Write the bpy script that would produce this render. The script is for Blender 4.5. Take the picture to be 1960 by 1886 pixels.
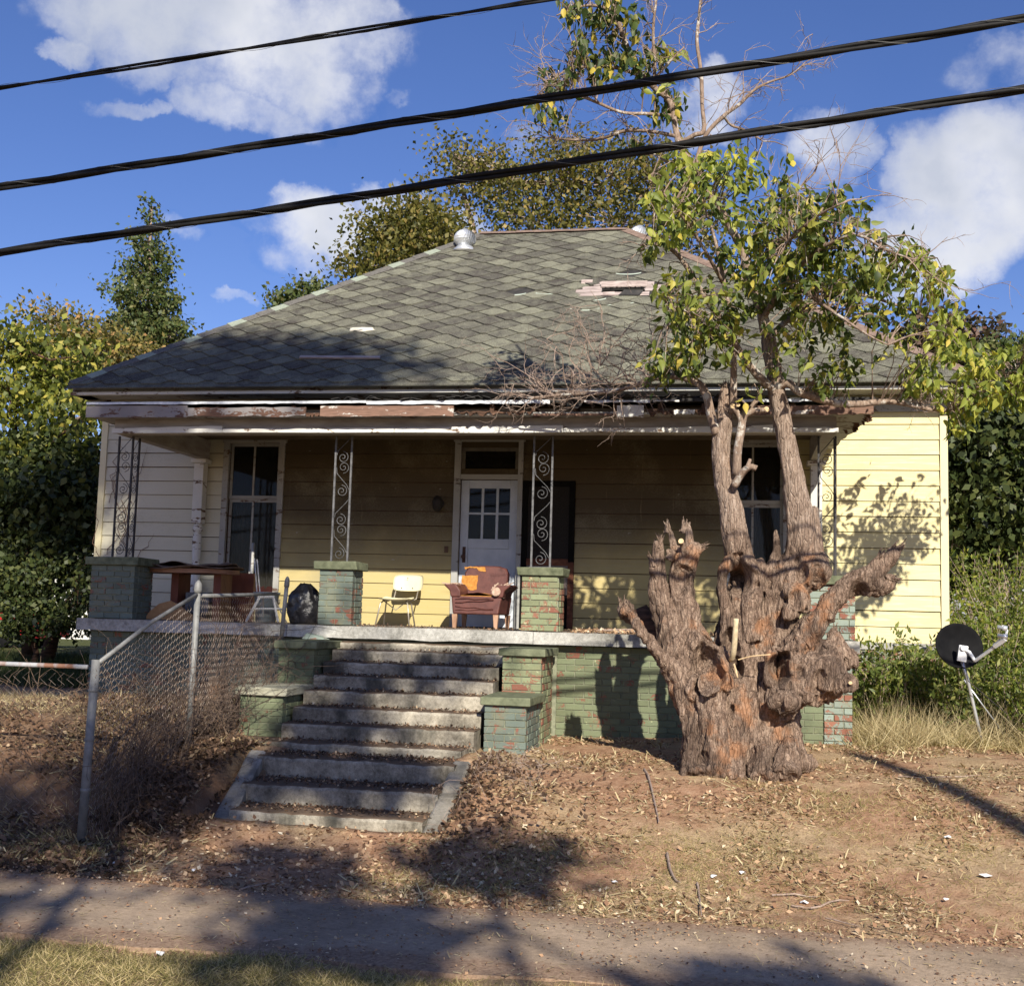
import bpy, math, random
import numpy as np
from mathutils import Vector, Matrix, Quaternion, noise as mnoise
R = math.radians
scene = bpy.context.scene
for _o in list(bpy.data.objects): bpy.data.objects.remove(_o)

# ------------------------------------------------------------------ camera
CX, CY, CZ, YAW, PIT, ROL, FOC = 9.3581, -16.3905, 0.1352, 0.1866, 0.1043, 0.0282, 2298.87
IW, IH = 1960., 1886.
_fw = Vector((-math.sin(YAW)*math.cos(PIT), math.cos(YAW)*math.cos(PIT), math.sin(PIT)))
_r = Vector((math.cos(YAW), math.sin(YAW), 0)); _u = _r.cross(_fw)
_r, _u = _r*math.cos(ROL)+_u*math.sin(ROL), _u*math.cos(ROL)-_r*math.sin(ROL)
CAM = Vector((CX, CY, CZ))
cd = bpy.data.cameras.new("camera"); cam = bpy.data.objects.new("camera", cd)
scene.collection.objects.link(cam); scene.camera = cam
cd.sensor_width = 36; cd.sensor_fit = 'HORIZONTAL'; cd.lens = FOC/IW*36
cd.clip_start = 0.1; cd.clip_end = 2000
m = Matrix.Identity(4)
for i, v in enumerate((_r, _u, -_fw)):
    for j in range(3): m[j][i] = v[j]
m.translation = CAM; cam.matrix_world = m
def ray(x, y): return _fw + _r*((x-IW/2)/FOC) - _u*((y-IH/2)/FOC)
def at(x, y, Y):
    """a photo measurement turned into a place in the world at depth Y"""
    d = ray(x, y); return CAM + d*((Y-CY)/d.y)
def atz(x, y, Z):
    d = ray(x, y); return CAM + d*((Z-CZ)/d.z)

# ------------------------------------------------------------------ light
SUN = Vector((-0.36, 1.0, -0.60)).normalized()     # direction the light travels
sl = bpy.data.lights.new("sun", 'SUN'); sl.energy = 5.0; sl.angle = R(0.53); sl.color = (1.0, 0.93, 0.80)
so = bpy.data.objects.new("sun", sl); scene.collection.objects.link(so)
so.rotation_mode = 'QUATERNION'; so.rotation_quaternion = SUN.to_track_quat('-Z', 'Y')
scene.view_settings.view_transform = 'Standard'; scene.view_settings.look = 'None'
scene.view_settings.exposure = 0.60; scene.view_settings.gamma = 1
scene.view_settings.use_curve_mapping = False

# ------------------------------------------------------------------ node helper
class N:
    def __init__(s, nt): s.nt = nt; s.pc = None
    def new(s, t, **k):
        n = s.nt.nodes.new(t)
        for a, b in k.items(): setattr(n, a, b)
        return n
    def put(s, sock, v):
        if v is None: return
        if hasattr(v, 'is_output') or isinstance(v, bpy.types.NodeSocket): s.nt.links.new(v, sock)
        else:
            if isinstance(v, (tuple, list)) and len(v) == 3 and sock.type == 'RGBA': v = (*v, 1)
            sock.default_value = v
    def math(s, op, a, b=None, c=None, clamp=False):
        n = s.new('ShaderNodeMath', operation=op); n.use_clamp = clamp
        s.put(n.inputs[0], a)
        if b is not None: s.put(n.inputs[1], b)
        if c is not None: s.put(n.inputs[2], c)
        return n.outputs[0]
    def vmath(s, op, a, b=None):
        n = s.new('ShaderNodeVectorMath', operation=op); s.put(n.inputs[0], a)
        if b is not None: s.put(n.inputs[1], b)
        return n.outputs['Value'] if op in ('DOT_PRODUCT', 'LENGTH') else n.outputs[0]
    def pos(s, scale=(1, 1, 1), rot=(0, 0, 0), obj=False):
        if obj: o = s.new('ShaderNodeTexCoord').outputs['Object']
        else: o = s.new('ShaderNodeNewGeometry').outputs['Position']
        if scale == (1, 1, 1) and rot == (0, 0, 0): return o
        mp = s.new('ShaderNodeMapping'); mp.inputs['Scale'].default_value = scale; mp.inputs['Rotation'].default_value = rot
        s.put(mp.inputs['Vector'], o); return mp.outputs[0]
    def noise(s, vec, scale, detail=6, rough=.55, dist=0, col=False):
        n = s.new('ShaderNodeTexNoise'); s.put(n.inputs['Vector'], vec)
        n.inputs['Scale'].default_value = scale; n.inputs['Detail'].default_value = detail
        n.inputs['Roughness'].default_value = rough; n.inputs['Distortion'].default_value = dist
        return n.outputs['Color' if col else 'Fac']
    def voro(s, vec, scale, feature='F1', out='Distance', rnd=1):
        n = s.new('ShaderNodeTexVoronoi', feature=feature); s.put(n.inputs['Vector'], vec)
        n.inputs['Scale'].default_value = scale; n.inputs['Randomness'].default_value = rnd
        return n.outputs[out]
    def ramp(s, fac, stops, interp='LINEAR'):
        n = s.new('ShaderNodeValToRGB'); cr = n.color_ramp; cr.interpolation = interp
        while len(cr.elements) < len(stops): cr.elements.new(.5)
        for e, (p, c) in zip(cr.elements, stops):
            e.position = p; e.color = (*c, 1) if isinstance(c, tuple) else (c, c, c, 1)
        s.put(n.inputs[0], fac); return n.outputs[0]
    def step(s, fac, a, b):      # smooth threshold 0..1
        n = s.new('ShaderNodeMapRange'); n.interpolation_type = 'SMOOTHSTEP'
        s.put(n.inputs[0], fac); n.inputs[1].default_value = a; n.inputs[2].default_value = b
        return n.outputs[0]
    def mix(s, f, a, b, mode='MIX'):
        n = s.new('ShaderNodeMix', data_type='RGBA', blend_type=mode)
        s.put(n.inputs[0], f); s.put(n.inputs[6], a); s.put(n.inputs[7], b); return n.outputs[2]
    def bump(s, h, strength=.4, dist=.01, normal=None):
        n = s.new('ShaderNodeBump'); n.inputs['Strength'].default_value = strength; n.inputs['Distance'].default_value = dist
        s.put(n.inputs['Height'], h)
        if normal is not None: s.put(n.inputs['Normal'], normal)
        return n.outputs[0]
    def rnd(s, island=True):
        o = s.new('ShaderNodeObjectInfo').outputs['Random']
        if not island: return o
        g = s.new('ShaderNodeNewGeometry').outputs['Random Per Island']
        return s.math('FRACT', s.math('ADD', o, g))
    def xyz(s, v):
        n = s.new('ShaderNodeSeparateXYZ'); s.put(n.inputs[0], v); return n.outputs
MATS = {}
def mat(name, fn, rough=.85, spec=.3, metal=0):
    if name in MATS: return MATS[name]
    m = bpy.data.materials.new(name); m.use_nodes = True; nt = m.node_tree
    p = nt.nodes['Principled BSDF']; p.inputs['Roughness'].default_value = rough
    p.inputs['Specular IOR Level'].default_value = spec; p.inputs['Metallic'].default_value = metal
    n = N(nt); n.p = p; n.out = nt.nodes['Material Output']
    c = fn(n)
    if c is not None: n.put(p.inputs['Base Color'], c)
    MATS[name] = m; return m
def simple(name, a, b, scale=8, rough=.8, bump=.15, spec=.3, stretch=(1, 1, 1), dist=.004, metal=0, obj=False):
    def f(n):
        v = n.pos(stretch, obj=obj); k = n.noise(v, scale, 7, .6)
        if bump: n.put(n.p.inputs['Normal'], n.bump(k, bump, dist))
        return n.ramp(k, [(.3, a), (.7, b)])
    return mat(name, f, rough, spec, metal)

# ------------------------------------------------------------------ sky with clouds
w = bpy.data.worlds.new("World"); scene.world = w; w.use_nodes = True
n = N(w.node_tree); bg = w.node_tree.nodes['Background']; wo = w.node_tree.nodes['World Output']
sky = n.new('ShaderNodeTexSky', sky_type='NISHITA'); sky.sun_disc = False
sky.sun_elevation = math.asin(-SUN.z); sky.sun_rotation = math.atan2(-SUN.x, -SUN.y)
sky.air_density = 1.0; sky.dust_density = .3; sky.ozone_density = 2.2; sky.altitude = 100
hs = n.new('ShaderNodeHueSaturation'); hs.inputs['Saturation'].default_value = 1.16; n.put(hs.inputs['Color'], n.mix(1, sky.outputs[0], (1.16, 1.08, 1.38), 'MULTIPLY'))
n.put(bg.inputs['Color'], hs.outputs[0]); bg.inputs['Strength'].default_value = .060
tc = n.new('ShaderNodeTexCoord').outputs['Generated']
warp = n.noise(tc, 5.0, 8, .62, 0, col=True)
wv = n.vmath('MULTIPLY', n.vmath('SUBTRACT', warp, (.5, .5, .5)), (.16, .16, .12))
dirv = n.vmath('NORMALIZE', n.vmath('ADD', tc, wv))
X, Y_, Z_ = n.xyz(dirv)
az = n.math('ARCTAN2', X, Y_); el = n.math('ARCSINE', Z_)
def azel(x, y):
    d = ray(x, y).normalized(); return math.atan2(d.x, d.y), math.asin(d.z)
CL = [(430, 60, 330, 120, 1.15), (560, 150, 190, 90, .9), (390, 165, 150, 45, .5), (130, 105, 60, 35, .6), (470, 245, 150, 45, .62),
      (260, 225, 80, 20, .45), (620, 455, 140, 70, 1.1), (720, 400, 80, 40, .8), (330, 455, 45, 25, .4), (470, 445, 55, 20, .4), (560, 500, 100, 40, .6),
      (410, 572, 50, 14, .4), (870, 440, 90, 50, .7), (1400, 170, 80, 60, .7), (1340, 220, 100, 45, .5), (1630, 270, 85, 60, .75), (1580, 330, 70, 30, .4),
      (1920, 330, 200, 110, 1.2), (1850, 440, 230, 90, 1.1), (1720, 460, 110, 45, .8), (1760, 540, 120, 35, .6), (1950, 160, 90, 60, .45), (950, 235, 60, 30, .45), (770, 190, 35, 18, .35)]
dens = None
for (x, y, rx, ry, a) in CL:
    a0, e0 = azel(x, y); sx = rx/FOC; sy = ry/FOC
    dx = n.math('MULTIPLY', n.math('SUBTRACT', az, a0), 1/sx); dy = n.math('MULTIPLY', n.math('SUBTRACT', el, e0), 1/sy)
    q = n.math('ADD', n.math('MULTIPLY', dx, dx), n.math('MULTIPLY', dy, dy))
    g = n.math('MULTIPLY', n.math('SUBTRACT', 1.25, q, clamp=True), a)
    dens = g if dens is None else n.math('MAXIMUM', dens, g)
# unseen fair-weather clouds round the rest of the sky, coverage shaped for fill light
amb = n.noise(n.vmath('MULTIPLY', tc, (1, 1, 2.2)), 2.3, 5, .55)
front = n.math('SUBTRACT', 1, n.step(n.math('ABSOLUTE', n.math('ADD', az, .19)), .5, .9))
ambm = n.math('MULTIPLY', n.step(amb, .57, .74), n.math('SUBTRACT', 1, front))
dens = n.math('MAXIMUM', dens, ambm)
fine = n.noise(tc, 13, 9, .62); f2 = n.noise(tc, 42, 6, .6)
dd = n.math('ADD', dens, n.math('MULTIPLY', n.math('SUBTRACT', fine, .5), 2.6))
dd = n.math('ADD', dd, n.math('MULTIPLY', n.math('SUBTRACT', f2, .5), .25))
dd = n.math('MULTIPLY', dd, n.step(dens, .0, .3))
msk = n.math('MULTIPLY', n.step(dd, -.10, 1.35), .95)
shade = n.noise(n.vmath('ADD', tc, (0, 0, .03)), 7, 5, .5)
ccol = n.ramp(n.math('ADD', n.math('MULTIPLY', shade, .8), n.math('MULTIPLY', dd, -.12)), [(.20, (.62, .66, .76)), (.40, (1.0, 1.0, 1.02))])
bg2 = n.new('ShaderNodeBackground'); n.put(bg2.inputs[0], ccol); bg2.inputs[1].default_value = .64
mx = n.new('ShaderNodeMixShader'); n.put(mx.inputs[0], msk)
w.node_tree.links.new(bg.outputs[0], mx.inputs[1]); w.node_tree.links.new(bg2.outputs[0], mx.inputs[2])
w.node_tree.links.new(mx.outputs[0], wo.inputs[0])

# ------------------------------------------------------------------ mesh helpers
COL = scene.collection
def tag(o, label=None, cat=None, group=None, kind=None):
    if label: o['label'] = label
    if cat: o['category'] = cat
    if group: o['group'] = group
    if kind: o['kind'] = kind
    return o
def empty(name, loc=(0, 0, 0), label=None, cat=None, group=None):
    o = bpy.data.objects.new(name, None); COL.objects.link(o); o.location = loc; o.empty_display_size = .1
    return tag(o, label, cat, group)
def link(name, me, parent=None, loc=None, M=None):
    """link a mesh given in world coordinates (or placed by loc / M) under its thing"""
    o = bpy.data.objects.new(name, me); COL.objects.link(o)
    W = M.copy() if M is not None else Matrix.Translation(loc or (0, 0, 0))
    if parent is not None:
        o.parent = parent
        P = world_of(parent)
        o.matrix_parent_inverse = Matrix.Identity(4)
        W = P.inverted() @ W
    o.matrix_local = W
    return o
def world_of(o):
    W = o.matrix_basis.copy()
    p = o.parent
    while p is not None: W = p.matrix_basis @ W; p = p.parent
    return W
class MB:
    def __init__(s): s.v = []; s.f = []; s.m = []
    def add(s, vs, fs, mi=0):
        b = len(s.v); s.v.extend([tuple(v) for v in vs]); s.f.extend([tuple(b+i for i in f) for f in fs]); s.m.extend([mi]*len(fs)); return s
    def box(s, a, b, mi=0, M=None):
        x0, y0, z0 = a; x1, y1, z1 = b
        vs = [Vector(p) for p in ((x0,y0,z0),(x1,y0,z0),(x1,y1,z0),(x0,y1,z0),(x0,y0,z1),(x1,y0,z1),(x1,y1,z1),(x0,y1,z1))]
        if M is not None: vs = [M @ v for v in vs]
        return s.add(vs, [(0,3,2,1),(4,5,6,7),(0,1,5,4),(1,2,6,5),(2,3,7,6),(3,0,4,7)], mi)
    def hexa(s, vs, mi=0):
        return s.add(vs, [(0,3,2,1),(4,5,6,7),(0,1,5,4),(1,2,6,5),(2,3,7,6),(3,0,4,7)], mi)
    def tube(s, pts, rad, n=8, mi=0, cap=True, jit=0, rng=random):
        pts = [Vector(p) for p in pts]; k = len(pts)
        if not hasattr(rad, '__len__'): rad = [rad]*k
        up = Vector((0, 0, 1)); b = len(s.v); prev = None
        for i, p in enumerate(pts):
            t = (pts[min(i+1, k-1)]-pts[max(i-1, 0)])
            if t.length < 1e-7: t = Vector((0, 0, 1))
            t.normalize()
            if prev is None:
                a = t.cross(up) if abs(t.dot(up)) < .95 else t.cross(Vector((1, 0, 0)))
            else: a = prev - t*prev.dot(t)
            if a.length < 1e-6: a = t.orthogonal()
            a.normalize(); prev = a; c = t.cross(a)
            for j in range(n):
                th = 2*math.pi*j/n; r = rad[i]*(1+(rng.uniform(-jit, jit) if jit else 0))
                s.v.append(tuple(p+(a*math.cos(th)+c*math.sin(th))*r))
        for i in range(k-1):
            for j in range(n):
                s.f.append((b+i*n+j, b+i*n+(j+1) % n, b+(i+1)*n+(j+1) % n, b+(i+1)*n+j)); s.m.append(mi)
        if cap and n > 2:
            s.f.append(tuple(b+j for j in range(n))[::-1]); s.m.append(mi)
            s.f.append(tuple(b+(k-1)*n+j for j in range(n))); s.m.append(mi)
        return s
    def lathe(s, prof, n=16, c=(0, 0, 0), mi=0, M=None):
        b = len(s.v); c = Vector(c)
        for (r, z) in prof:
            for j in range(n):
                th = 2*math.pi*j/n; v = Vector((r*math.cos(th), r*math.sin(th), z))
                if M is not None: v = M @ v
                s.v.append(tuple(v+c))
        for i in range(len(prof)-1):
            for j in range(n):
                s.f.append((b+i*n+j, b+i*n+(j+1) % n, b+(i+1)*n+(j+1) % n, b+(i+1)*n+j)); s.m.append(mi)
        s.f.append(tuple(b+j for j in range(n))[::-1]); s.m.append(mi)
        s.f.append(tuple(b+(len(prof)-1)*n+j for j in range(n))); s.m.append(mi)
        return s
    def mesh(s, name, mats, smooth=False):
        me = bpy.data.meshes.new(name); me.from_pydata(s.v, [], s.f)
        if not isinstance(mats, (list, tuple)): mats = [mats]
        for q in mats: me.materials.append(q)
        if len(mats) > 1: me.polygons.foreach_set('material_index', s.m)
        if smooth: me.polygons.foreach_set('use_smooth', [True]*len(me.polygons))
        me.update(); return me
    def build(s, name, mats, parent=None, smooth=False):
        """world-space vertices -> object whose origin sits at its own base centre"""
        vs = np.array(s.v); c = Vector(((vs[:, 0].min()+vs[:, 0].max())/2, (vs[:, 1].min()+vs[:, 1].max())/2, vs[:, 2].min()))
        s.v = [tuple(Vector(v)-c) for v in s.v]
        return link(name, s.mesh(name, mats, smooth), parent, loc=c)
def bevel(o, wd=.01, seg=2):
    b = o.modifiers.new('bevel', 'BEVEL'); b.width = wd; b.segments = seg; b.limit_method = 'ANGLE'; return o
def npmesh(name, verts, faces, mats, mi=None, smooth=False):
    """fast mesh from numpy arrays; faces all with the same corner count"""
    me = bpy.data.meshes.new(name); nf, k = faces.shape
    me.vertices.add(len(verts)); me.vertices.foreach_set('co', verts.astype(np.float32).ravel())
    me.loops.add(nf*k); me.loops.foreach_set('vertex_index', faces.astype(np.int32).ravel())
    me.polygons.add(nf); me.polygons.foreach_set('loop_start', np.arange(0, nf*k, k, dtype=np.int32))
    try: me.polygons.foreach_set('loop_total', np.full(nf, k, dtype=np.int32))
    except Exception: pass
    if not isinstance(mats, (list, tuple)): mats = [mats]
    for q in mats: me.materials.append(q)
    if mi is not None: me.polygons.foreach_set('material_index', mi.astype(np.int32))
    if smooth: me.polygons.foreach_set('use_smooth', np.ones(nf, dtype=bool))
    me.update(calc_edges=True); me.validate(); return me
def rotmats(g, n, tilt=None):
    """n random rotation matrices"""
    q = g.normal(size=(n, 4)); q /= np.linalg.norm(q, axis=1)[:, None]
    w_, x, y, z = q.T
    return np.stack([1-2*(y*y+z*z), 2*(x*y-z*w_), 2*(x*z+y*w_), 2*(x*y+z*w_), 1-2*(x*x+z*z), 2*(y*z-x*w_), 2*(x*z-y*w_), 2*(y*z+x*w_), 1-2*(x*x+y*y)], 1).reshape(n, 3, 3)
def frames(d, g):
    """frames whose local Y axis follows the unit directions d"""
    r = g.normal(size=d.shape); x = np.cross(d, r); x /= np.linalg.norm(x, axis=1)[:, None]+1e-9
    z = np.cross(x, d); return np.stack([x, d, z], 2)
def instance_mesh(name, base_v, base_f, P, Rm, S, mats, mi=None):
    n_ = len(P); k = len(base_v)
    V = np.einsum('nij,nkj->nki', Rm, base_v[None]*(S[:, None, None] if S.ndim == 1 else S[:, None, :])) + P[:, None, :]
    F = (base_f[None]+(np.arange(n_)*k)[:, None, None]).reshape(-1, base_f.shape[1])
    m_ = None if mi is None else np.repeat(mi, len(base_f))
    return npmesh(name, V.reshape(-1, 3), F, mats, m_)
DIA_V = np.array([(0, 0, 0), (.32, .42, .07), (0, 1, 0), (-.32, .42, .07)], float); DIA_F = np.array([(0, 1, 2, 3)])
BLADE_V = np.array([(-.5, 0, 0), (.5, 0, 0), (0, 1, 0)], float); BLADE_F = np.array([(0, 1, 2)])
LEAF_V = np.array([(0, 0, 0), (.22, .16, .07), (.29, .42, .10), (.15, .78, .03), (0, 1.12, -.16), (-.15, .78, .03), (-.29, .42, .10), (-.22, .16, .07), (0, .25, -.03), (0, .7, -.05)], float)
LEAF_F = [(0, 1, 8), (1, 2, 8), (2, 9, 8), (2, 3, 9), (3, 4, 9), (4, 5, 9), (5, 6, 9), (6, 8, 9), (6, 7, 8), (7, 0, 8)]
LEAF_FA = np.array(LEAF_F)
# ------------------------------------------------------------------ materials
def f_siding(n):
    p = n.pos(); X, Y, Z = n.xyz(p)
    big = n.noise(p, .9, 5, .6); streak = n.noise(n.pos((1.2, 1, 14)), 2.2, 6, .6); fine = n.noise(p, 45, 5, .6)
    r = n.rnd(False)
    base = n.mix(n.math('MULTIPLY', r, .8), (.66, .58, .31), (.61, .53, .26))
    base = n.mix(n.step(streak, .45, .75), base, (.66, .61, .40))
    # the boards of the left bay are chalky grey
    left = n.math('SUBTRACT', 1, n.step(X, 1.7, 3.0))
    base = n.mix(n.math('MULTIPLY', left, .8), base, (.50, .48, .40))
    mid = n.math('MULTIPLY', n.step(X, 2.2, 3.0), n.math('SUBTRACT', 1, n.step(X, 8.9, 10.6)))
    base = n.mix(n.math('MULTIPLY', mid, .7), base, (.36, .275, .10))  # porch bay boards darkened in colour to deepen the porch shade
    # porch shade painted into the board colour under the ceiling; mildew marks lower down
    porch_shade = n.math('MULTIPLY', mid, n.step(n.math('ADD', Z, n.math('MULTIPLY', big, .9)), 1.05, 2.1))
    base = n.mix(n.math('MULTIPLY', porch_shade, .92), base, (.042, .025, .011))
    grime = n.step(n.math('ADD', big, n.math('MULTIPLY', fine, .3)), .62, .95)
    base = n.mix(n.math('MULTIPLY', grime, .55), base, (.30, .27, .17))
    run = n.step(n.noise(n.pos((6, 1, .35)), 2.4, 6, .7), .60, .74); base = n.mix(n.math('MULTIPLY', run, .40), base, (.33, .26, .14))
    chip = n.step(n.math('ADD', n.noise(n.pos((.6, 1, 2.4)), 7, 7, .7), n.math('MULTIPLY', fine, .12)), .735, .75); base = n.mix(n.math('MULTIPLY', chip, .8), base, (.42, .40, .36))
    dots = n.step(n.voro(p, 9), .035, .02)
    base = n.mix(n.math('MULTIPLY', dots, .6), base, (.12, .09, .05))
    n.put(n.p.inputs['Normal'], n.bump(n.math('ADD', n.noise(n.pos((1, 1, 16)), 3, 5), n.math('MULTIPLY', fine, .3)), .25, .006))
    return base
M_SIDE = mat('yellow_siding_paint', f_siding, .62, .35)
def peel(name, paint, under, thr=.5, scale=3.0, dirt=.35, stretch=(1, 1, 4)):
    def f(n):
        p = n.pos(stretch); a = n.noise(p, scale, 8, .68, .4); b = n.noise(n.pos(), 30, 6, .6)
        k = n.math('ADD', a, n.math('MULTIPLY', b, .22))
        msk = n.step(k, thr+.11-.02, thr+.11+.02)
        c = n.mix(n.math('MULTIPLY', n.noise(n.pos(), 2.1, 5), dirt*2, clamp=True), paint, tuple(x*.45 for x in paint))
        u = n.ramp(n.noise(n.pos((1, 1, 12)), 8, 6), [(.3, tuple(x*.5 for x in under)), (.7, under)])
        n.put(n.p.inputs['Normal'], n.bump(n.math('ADD', n.math('MULTIPLY', msk, -.5), n.math('MULTIPLY', b, .4)), .6, .006))
        return n.mix(msk, c, u)
    return mat(name, f, .75, .3)
M_WHITE = peel('peeling_white_paint', (.74, .73, .68), (.20, .13, .09), .60)
M_TRIMG = peel('weathered_grey_white_trim', (.46, .45, .42), (.16, .10, .07), .58, dirt=.5)
M_FASC = peel('peeling_fascia_paint', (.36, .33, .32), (.15, .08, .055), .54, 2.2, .6)
M_FASB = peel('bare_brown_fascia', (.60, .55, .50), (.24, .14, .10), .42, 2.6, .3)
M_ROT = simple('rotten_dark_wood', (.03, .02, .015), (.16, .09, .06), 6, .95, .8, .1, (1, 1, 5), .02)
M_CEIL = simple('porch_ceiling_boards', (.09, .065, .04), (.17, .13, .08), 4, .85, .2)
M_BEAM = simple('grey_beam_paint', (.24, .21, .19), (.40, .37, .34), 3, .75, .3, .2, (1, 1, 5), .004)
M_DOOR = simple('pale_blue_white_door_paint', (.38, .42, .48), (.54, .58, .63), 3, .55, .1, .4)
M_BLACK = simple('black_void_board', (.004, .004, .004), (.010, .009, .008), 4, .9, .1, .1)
M_SCREEN = simple('dark_screen_mesh', (.012, .010, .009), (.030, .026, .022), 60, .8, .2, .2)
M_RUSTW = simple('rust_red_wood', (.05, .018, .012), (.20, .08, .045), 7, .85, .5, .2, (1, 1, 3), .01)
def f_glass(n):
    g = n.new('ShaderNodeBsdfGlossy'); g.inputs['Roughness'].default_value = .03; g.inputs['Color'].default_value = (.8, .85, .9, 1)
    t = n.new('ShaderNodeBsdfTransparent'); t.inputs['Color'].default_value = (.55, .56, .55, 1)
    d = n.new('ShaderNodeBsdfDiffuse'); d.inputs['Color'].default_value = (.10, .09, .07, 1)
    fr = n.new('ShaderNodeFresnel'); fr.inputs['IOR'].default_value = 1.5
    a = n.new('ShaderNodeMixShader'); a.inputs[0].default_value = .10
    n.nt.links.new(t.outputs[0], a.inputs[1]); n.nt.links.new(d.outputs[0], a.inputs[2])
    b = n.new('ShaderNodeMixShader'); n.put(b.inputs[0], n.math('MULTIPLY', fr.outputs[0], .28))
    n.nt.links.new(a.outputs[0], b.inputs[1]); n.nt.links.new(g.outputs[0], b.inputs[2]); n.nt.links.new(b.outputs[0], n.out.inputs[0])
M_GLASS = mat('dusty_window_glass', f_glass)
M_CURT = simple('grey_curtain', (.20, .19, .21), (.42, .40, .42), 5, .95, .3, .1, (6, 6, .6), .02)
def f_brick(name, paintA, paintB, thr, moss=.3):
    def f(n):
        p = n.pos(); r = n.rnd(True); a = n.noise(p, 5.5, 9, .72, .5); fine = n.noise(p, 60, 6, .65)
        k = n.math('ADD', n.math('ADD', a, n.math('MULTIPLY', fine, .25)), n.math('MULTIPLY', n.math('SUBTRACT', r, .5), .18))
        bare = n.step(k, thr+.06, thr+.13)
        g = n.mix(n.noise(p, 1.6, 5), paintA, paintB)
        g = n.mix(n.math('MULTIPLY', n.step(fine, .5, .75), .5), g, tuple(x*.45 for x in paintA)); g = n.mix(n.math('MULTIPLY', n.math('FRACT', n.math('MULTIPLY', r, 7.3)), .45), g, tuple(x*q for x, q in zip(paintB, (.62, .55, .5)))); g = n.mix(n.math('MULTIPLY', n.step(n.noise(p, 3.3, 5, .6), .5, .7), .5), g, (.21, .19, .11))
        b = n.ramp(r, [(0, (.24, .09, .06)), (.5, (.30, .135, .09)), (1, (.20, .08, .055))])
        b = n.mix(n.math('MULTIPLY', fine, .5), b, (.20, .08, .05))
        c = n.mix(bare, g, b)
        li = n.step(n.math('ADD', n.noise(p, 11, 8, .7), n.math('MULTIPLY', fine, .2)), .72, .78)
        c = n.mix(n.math('MULTIPLY', li, moss*2, clamp=True), c, (.48, .50, .30))
        dk = n.step(n.noise(p, 2.7, 6, .6), .52, .78)
        c = n.mix(n.math('MULTIPLY', dk, .55), c, (.07, .085, .055))
        n.put(n.p.inputs['Normal'], n.bump(n.math('ADD', n.math('MULTIPLY', fine, .6), n.math('MULTIPLY', bare, -.5)), .7, .006))
        return c
    return mat(name, f, .8, .25)
M_BRK = f_brick('green_painted_brick', (.20, .23, .135), (.14, .165, .10), .66)
M_BRK1 = f_brick('grey_green_painted_brick', (.17, .21, .175), (.12, .15, .13), .64, .12)
M_BRK3 = f_brick('pale_green_flaking_brick', (.28, .31, .18), (.20, .23, .135), .58, .35)
M_BRK4 = f_brick('half_bare_brick', (.28, .34, .29), (.24, .29, .25), .56, .2)
M_MORT = simple('green_painted_mortar', (.16, .17, .12), (.28, .29, .20), 20, .9, .5, .2)
M_CAPG = simple('mossy_green_concrete_cap', (.075, .085, .05), (.20, .215, .135), 9, .85, .5, .2, dist=.01)
def f_conc(dark, light, stain=.5, sc=1.0, top=0):
    def f(n):
        p = n.pos(); a = n.noise(p, 1.3*sc, 8, .6); b = n.noise(p, 24, 8, .75); c = n.noise(p, 110, 3, .5)
        k = n.math('ADD', n.math('MULTIPLY', a, .62), n.math('MULTIPLY', b, .42))
        col = n.ramp(k, [(.36, dark), (.50, tuple((x+y)/2 for x, y in zip(dark, light))), (.62, light)])
        st = n.step(n.noise(n.pos((1, 1, .5)), 2.3, 6, .6), .5, .68)
        col = n.mix(n.math('MULTIPLY', st, stain), col, (.05, .05, .042))
        col = n.mix(n.math('MULTIPLY', n.step(c, .55, .7), .45), col, (.07, .065, .055))
        if top:
            g = n.new('ShaderNodeNewGeometry').outputs['Normal']; z = n.xyz(g)[2]
            col = n.mix(n.math('MULTIPLY', n.step(n.math('ADD', z, n.math('MULTIPLY', n.math('SUBTRACT', b, .5), .8)), .55, .9), top), col, (.13, .085, .055))
        n.put(n.p.inputs['Normal'], n.bump(n.math('ADD', n.math('MULTIPLY', b, .7), n.math('MULTIPLY', c, .5)), .7, .008))
        return col
    return f
M_CONC = mat('weathered_step_concrete', f_conc((.055, .045, .032), (.46, .415, .33), .9, 1.7, .92), .9, .2)
M_SLAB = mat('flaked_slab_concrete', f_conc((.12, .115, .10), (.50, .49, .45), .55, 1, .5), .9, .2)
M_CURB = mat('pale_cheek_concrete', f_conc((.14, .125, .10), (.36, .335, .29), .6, 1.5, 0), .9, .2)
def f_walk(n):
    f_ = f_conc((.21, .155, .105), (.47, .355, .25), .12, .8, 0); c = f_(n); p = n.pos(); Y = n.xyz(p)[1]
    e = n.math('ADD', n.step(n.math('ABSOLUTE', n.math('ADD', Y, 9.1)), .25, .85), n.math('MULTIPLY', n.noise(p, 3.2, 7, .7), 1.3))
    soil = n.ramp(n.noise(p, 40, 6, .7), [(.3, (.14, .08, .05)), (.7, (.40, .28, .19))])
    return n.mix(n.math('MULTIPLY', n.step(e, .75, 1.25), .9), c, soil)
M_ASPH = mat('dusty_sidewalk', f_walk, .92, .2)
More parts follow.
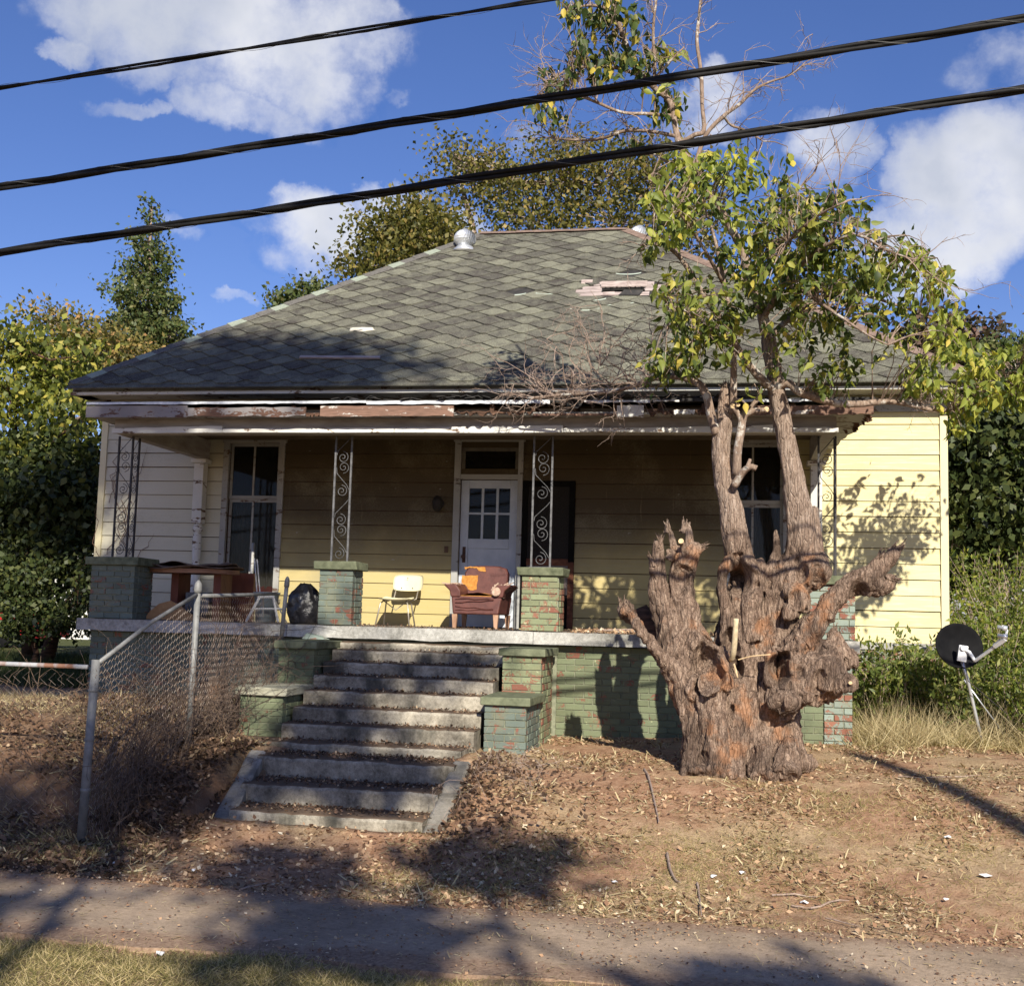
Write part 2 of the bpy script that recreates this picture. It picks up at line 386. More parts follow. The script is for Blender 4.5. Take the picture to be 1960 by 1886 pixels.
def f_shingle(n):
    r = n.rnd(True); p = n.pos(); sp = n.noise(p, 120, 3, .75); mid = n.noise(p, 5.0, 4, .6)
    wear = n.noise(p, 9, 6, .7); big = n.noise(p, .7, 4, .5)
    k = n.math('ADD', n.math('MULTIPLY', r, .24), n.math('ADD', n.math('MULTIPLY', mid, .50), n.math('MULTIPLY', wear, .45)))
    base = n.ramp(k, [(.42, (.062, .054, .048)), (.56, (.138, .134, .104)), (.74, (.245, .243, .178))])
    base = n.mix(n.math('MULTIPLY', n.step(big, .5, .65), .35), base, (.085, .078, .07))
    base = n.mix(n.math('MULTIPLY', n.step(sp, .40, .56), 1), n.mix(.75, base, (.035, .03, .028)), base)
    base = n.mix(n.math('MULTIPLY', n.step(sp, .56, .66), .65), base, (.36, .36, .28))
    n.put(n.p.inputs['Normal'], n.bump(sp, .6, .004)); return base
M_SHIN = mat('grey_green_mineral_shingle', f_shingle, .95, .15)
M_CAPR = simple('pinkish_brown_ridge_cap', (.14, .095, .075), (.26, .185, .145), 12, .9, .4)
M_DECK = simple('pale_bare_roof_board', (.20, .15, .14), (.52, .44, .40), 5, .9, .6, .2, (1, 6, 6), .01)
M_FELT = simple('black_roof_felt', (.02, .02, .02), (.06, .055, .05), 9, .9, .4)
M_PALE = simple('pale_shingle_edge', (.34, .40, .33), (.50, .55, .47), 20, .9, .2)
M_ZINC = simple('galvanised_metal', (.50, .52, .54), (.72, .74, .76), 6, .35, .05, .5, metal=.6)
M_PIPE = simple('dull_galvanised_pipe', (.13, .13, .125), (.27, .27, .26), 9, .6, .3, .4, metal=.2)
M_IRON = simple('black_wrought_iron', (.015, .014, .016), (.05, .045, .045), 20, .6, .2, .4)
M_IRONG = simple('flaked_grey_wrought_iron', (.05, .05, .052), (.16, .16, .165), 14, .6, .3, .4)
M_WIRE = simple('rusty_chain_wire', (.16, .11, .08), (.42, .36, .30), 12, .7, .1, .3)

# ------------------------------------------------------------------ ground
def sst(a, b, x):
    t = min(1, max(0, (x-a)/(b-a))); return t*t*(3-2*t)
STEPY = [-2.72, -2.97, -3.27, -3.57, -3.87, -4.17, -4.47, -4.80]
STEPZ = [-.185, -.27, -.405, -.545, -.69, -.845, -.995, -1.15]
LOWY = [-5.35, -5.85, -6.30]; LOWZ = [-1.235, -1.42, -1.59]
def gz(x, y):
    top = -.92 - .28*sst(3.7, 4.5, x) + .05*sst(7.5, 9, x) + .10*sst(11, 14, x)
    if y > -2: top += 0.03*min(10, y+2)*(.5)*0
    a, b = 5.2, 7.35
    t = sst(6.8, 8.2, x); a += (4.4-a)*t; b += (8.5-b)*t
    d = -y
    z = top + (-1.775-top)*sst(a, b, d)
    z -= .09*sst(2.4, 5.0, d)*t*(1-sst(a, b, d))
    if 4.68 < x < 7.0 and -6.6 < y < -5.0: z = min(z, -1.29-.47*min(1, max(0, (-y-5.1)/1.3)))
    if 4.95 < x < 6.75 and -6.2 < y < -2.5:       # the cutting under the steps
        z = min(z, -1.40 if y > -5.2 else -1.85)
    if y < -9.9: z = -1.775 + .05*sst(9.9, 10.6, d)
    return z
def gzn(x, y):
    z = gz(x, y)
    if -8.45 > y > -9.8: return z-.02
    q = .030*mnoise.noise(Vector((x*1.1, y*1.1, 0))) + .018*mnoise.noise(Vector((x*4, y*4, 3))) + .008*mnoise.noise(Vector((x*11, y*11, 5)))
    return z+q
xs = np.concatenate([np.linspace(-160, -14, 14), np.linspace(-12, -.5, 18), np.arange(0, 14.01, .075), np.linspace(14.6, 26, 16), np.linspace(30, 170, 14)])
ys = np.concatenate([np.linspace(-60, -16, 12), np.linspace(-15, -11, 10), np.arange(-10.9, -2.2, .065), np.linspace(-2, 12, 22), np.linspace(15, 260, 20)])
gv = np.array([(x, y, gzn(float(x), float(y))) for y in ys for x in xs])
nx, ny = len(xs), len(ys); ii = np.arange(nx*ny).reshape(ny, nx)
gf = np.stack([ii[:-1, :-1], ii[:-1, 1:], ii[1:, 1:], ii[1:, :-1]], -1).reshape(-1, 4)
def f_ground(n):
    p = n.pos(); X, Y, Z = n.xyz(p)
    a = n.noise(p, .8, 6, .6); b = n.noise(p, 9, 8, .72); c = n.noise(p, 60, 6, .7)
    soil = n.ramp(n.math('ADD', n.math('MULTIPLY', b, .6), n.math('MULTIPLY', c, .4)), [(.32, (.16, .086, .050)), (.5, (.36, .208, .125)), (.68, (.53, .36, .235))])
    dry = n.ramp(n.math('ADD', n.math('MULTIPLY', b, .4), n.math('MULTIPLY', c, .6)), [(.35, (.20, .12, .065)), (.62, (.54, .40, .24))])
    grs = n.ramp(c, [(.3, (.05, .055, .02)), (.7, (.16, .15, .06))])
    col = n.mix(n.step(a, .42, .62), soil, dry)
    gm = n.step(n.noise(p, 1.7, 6, .65), .56, .70)
    col = n.mix(n.math('MULTIPLY', gm, .3), col, grs)
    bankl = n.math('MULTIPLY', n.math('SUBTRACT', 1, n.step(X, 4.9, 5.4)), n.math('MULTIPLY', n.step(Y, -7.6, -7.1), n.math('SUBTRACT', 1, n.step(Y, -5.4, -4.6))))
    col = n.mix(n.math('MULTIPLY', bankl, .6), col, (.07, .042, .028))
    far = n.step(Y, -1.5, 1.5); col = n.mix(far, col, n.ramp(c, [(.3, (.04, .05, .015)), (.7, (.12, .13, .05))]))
    verge = n.math('SUBTRACT', 1, n.step(Y, -10.3, -9.8)); col = n.mix(n.math('MULTIPLY', verge, .6), col, grs)
    n.put(n.p.inputs['Normal'], n.bump(n.math('ADD', b, n.math('MULTIPLY', c, .8)), .8, .02))
    return col
M_GND = mat('bare_clay_yard', f_ground, .95, .1)
gm = npmesh('ground', gv, gf, M_GND, smooth=True)
ground = tag(link('ground', gm), kind='structure')
# sidewalk: one worn sheet with ragged edges, cracked joints cut as real gaps
rs = random.Random(4)
def walk():
    mb = MB(); x = -14.0; cuts = [-14, 30]
    for a, b in zip(cuts[:-1], cuts[1:]):
        xx = np.linspace(a+.004, b-.004, max(4, int((b-a)/.18)))
        rows = []
        for i, x in enumerate(xx):
            far = -8.44 + .16*mnoise.noise(Vector((x*1.3, 1, 0))) + .07*mnoise.noise(Vector((x*5, 7, 0)))
            near = -9.86 + .10*mnoise.noise(Vector((x*1.1, 11, 0))) + .05*mnoise.noise(Vector((x*6, 17, 0)))
            z = -1.757 + .006*mnoise.noise(Vector((x*.8, 3, 0)))
            ln = []
            for t in range(6):
                y = near+(far-near)*t/5; ln.append((x, y, z+.004*mnoise.noise(Vector((x*2, y*2, 9)))))
            rows.append(ln)
        base = len(mb.v)
        for ln in rows: mb.v.extend(ln)
        for i in range(len(rows)-1):
            for t in range(5):
                q = base+i*6+t; mb.f.append((q, q+6, q+7, q+1)); mb.m.append(0)
        for ln in rows: mb.v.append((ln[0][0], ln[0][1]-.01, -1.84))
        q0 = base+len(rows)*6
        for i in range(len(rows)-1):
            mb.f.append((q0+i, q0+i+1, base+(i+1)*6, base+i*6)); mb.m.append(0)
    return mb
sw = tag(walk().build('sidewalk', M_ASPH), kind='structure')

# ------------------------------------------------------------------ house
house = empty('house', (6.0, 0, -1.1), 'derelict yellow single storey house with hipped shingle roof and deep front porch', 'house')
HW = 12.06
def BX(name, a, b, m, parent=house, bev=0):
    o = MB().box(a, b).build(name, m, parent)
    if bev: bevel(o, bev)
    return o
OPEN = [(2.05, 2.82, .34, 2.58), (9.31, 9.96, .34, 2.58), (5.53, 6.35, 0, 2.06), (5.53, 6.35, 2.14, 2.52), (6.42, 7.16, 0.02, 2.05)]
# sheathing behind the boards, with true openings
wx = sorted({.02, HW-.02} | {o[0] for o in OPEN} | {o[1] for o in OPEN}); wz = sorted({-.12, 3.30} | {o[2] for o in OPEN} | {o[3] for o in OPEN})
mb = MB()
for a, b in zip(wx[:-1], wx[1:]):
    for c, d in zip(wz[:-1], wz[1:]):
        mx_, mz_ = (a+b)/2, (c+d)/2
        if any(o[0] < mx_ < o[1] and o[2] < mz_ < o[3] for o in OPEN): continue
        mb.box((a, .004, c), (b, .14, d))
wall = mb.build('wall', M_ROT, house)
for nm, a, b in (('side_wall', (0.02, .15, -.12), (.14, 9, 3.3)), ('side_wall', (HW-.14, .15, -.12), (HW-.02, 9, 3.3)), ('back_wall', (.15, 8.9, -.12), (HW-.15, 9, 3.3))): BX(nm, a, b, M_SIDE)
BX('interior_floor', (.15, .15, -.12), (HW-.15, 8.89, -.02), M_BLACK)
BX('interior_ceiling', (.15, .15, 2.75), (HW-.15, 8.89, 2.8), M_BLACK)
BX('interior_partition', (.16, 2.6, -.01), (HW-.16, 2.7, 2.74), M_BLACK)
# lapped siding boards, one object each
rr = random.Random(7); EXPO = .205; bcache = {}
SZ0 = -.03
def board(x0, x1, z0, z1):
    L = round(x1-x0, 3); H = round(z1-z0, 3)
    if L < .03 or H < .02: return
    key = (L, H)
    if key not in bcache:
        mb = MB(); h = L/2; mb.hexa([(-h, -.026, 0), (h, -.026, 0), (h, 0, 0), (-h, 0, 0), (-h, -.009, H), (h, -.009, H), (h, 0, H), (-h, 0, H)])
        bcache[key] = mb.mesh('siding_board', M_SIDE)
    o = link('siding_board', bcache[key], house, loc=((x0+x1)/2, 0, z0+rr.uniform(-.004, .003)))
k = 0; z = SZ0; LB = [.10, HW-.10]
while z < 3.16:
    z1 = z+EXPO-.009; ops = [o for o in OPEN if o[2] < z1-.001 and o[3] > z+.001]
    xs_ = sorted([LB[0], LB[1]] + [v for o in ops for v in (o[0]-.001, o[1]+.001)])
    spans = []
    for a, b in zip(xs_[:-1], xs_[1:]):
        if b-a < .02: continue
        mid = (a+b)/2; o = [q for q in ops if q[0] < mid < q[1]]
        if not o: spans.append((a, b, z, z1))
        else:
            q = o[0]
            if q[3] < z1: spans.append((a, b, q[3], z1))
            if q[2] > z: spans.append((a, b, z, q[2]))
    for a, b, c, d in spans:
        if b-a > 4.2:
            j = a+(b-a)*rr.uniform(.35, .65); board(a, j-.0015, c, d); board(j+.0015, b, c, d)
        else: board(a, b, c, d)
    z += EXPO; k += 1
M_CORN = peel('cream_corner_paint', (.72, .65, .42), (.40, .36, .28), .70, 3, .2)
BX('corner_board', (0, -.045, -.12), (.098, .0, 3.2), M_CORN, bev=.003); BX('corner_board', (HW-.098, -.045, -.12), (HW, .0, 3.2), M_CORN, bev=.003)
BX('frieze_board', (.0, -.05, 3.0), (HW, -.028, 3.2), M_TRIMG)
# main foundation under the wall ends
# ---- windows
def window(x0, x1, z0, z1, mull, curtain, red=False):
    w_ = .085
    fr = MB()
    fr.box((x0-w_, -.05, z0-.02), (x0, .02, z1+.001)); fr.box((x1, -.05, z0-.02), (x1+w_, .02, z1+.001))
    fr.box((x0-w_-.02, -.056, z1), (x1+w_+.02, .02, z1+.12)); fr.box((x0-w_-.03, -.09, z0-.07), (x1+w_+.03, .02, z0-.021))
    W = fr.build('window', M_TRIMG, house)
    sash = MB(); zm = z0+(z1-z0)*.635
    for (a, b, Y) in ((zm, z1, .028), (z0, zm, .052)):
        sash.box((x0+.001, Y, a+.001), (x0+.04, Y+.024, b)); sash.box((x1-.04, Y, a+.001), (x1-.001, Y+.024, b))
        sash.box((x0+.041, Y+.001, b-.045), (x1-.041, Y+.023, b)); sash.box((x0+.041, Y+.001, a+.001), (x1-.041, Y+.023, a+.05))
        sash.box((mull-.014, Y+.002, a+.051), (mull+.014, Y+.022, b-.046))
    sash.build('sash', M_TRIMG, W)
    for (a, b, Y) in ((zm, z1, .04), (z0, zm, .064)):
        for (c, d) in ((x0+.041, mull-.0145), (mull+.0145, x1-.041)):
            MB().box((c, Y, a+.051), (d, Y+.004, b-.046)).build('pane', M_GLASS, W)
    if curtain:
        mb = MB(); g = random.Random(3); n_ = 60; row = []
        for i in range(n_+1):
            x = x0+.03+(x1-x0-.06)*i/n_; y = .17+.03*math.sin(i*.9+g.uniform(-.3, .3))
            row.append((x, y))
        for i in range(n_):
            (xa, ya), (xb, yb) = row[i], row[i+1]; q = len(mb.v)
            mb.v += [(xa, ya, z0-.02), (xb, yb, z0-.02), (xb, yb, z0+1.42), (xa, ya, z0+1.42)]; mb.f.append((q, q+1, q+2, q+3)); mb.m.append(0)
        mb.build('curtain', M_CURT, W, smooth=True)
    if red:
        mb = MB(); g = random.Random(5)
        for i in range(12):
            x = x0+.32+i*.032; q = len(mb.v); za = z0+.16+g.uniform(-.02, .02)
            mb.v += [(x, .12+.01*(i % 2), z0-.01), (x+.032, .12+.01*((i+1) % 2), z0-.01), (x+.032, .12, za+g.uniform(-.02, .02)), (x, .12, za)]; mb.f.append((q, q+1, q+2, q+3)); mb.m.append(0)
        mb.build('red_cloth', simple('crimson_cloth', (.35, .03, .05), (.50, .06, .09), 30, .9, .2), W)
    return W
window(2.05, 2.82, .34, 2.58, 2.415, True, True)
window(9.31, 9.96, .34, 2.58, 9.56, True)
# ---- front door, transom
fr = MB(); fr.box((5.44, -.055, 0), (5.529, .03, 2.6)); fr.box((6.351, -.055, 0), (6.419, .03, 2.6)); fr.box((5.42, -.06, 2.601), (6.44, .03, 2.70))
fr.box((5.53, -.05, 2.065), (6.35, .05, 2.135)); fr.build('door_frame', peel('grey_white_door_frame', (.42, .42, .40), (.15, .12, .10), .62), house)
tr = MB(); tr.box((5.531, .0, 2.14), (5.58, .04, 2.519)); tr.box((6.30, .0, 2.14), (6.349, .04, 2.519)); tr.box((5.581, .001, 2.14), (6.299, .039, 2.18)); tr.box((5.581, .001, 2.47), (6.299, .039, 2.519))
T = tr.build('transom_window', simple('dark_sash_paint', (.10, .09, .07), (.2, .18, .14)), house); MB().box((5.582, .018, 2.181), (6.298, .024, 2.469)).build('pane', M_GLASS, T)
D = MB(); y0, y1 = .02, .06
for b in ((5.533, 5.65, .01, 2.06), (6.235, 6.347, .01, 2.06), (5.651, 6.234, 1.945, 2.059), (5.651, 6.234, 1.10, 1.235), (5.651, 6.234, .011, .25), (5.651, 6.234, .62, .70)): D.box((b[0], y0, b[2]), (b[1], y1, b[3]))
D.box((5.651, y0+.016, .251), (6.234, y1-.004, .619)); D.box((5.651, y0+.016, .701), (6.234, y1-.004, 1.099))
for x in (5.845, 6.055): D.box((x-.018, y0+.001, 1.2355), (x+.018, y1-.001, 1.9445))
D.box((5.651, y0+.002, 1.575), (6.234, y1-.002, 1.605))
door = D.build('front_door', M_DOOR, house); bevel(door, .004)
for (a, b) in ((5.651, 5.826), (5.864, 6.036), (6.074, 6.234)):
    for (c, d) in ((1.2355, 1.574), (1.606, 1.944)): MB().box((a, .036, c), (b, .041, d)).build('pane', M_GLASS, door)
hd = MB().lathe([(.012, 0), (.012, .03), (.028, .035), (.032, .055), (.018, .068)], 12, M=Matrix.Rotation(R(90), 4, 'X'), c=(5.60, .02, .98))
hd.box((5.578, .012, .90), (5.622, .0195, 1.12)); hd.build('door_handle', simple('dark_rusty_lock', (.05, .03, .025), (.12, .06, .04)), door, smooth=False)
# ---- open screen door standing against the wall, dark
S = MB()
for b in ((6.425, 6.50, .03, 2.05), (7.08, 7.157, .93, 2.05), (6.501, 7.079, 1.97, 2.05), (6.501, 7.079, .03, .16)): S.box((b[0], -.052, b[2]), (b[1], -.02, b[3]))
scr = S.build('screen_door', M_BLACK, house)
MB().box((7.081, -.054, .03), (7.159, -.018, .928)).box((6.501, -.053, .88), (7.08, -.019, .97)).build('rail', M_RUSTW, scr)
MB().box((6.501, -.035, .971), (7.079, -.030, 1.969)).build('screen_mesh', M_SCREEN, scr)
MB().box((6.501, -.036, .48), (7.079, -.028, .879)).build('torn_panel', simple('grey_brown_fibre_panel', (.13, .10, .09), (.22, .18, .16), 30), scr)
MB().box((6.501, -.037, .161), (7.079, -.029, .479)).build('kick_panel', M_BLACK, scr)
# ---- wall lamp left of the door
mb = MB().lathe([(.02, 0), (.075, .01), (.075, .03), (.05, .06)], 14, M=Matrix.Rotation(R(90), 4, 'X'), c=(5.23, -.02, 1.72))
wl = mb.build('wall_lamp', M_IRON, house); MB().lathe([(.03, 0), (.065, .04), (.075, .14), (.05, .2), (.02, .22)], 14, c=(5.23, -.13, 1.60)).build('lamp_glass', simple('sooty_lamp_glass', (.012, .009, .007), (.03, .025, .02), 9, .6), wl, smooth=True)
BX('switch_box', (5.33, -.05, 1.03), (5.38, -.027, 1.12), simple('brown_bakelite', (.08, .045, .03), (.13, .08, .05)))
# ---- porch structure
BX('porch_ceiling', (1.5, -2.45, 2.62), (10.6, -.06, 2.66), M_CEIL)
mb = MB(); mb.hexa([(1.36, -2.83, 2.64), (10.84, -2.83, 2.64), (10.66, -.052, 2.97), (1.36, -.052, 2.97), (1.36, -2.83, 2.68), (10.84, -2.83, 2.68), (10.66, -.052, 3.01), (1.36, -.052, 3.01)])
mb.build('porch_roof', M_FELT, house)
BX('porch_beam', (1.62, -2.565, 2.325), (10.45, -2.36, 2.61), M_BEAM); BX('porch_beam', (1.60, -2.355, 2.325), (1.74, -.03, 2.61), M_BEAM); BX('porch_beam', (10.30, -2.355, 2.325), (10.44, -.03, 2.61), M_BEAM)
# sunlit lower trim strip, bowed and split
gT = random.Random(9)
xcut = [1.62, 3.1, 5.3, 7.35, 8.6, 9.75, 10.47]
for i, (a, b) in enumerate(zip(xcut[:-1], xcut[1:])):
    mb = MB(); n_ = 10; base = []
    for j in range(n_+1):
        x = a+.004+(b-a-.008)*j/n_; zt = 2.375+(.03 if i in (0, 2, 4) else -.005)*(j/n_ if i % 2 == 0 else 1-j/n_)+gT.uniform(-.004, .004); zb = 2.318+.012*mnoise.noise(Vector((x*.7, 4, 0)))
        base.append((x, zb, zt))
    for j in range(n_):
        (xa, zb, zt), (xb, zb2, zt2) = base[j], base[j+1]
        mb.hexa([(xa, -2.64, zb), (xb, -2.64, zb2), (xb, -2.567, zb2), (xa, -2.567, zb), (xa, -2.632, zt), (xb, -2.632, zt2), (xb, -2.567, zt2), (xa, -2.567, zt)])
    mb.build('trim_strip', M_WHITE, house)
# soffit behind the eave
mb = MB(); edge = []
for i in range(15):
    t = i/14; edge.append((10.83-.22*t+gT.uniform(-.035, .02)*(1 if 0 < i < 14 else 0), -2.80+2.74*t))
q = len(mb.v)
for (x, y) in edge: mb.v += [(10.441, y, 2.50), (x, y, 2.50), (10.441, y, 2.53), (x, y, 2.53)]
for i in range(14):
    b = q+i*4; mb.f += [(b, b+1, b+5, b+4), (b+2, b+6, b+7, b+3), (b+1, b+3, b+7, b+5)]; mb.m += [0, 0, 0]
mb.build('side_soffit', M_TRIMG, house)
BX('side_soffit', (1.37, -2.80, 2.50), (1.618, -.06, 2.53), M_TRIMG); BX('front_soffit', (1.62, -2.80, 2.50), (10.44, -2.566, 2.53), M_TRIMG)
# broken dark ends of the right eave
mb = MB()
for i in range(9):
    x = 10.80+gT.uniform(-.03, .05)-.02*i; y = -2.7+i*.13; mb.tube([(x-.12, y, 2.56), (x, y+.02, 2.53+gT.uniform(-.05, .02)), (x+gT.uniform(0, .05), y+.03, 2.47+gT.uniform(-.04, .02))], [.03, .03, .012], 5, jit=.4, rng=gT)
mb.build('rotten_eave_end', M_ROT, house)
# front fascia, board by board, with the gap where it has rotted through
def fasc(px0, px1, z0, z1, m, nm='fascia_board', Y=-2.84, jag=.0, t=.03, n_=14):
    a = at(px0, 780, Y).x; b = at(px1, 780, Y).x; mb = MB(); pr = None
    for j in range(n_+1):
        x = a+(b-a)*j/n_; c = (z0+gT.uniform(0, jag), z1-gT.uniform(0, jag*.4))
        if pr: mb.hexa([(pr[0], Y, pr[1]), (x, Y, c[0]), (x, Y+t, c[0]), (pr[0], Y+t, pr[1]), (pr[0], Y, pr[2]), (x, Y, c[1]), (x, Y+t, c[1]), (pr[0], Y+t, pr[2])])
        pr = (x, c[0], c[1])
    return mb.build(nm, m, house)
fasc(165, 358, 2.475, 2.625, M_FASC, jag=.006); fasc(358.6, 585, 2.475, 2.60, M_FASC, jag=.025); fasc(586, 612, 2.475, 2.53, M_ROT, jag=.03)
fasc(613, 868, 2.475, 2.61, M_FASB, jag=.012); fasc(869, 1020, 2.475, 2.545, M_ROT, jag=.06, n_=24)
fasc(1021, 1180, 2.475, 2.51, M_FASB, jag=.02, n_=20); fasc(1181, 1232, 2.46, 2.60, M_WHITE, jag=.01); fasc(1233, 1420, 2.47, 2.56, M_ROT, jag=.08, n_=30); fasc(1290, 1330, 2.48, 2.55, M_WHITE, Y=-2.85, jag=.03, t=.009)
fasc(1365, 1400, 2.48, 2.54, M_WHITE, Y=-2.85, jag=.03, t=.009); fasc(1421, 1672, 2.475, 2.59, M_FASB, jag=.02, n_=20)
M_DRIP = simple('dented_aluminium_drip_edge', (.42, .44, .46), (.74, .76, .78), 14, .5, .3, .4, metal=.2)
fasc(165, 700, 2.632, 2.668, M_DRIP, 'drip_edge', -2.86, .010, .018, 40); fasc(701, 1052, 2.615, 2.662, M_DRIP, 'drip_edge', -2.865, .012, .018, 24); fasc(1118, 1245, 2.62, 2.655, M_DRIP, 'drip_edge', -2.865, .016, .018, 10); fasc(1250, 1300, 2.625, 2.655, M_WHITE, 'drip_edge', -2.865, .02, .018, 8); fasc(1420, 1600, 2.62, 2.655, M_DRIP, 'drip_edge', -2.865, .012, .018, 20)
for i in range(19): BX('rafter_tail', (1.6+i*.49, -2.80, 2.54), (1.65+i*.49, -2.4, 2.62), M_ROT)
mb = MB()     # torn felt and debris lying along the gap
for i in range(70):
    x = at(gT.uniform(640, 1420), 775, -2.8).x; y = gT.uniform(-2.84, -2.5); z = 2.69+ (y+2.84)*.12
    M_ = Matrix.Translation((x, y, z)) @ Matrix.Rotation(gT.uniform(-.3, .3), 4, 'X') @ Matrix.Rotation(gT.uniform(-.3, .3), 4, 'Y') @ Matrix.Rotation(gT.uniform(0, 3), 4, 'Z')
    a = gT.uniform(.03, .16); mb.box((-a, -.05, -.004), (a, .05, .004), M=M_)
tag(mb.build('roof_felt_scraps', M_FELT, house), kind='stuff')
mb = MB(); xa = at(1085, 770, -2.86).x; xb = at(1115, 770, -2.86).x    # curled felt flap
prof = [(-.10, .10), (-.04, .13), (.0, .10), (.02, .04), (-.01, -.02), (-.06, -.05)]
for i in range(9):
    x = xa+(xb-xa)*i/8; dz = .02*math.sin(i*.9)
    for (y, z) in prof: mb.v.append((x, -2.86+y*.6-.005*i, 2.60+z*.7+dz))
for i in range(8):
    for j in range(5):
        b = i*6+j; mb.f.append((b, b+1, b+7, b+6)); mb.m.append(0)
mb.build('felt_flap', M_FELT, house)
# main eave: crown, lit lip and soffit
BX('eave_fascia', (-.26, -.43, 3.262), (12.32, -.40, 3.34), M_TRIMG); BX('eave_lip', (-.28, -.505, 3.215), (12.34, -.43, 3.26), M_WHITE, bev=.006)
BX('eave_soffit', (-.25, -.42, 3.225), (12.31, -.052, 3.25), M_TRIMG); BX('eave_soffit', (-.28, -.40, 3.225), (-.02, 9.3, 3.25), M_TRIMG); BX('eave_soffit', (12.08, -.40, 3.225), (12.34, 9.3, 3.25), M_TRIMG)
BX('side_eave_fascia', (-.30, -.41, 3.262), (-.26, 9.3, 3.37), M_TRIMG); BX('side_eave_fascia', (12.32, -.41, 3.262), (12.36, 9.3, 3.37), M_TRIMG)
# pilasters where the porch meets the wall
def pilaster(x):
    mb = MB(); mb.box((x-.075, -.20, 1.38), (x+.075, -.05, 2.26)); mb.box((x-.12, -.23, 2.262), (x+.12, -.03, 2.322))
    P = mb.build('pilaster', M_WHITE, house); bevel(P, .008)
    MB().lathe([(.06, 0), (.07, .06), (.07, .62), (.055, .70), (.052, .78), (.062, .95), (.068, 1.10), (.058, 1.22), (.045, 1.25), (.07, 1.28), (.07, 1.33), (.05, 1.36), (.06, 1.378)], 18, c=(x, -.125, 0.001)).build('turned_shaft', M_WHITE, P, smooth=True)
pilaster(1.66); pilaster(10.38)
# porch slab in five cast lengths, chipped front
cuts = [1.28, 4.05, 7.05, 8.02, 10.70]
for a, b in zip(cuts[:-1], cuts[1:]):
    mb = MB(); n_ = max(3, int((b-a)/.12)); pr = None
    for j in range(n_+1):
        x = a+.003+(b-a-.006)*j/n_; c = (-2.60+.012*mnoise.noise(Vector((x*2, 0, 0)))+.008*mnoise.noise(Vector((x*9, 0, 0))), -.148+.012*mnoise.noise(Vector((x*3, 5, 0))), -.002+.010*mnoise.noise(Vector((x*4, 9, 0)))-.004)
        if pr: mb.hexa([(pr[0], pr[1], pr[2]), (x, c[0], c[1]), (x, -.03, c[1]), (pr[0], -.03, pr[2]), (pr[0], pr[1]+.008, pr[3]), (x, c[0]+.008, c[2]), (x, -.03, -.004), (pr[0], -.03, -.004)])
        pr = (x, *c)
    mb.build('porch_slab', M_SLAB, house)

# ------------------------------------------------------------------ bricks
BVARS = {}
def brick_mesh(m, i):
    if (m.name, i) in BVARS: return BVARS[(m.name, i)]
    g = random.Random(i*31); j = lambda s: g.uniform(-s, s)
    o = [(-.5, .5, -.5), (.5, .5, -.5), (.5, .5, .5), (-.5, .5, .5)]
    f = [(-.5+j(.01), -.44, -.5+j(.03)), (.5+j(.01), -.44, -.5+j(.03)), (.5+j(.01), -.44, .5+j(.03)), (-.5+j(.01), -.44, .5+j(.03))]
    e = [(x*.965+j(.008), -.5+j(.02), z*.90+j(.02)) for (x, y, z) in f]
    mb = MB(); mb.add(o+f+e, [(4, 5, 9, 8), (5, 6, 10, 9), (6, 7, 11, 10), (7, 4, 8, 11), (8, 9, 10, 11), (0, 1, 5, 4), (1, 2, 6, 5), (2, 3, 7, 6), (3, 0, 4, 7)])
    BVARS[(m.name, i)] = mb.mesh('brick', m); return BVARS[(m.name, i)]
CO = .0735; BL = .215
def brick_run(p0, d, length, outward, z0, z1, m, parent, off=0, first=0, missing=(), gr=random.Random(1), maxn=10**9, order=None):
    """courses of bricks along direction d; returns placements"""
    out = []; nc = int(round((z1-z0)/CO)); ch = (z1-z0)/nc
    ang = math.atan2(outward[1], outward[0])+math.pi/2
    for c in range(nc):
        s = -(BL/2 if (c+off) % 2 else 0); zc = z0+(c+.5)*ch
        while s < length-.02:
            a = max(0, s); b = min(length, s+BL); s += BL
            if b-a < .03: continue
            L = b-a-.009
            x = p0[0]+d[0]*(a+b)/2-outward[0]*(.05-gr.uniform(-.002, .003)); y = p0[1]+d[1]*(a+b)/2-outward[1]*(.05-gr.uniform(-.002, .003))
            Mx = Matrix.Translation((x, y, zc)) @ Matrix.Rotation(ang+gr.uniform(-.006, .006), 4, 'Z') @ Matrix.Rotation(gr.uniform(-.008, .008), 4, 'Y') @ Matrix.Diagonal((L, .10, ch-.009, 1))
            out.append(Mx)
    return out
def place_bricks(mats, m, parent, limit=None, key=None):
    gr = random.Random(len(mats))
    if key: mats = sorted(mats, key=key)
    keep = mats if limit is None else mats[:limit]
    for Mx in keep: link('brick', brick_mesh(m, gr.randrange(5)), parent, M=Mx)
    rest = [] if limit is None else mats[limit:]
    if rest:
        mb = MB()
        for Mx in rest:
            bm_ = brick_mesh(m, gr.randrange(5)); mb.add([Mx @ v.co for v in bm_.vertices], [tuple(p.vertices) for p in bm_.polygons])
        tag(mb.build('bricks', m, parent), kind='stuff')
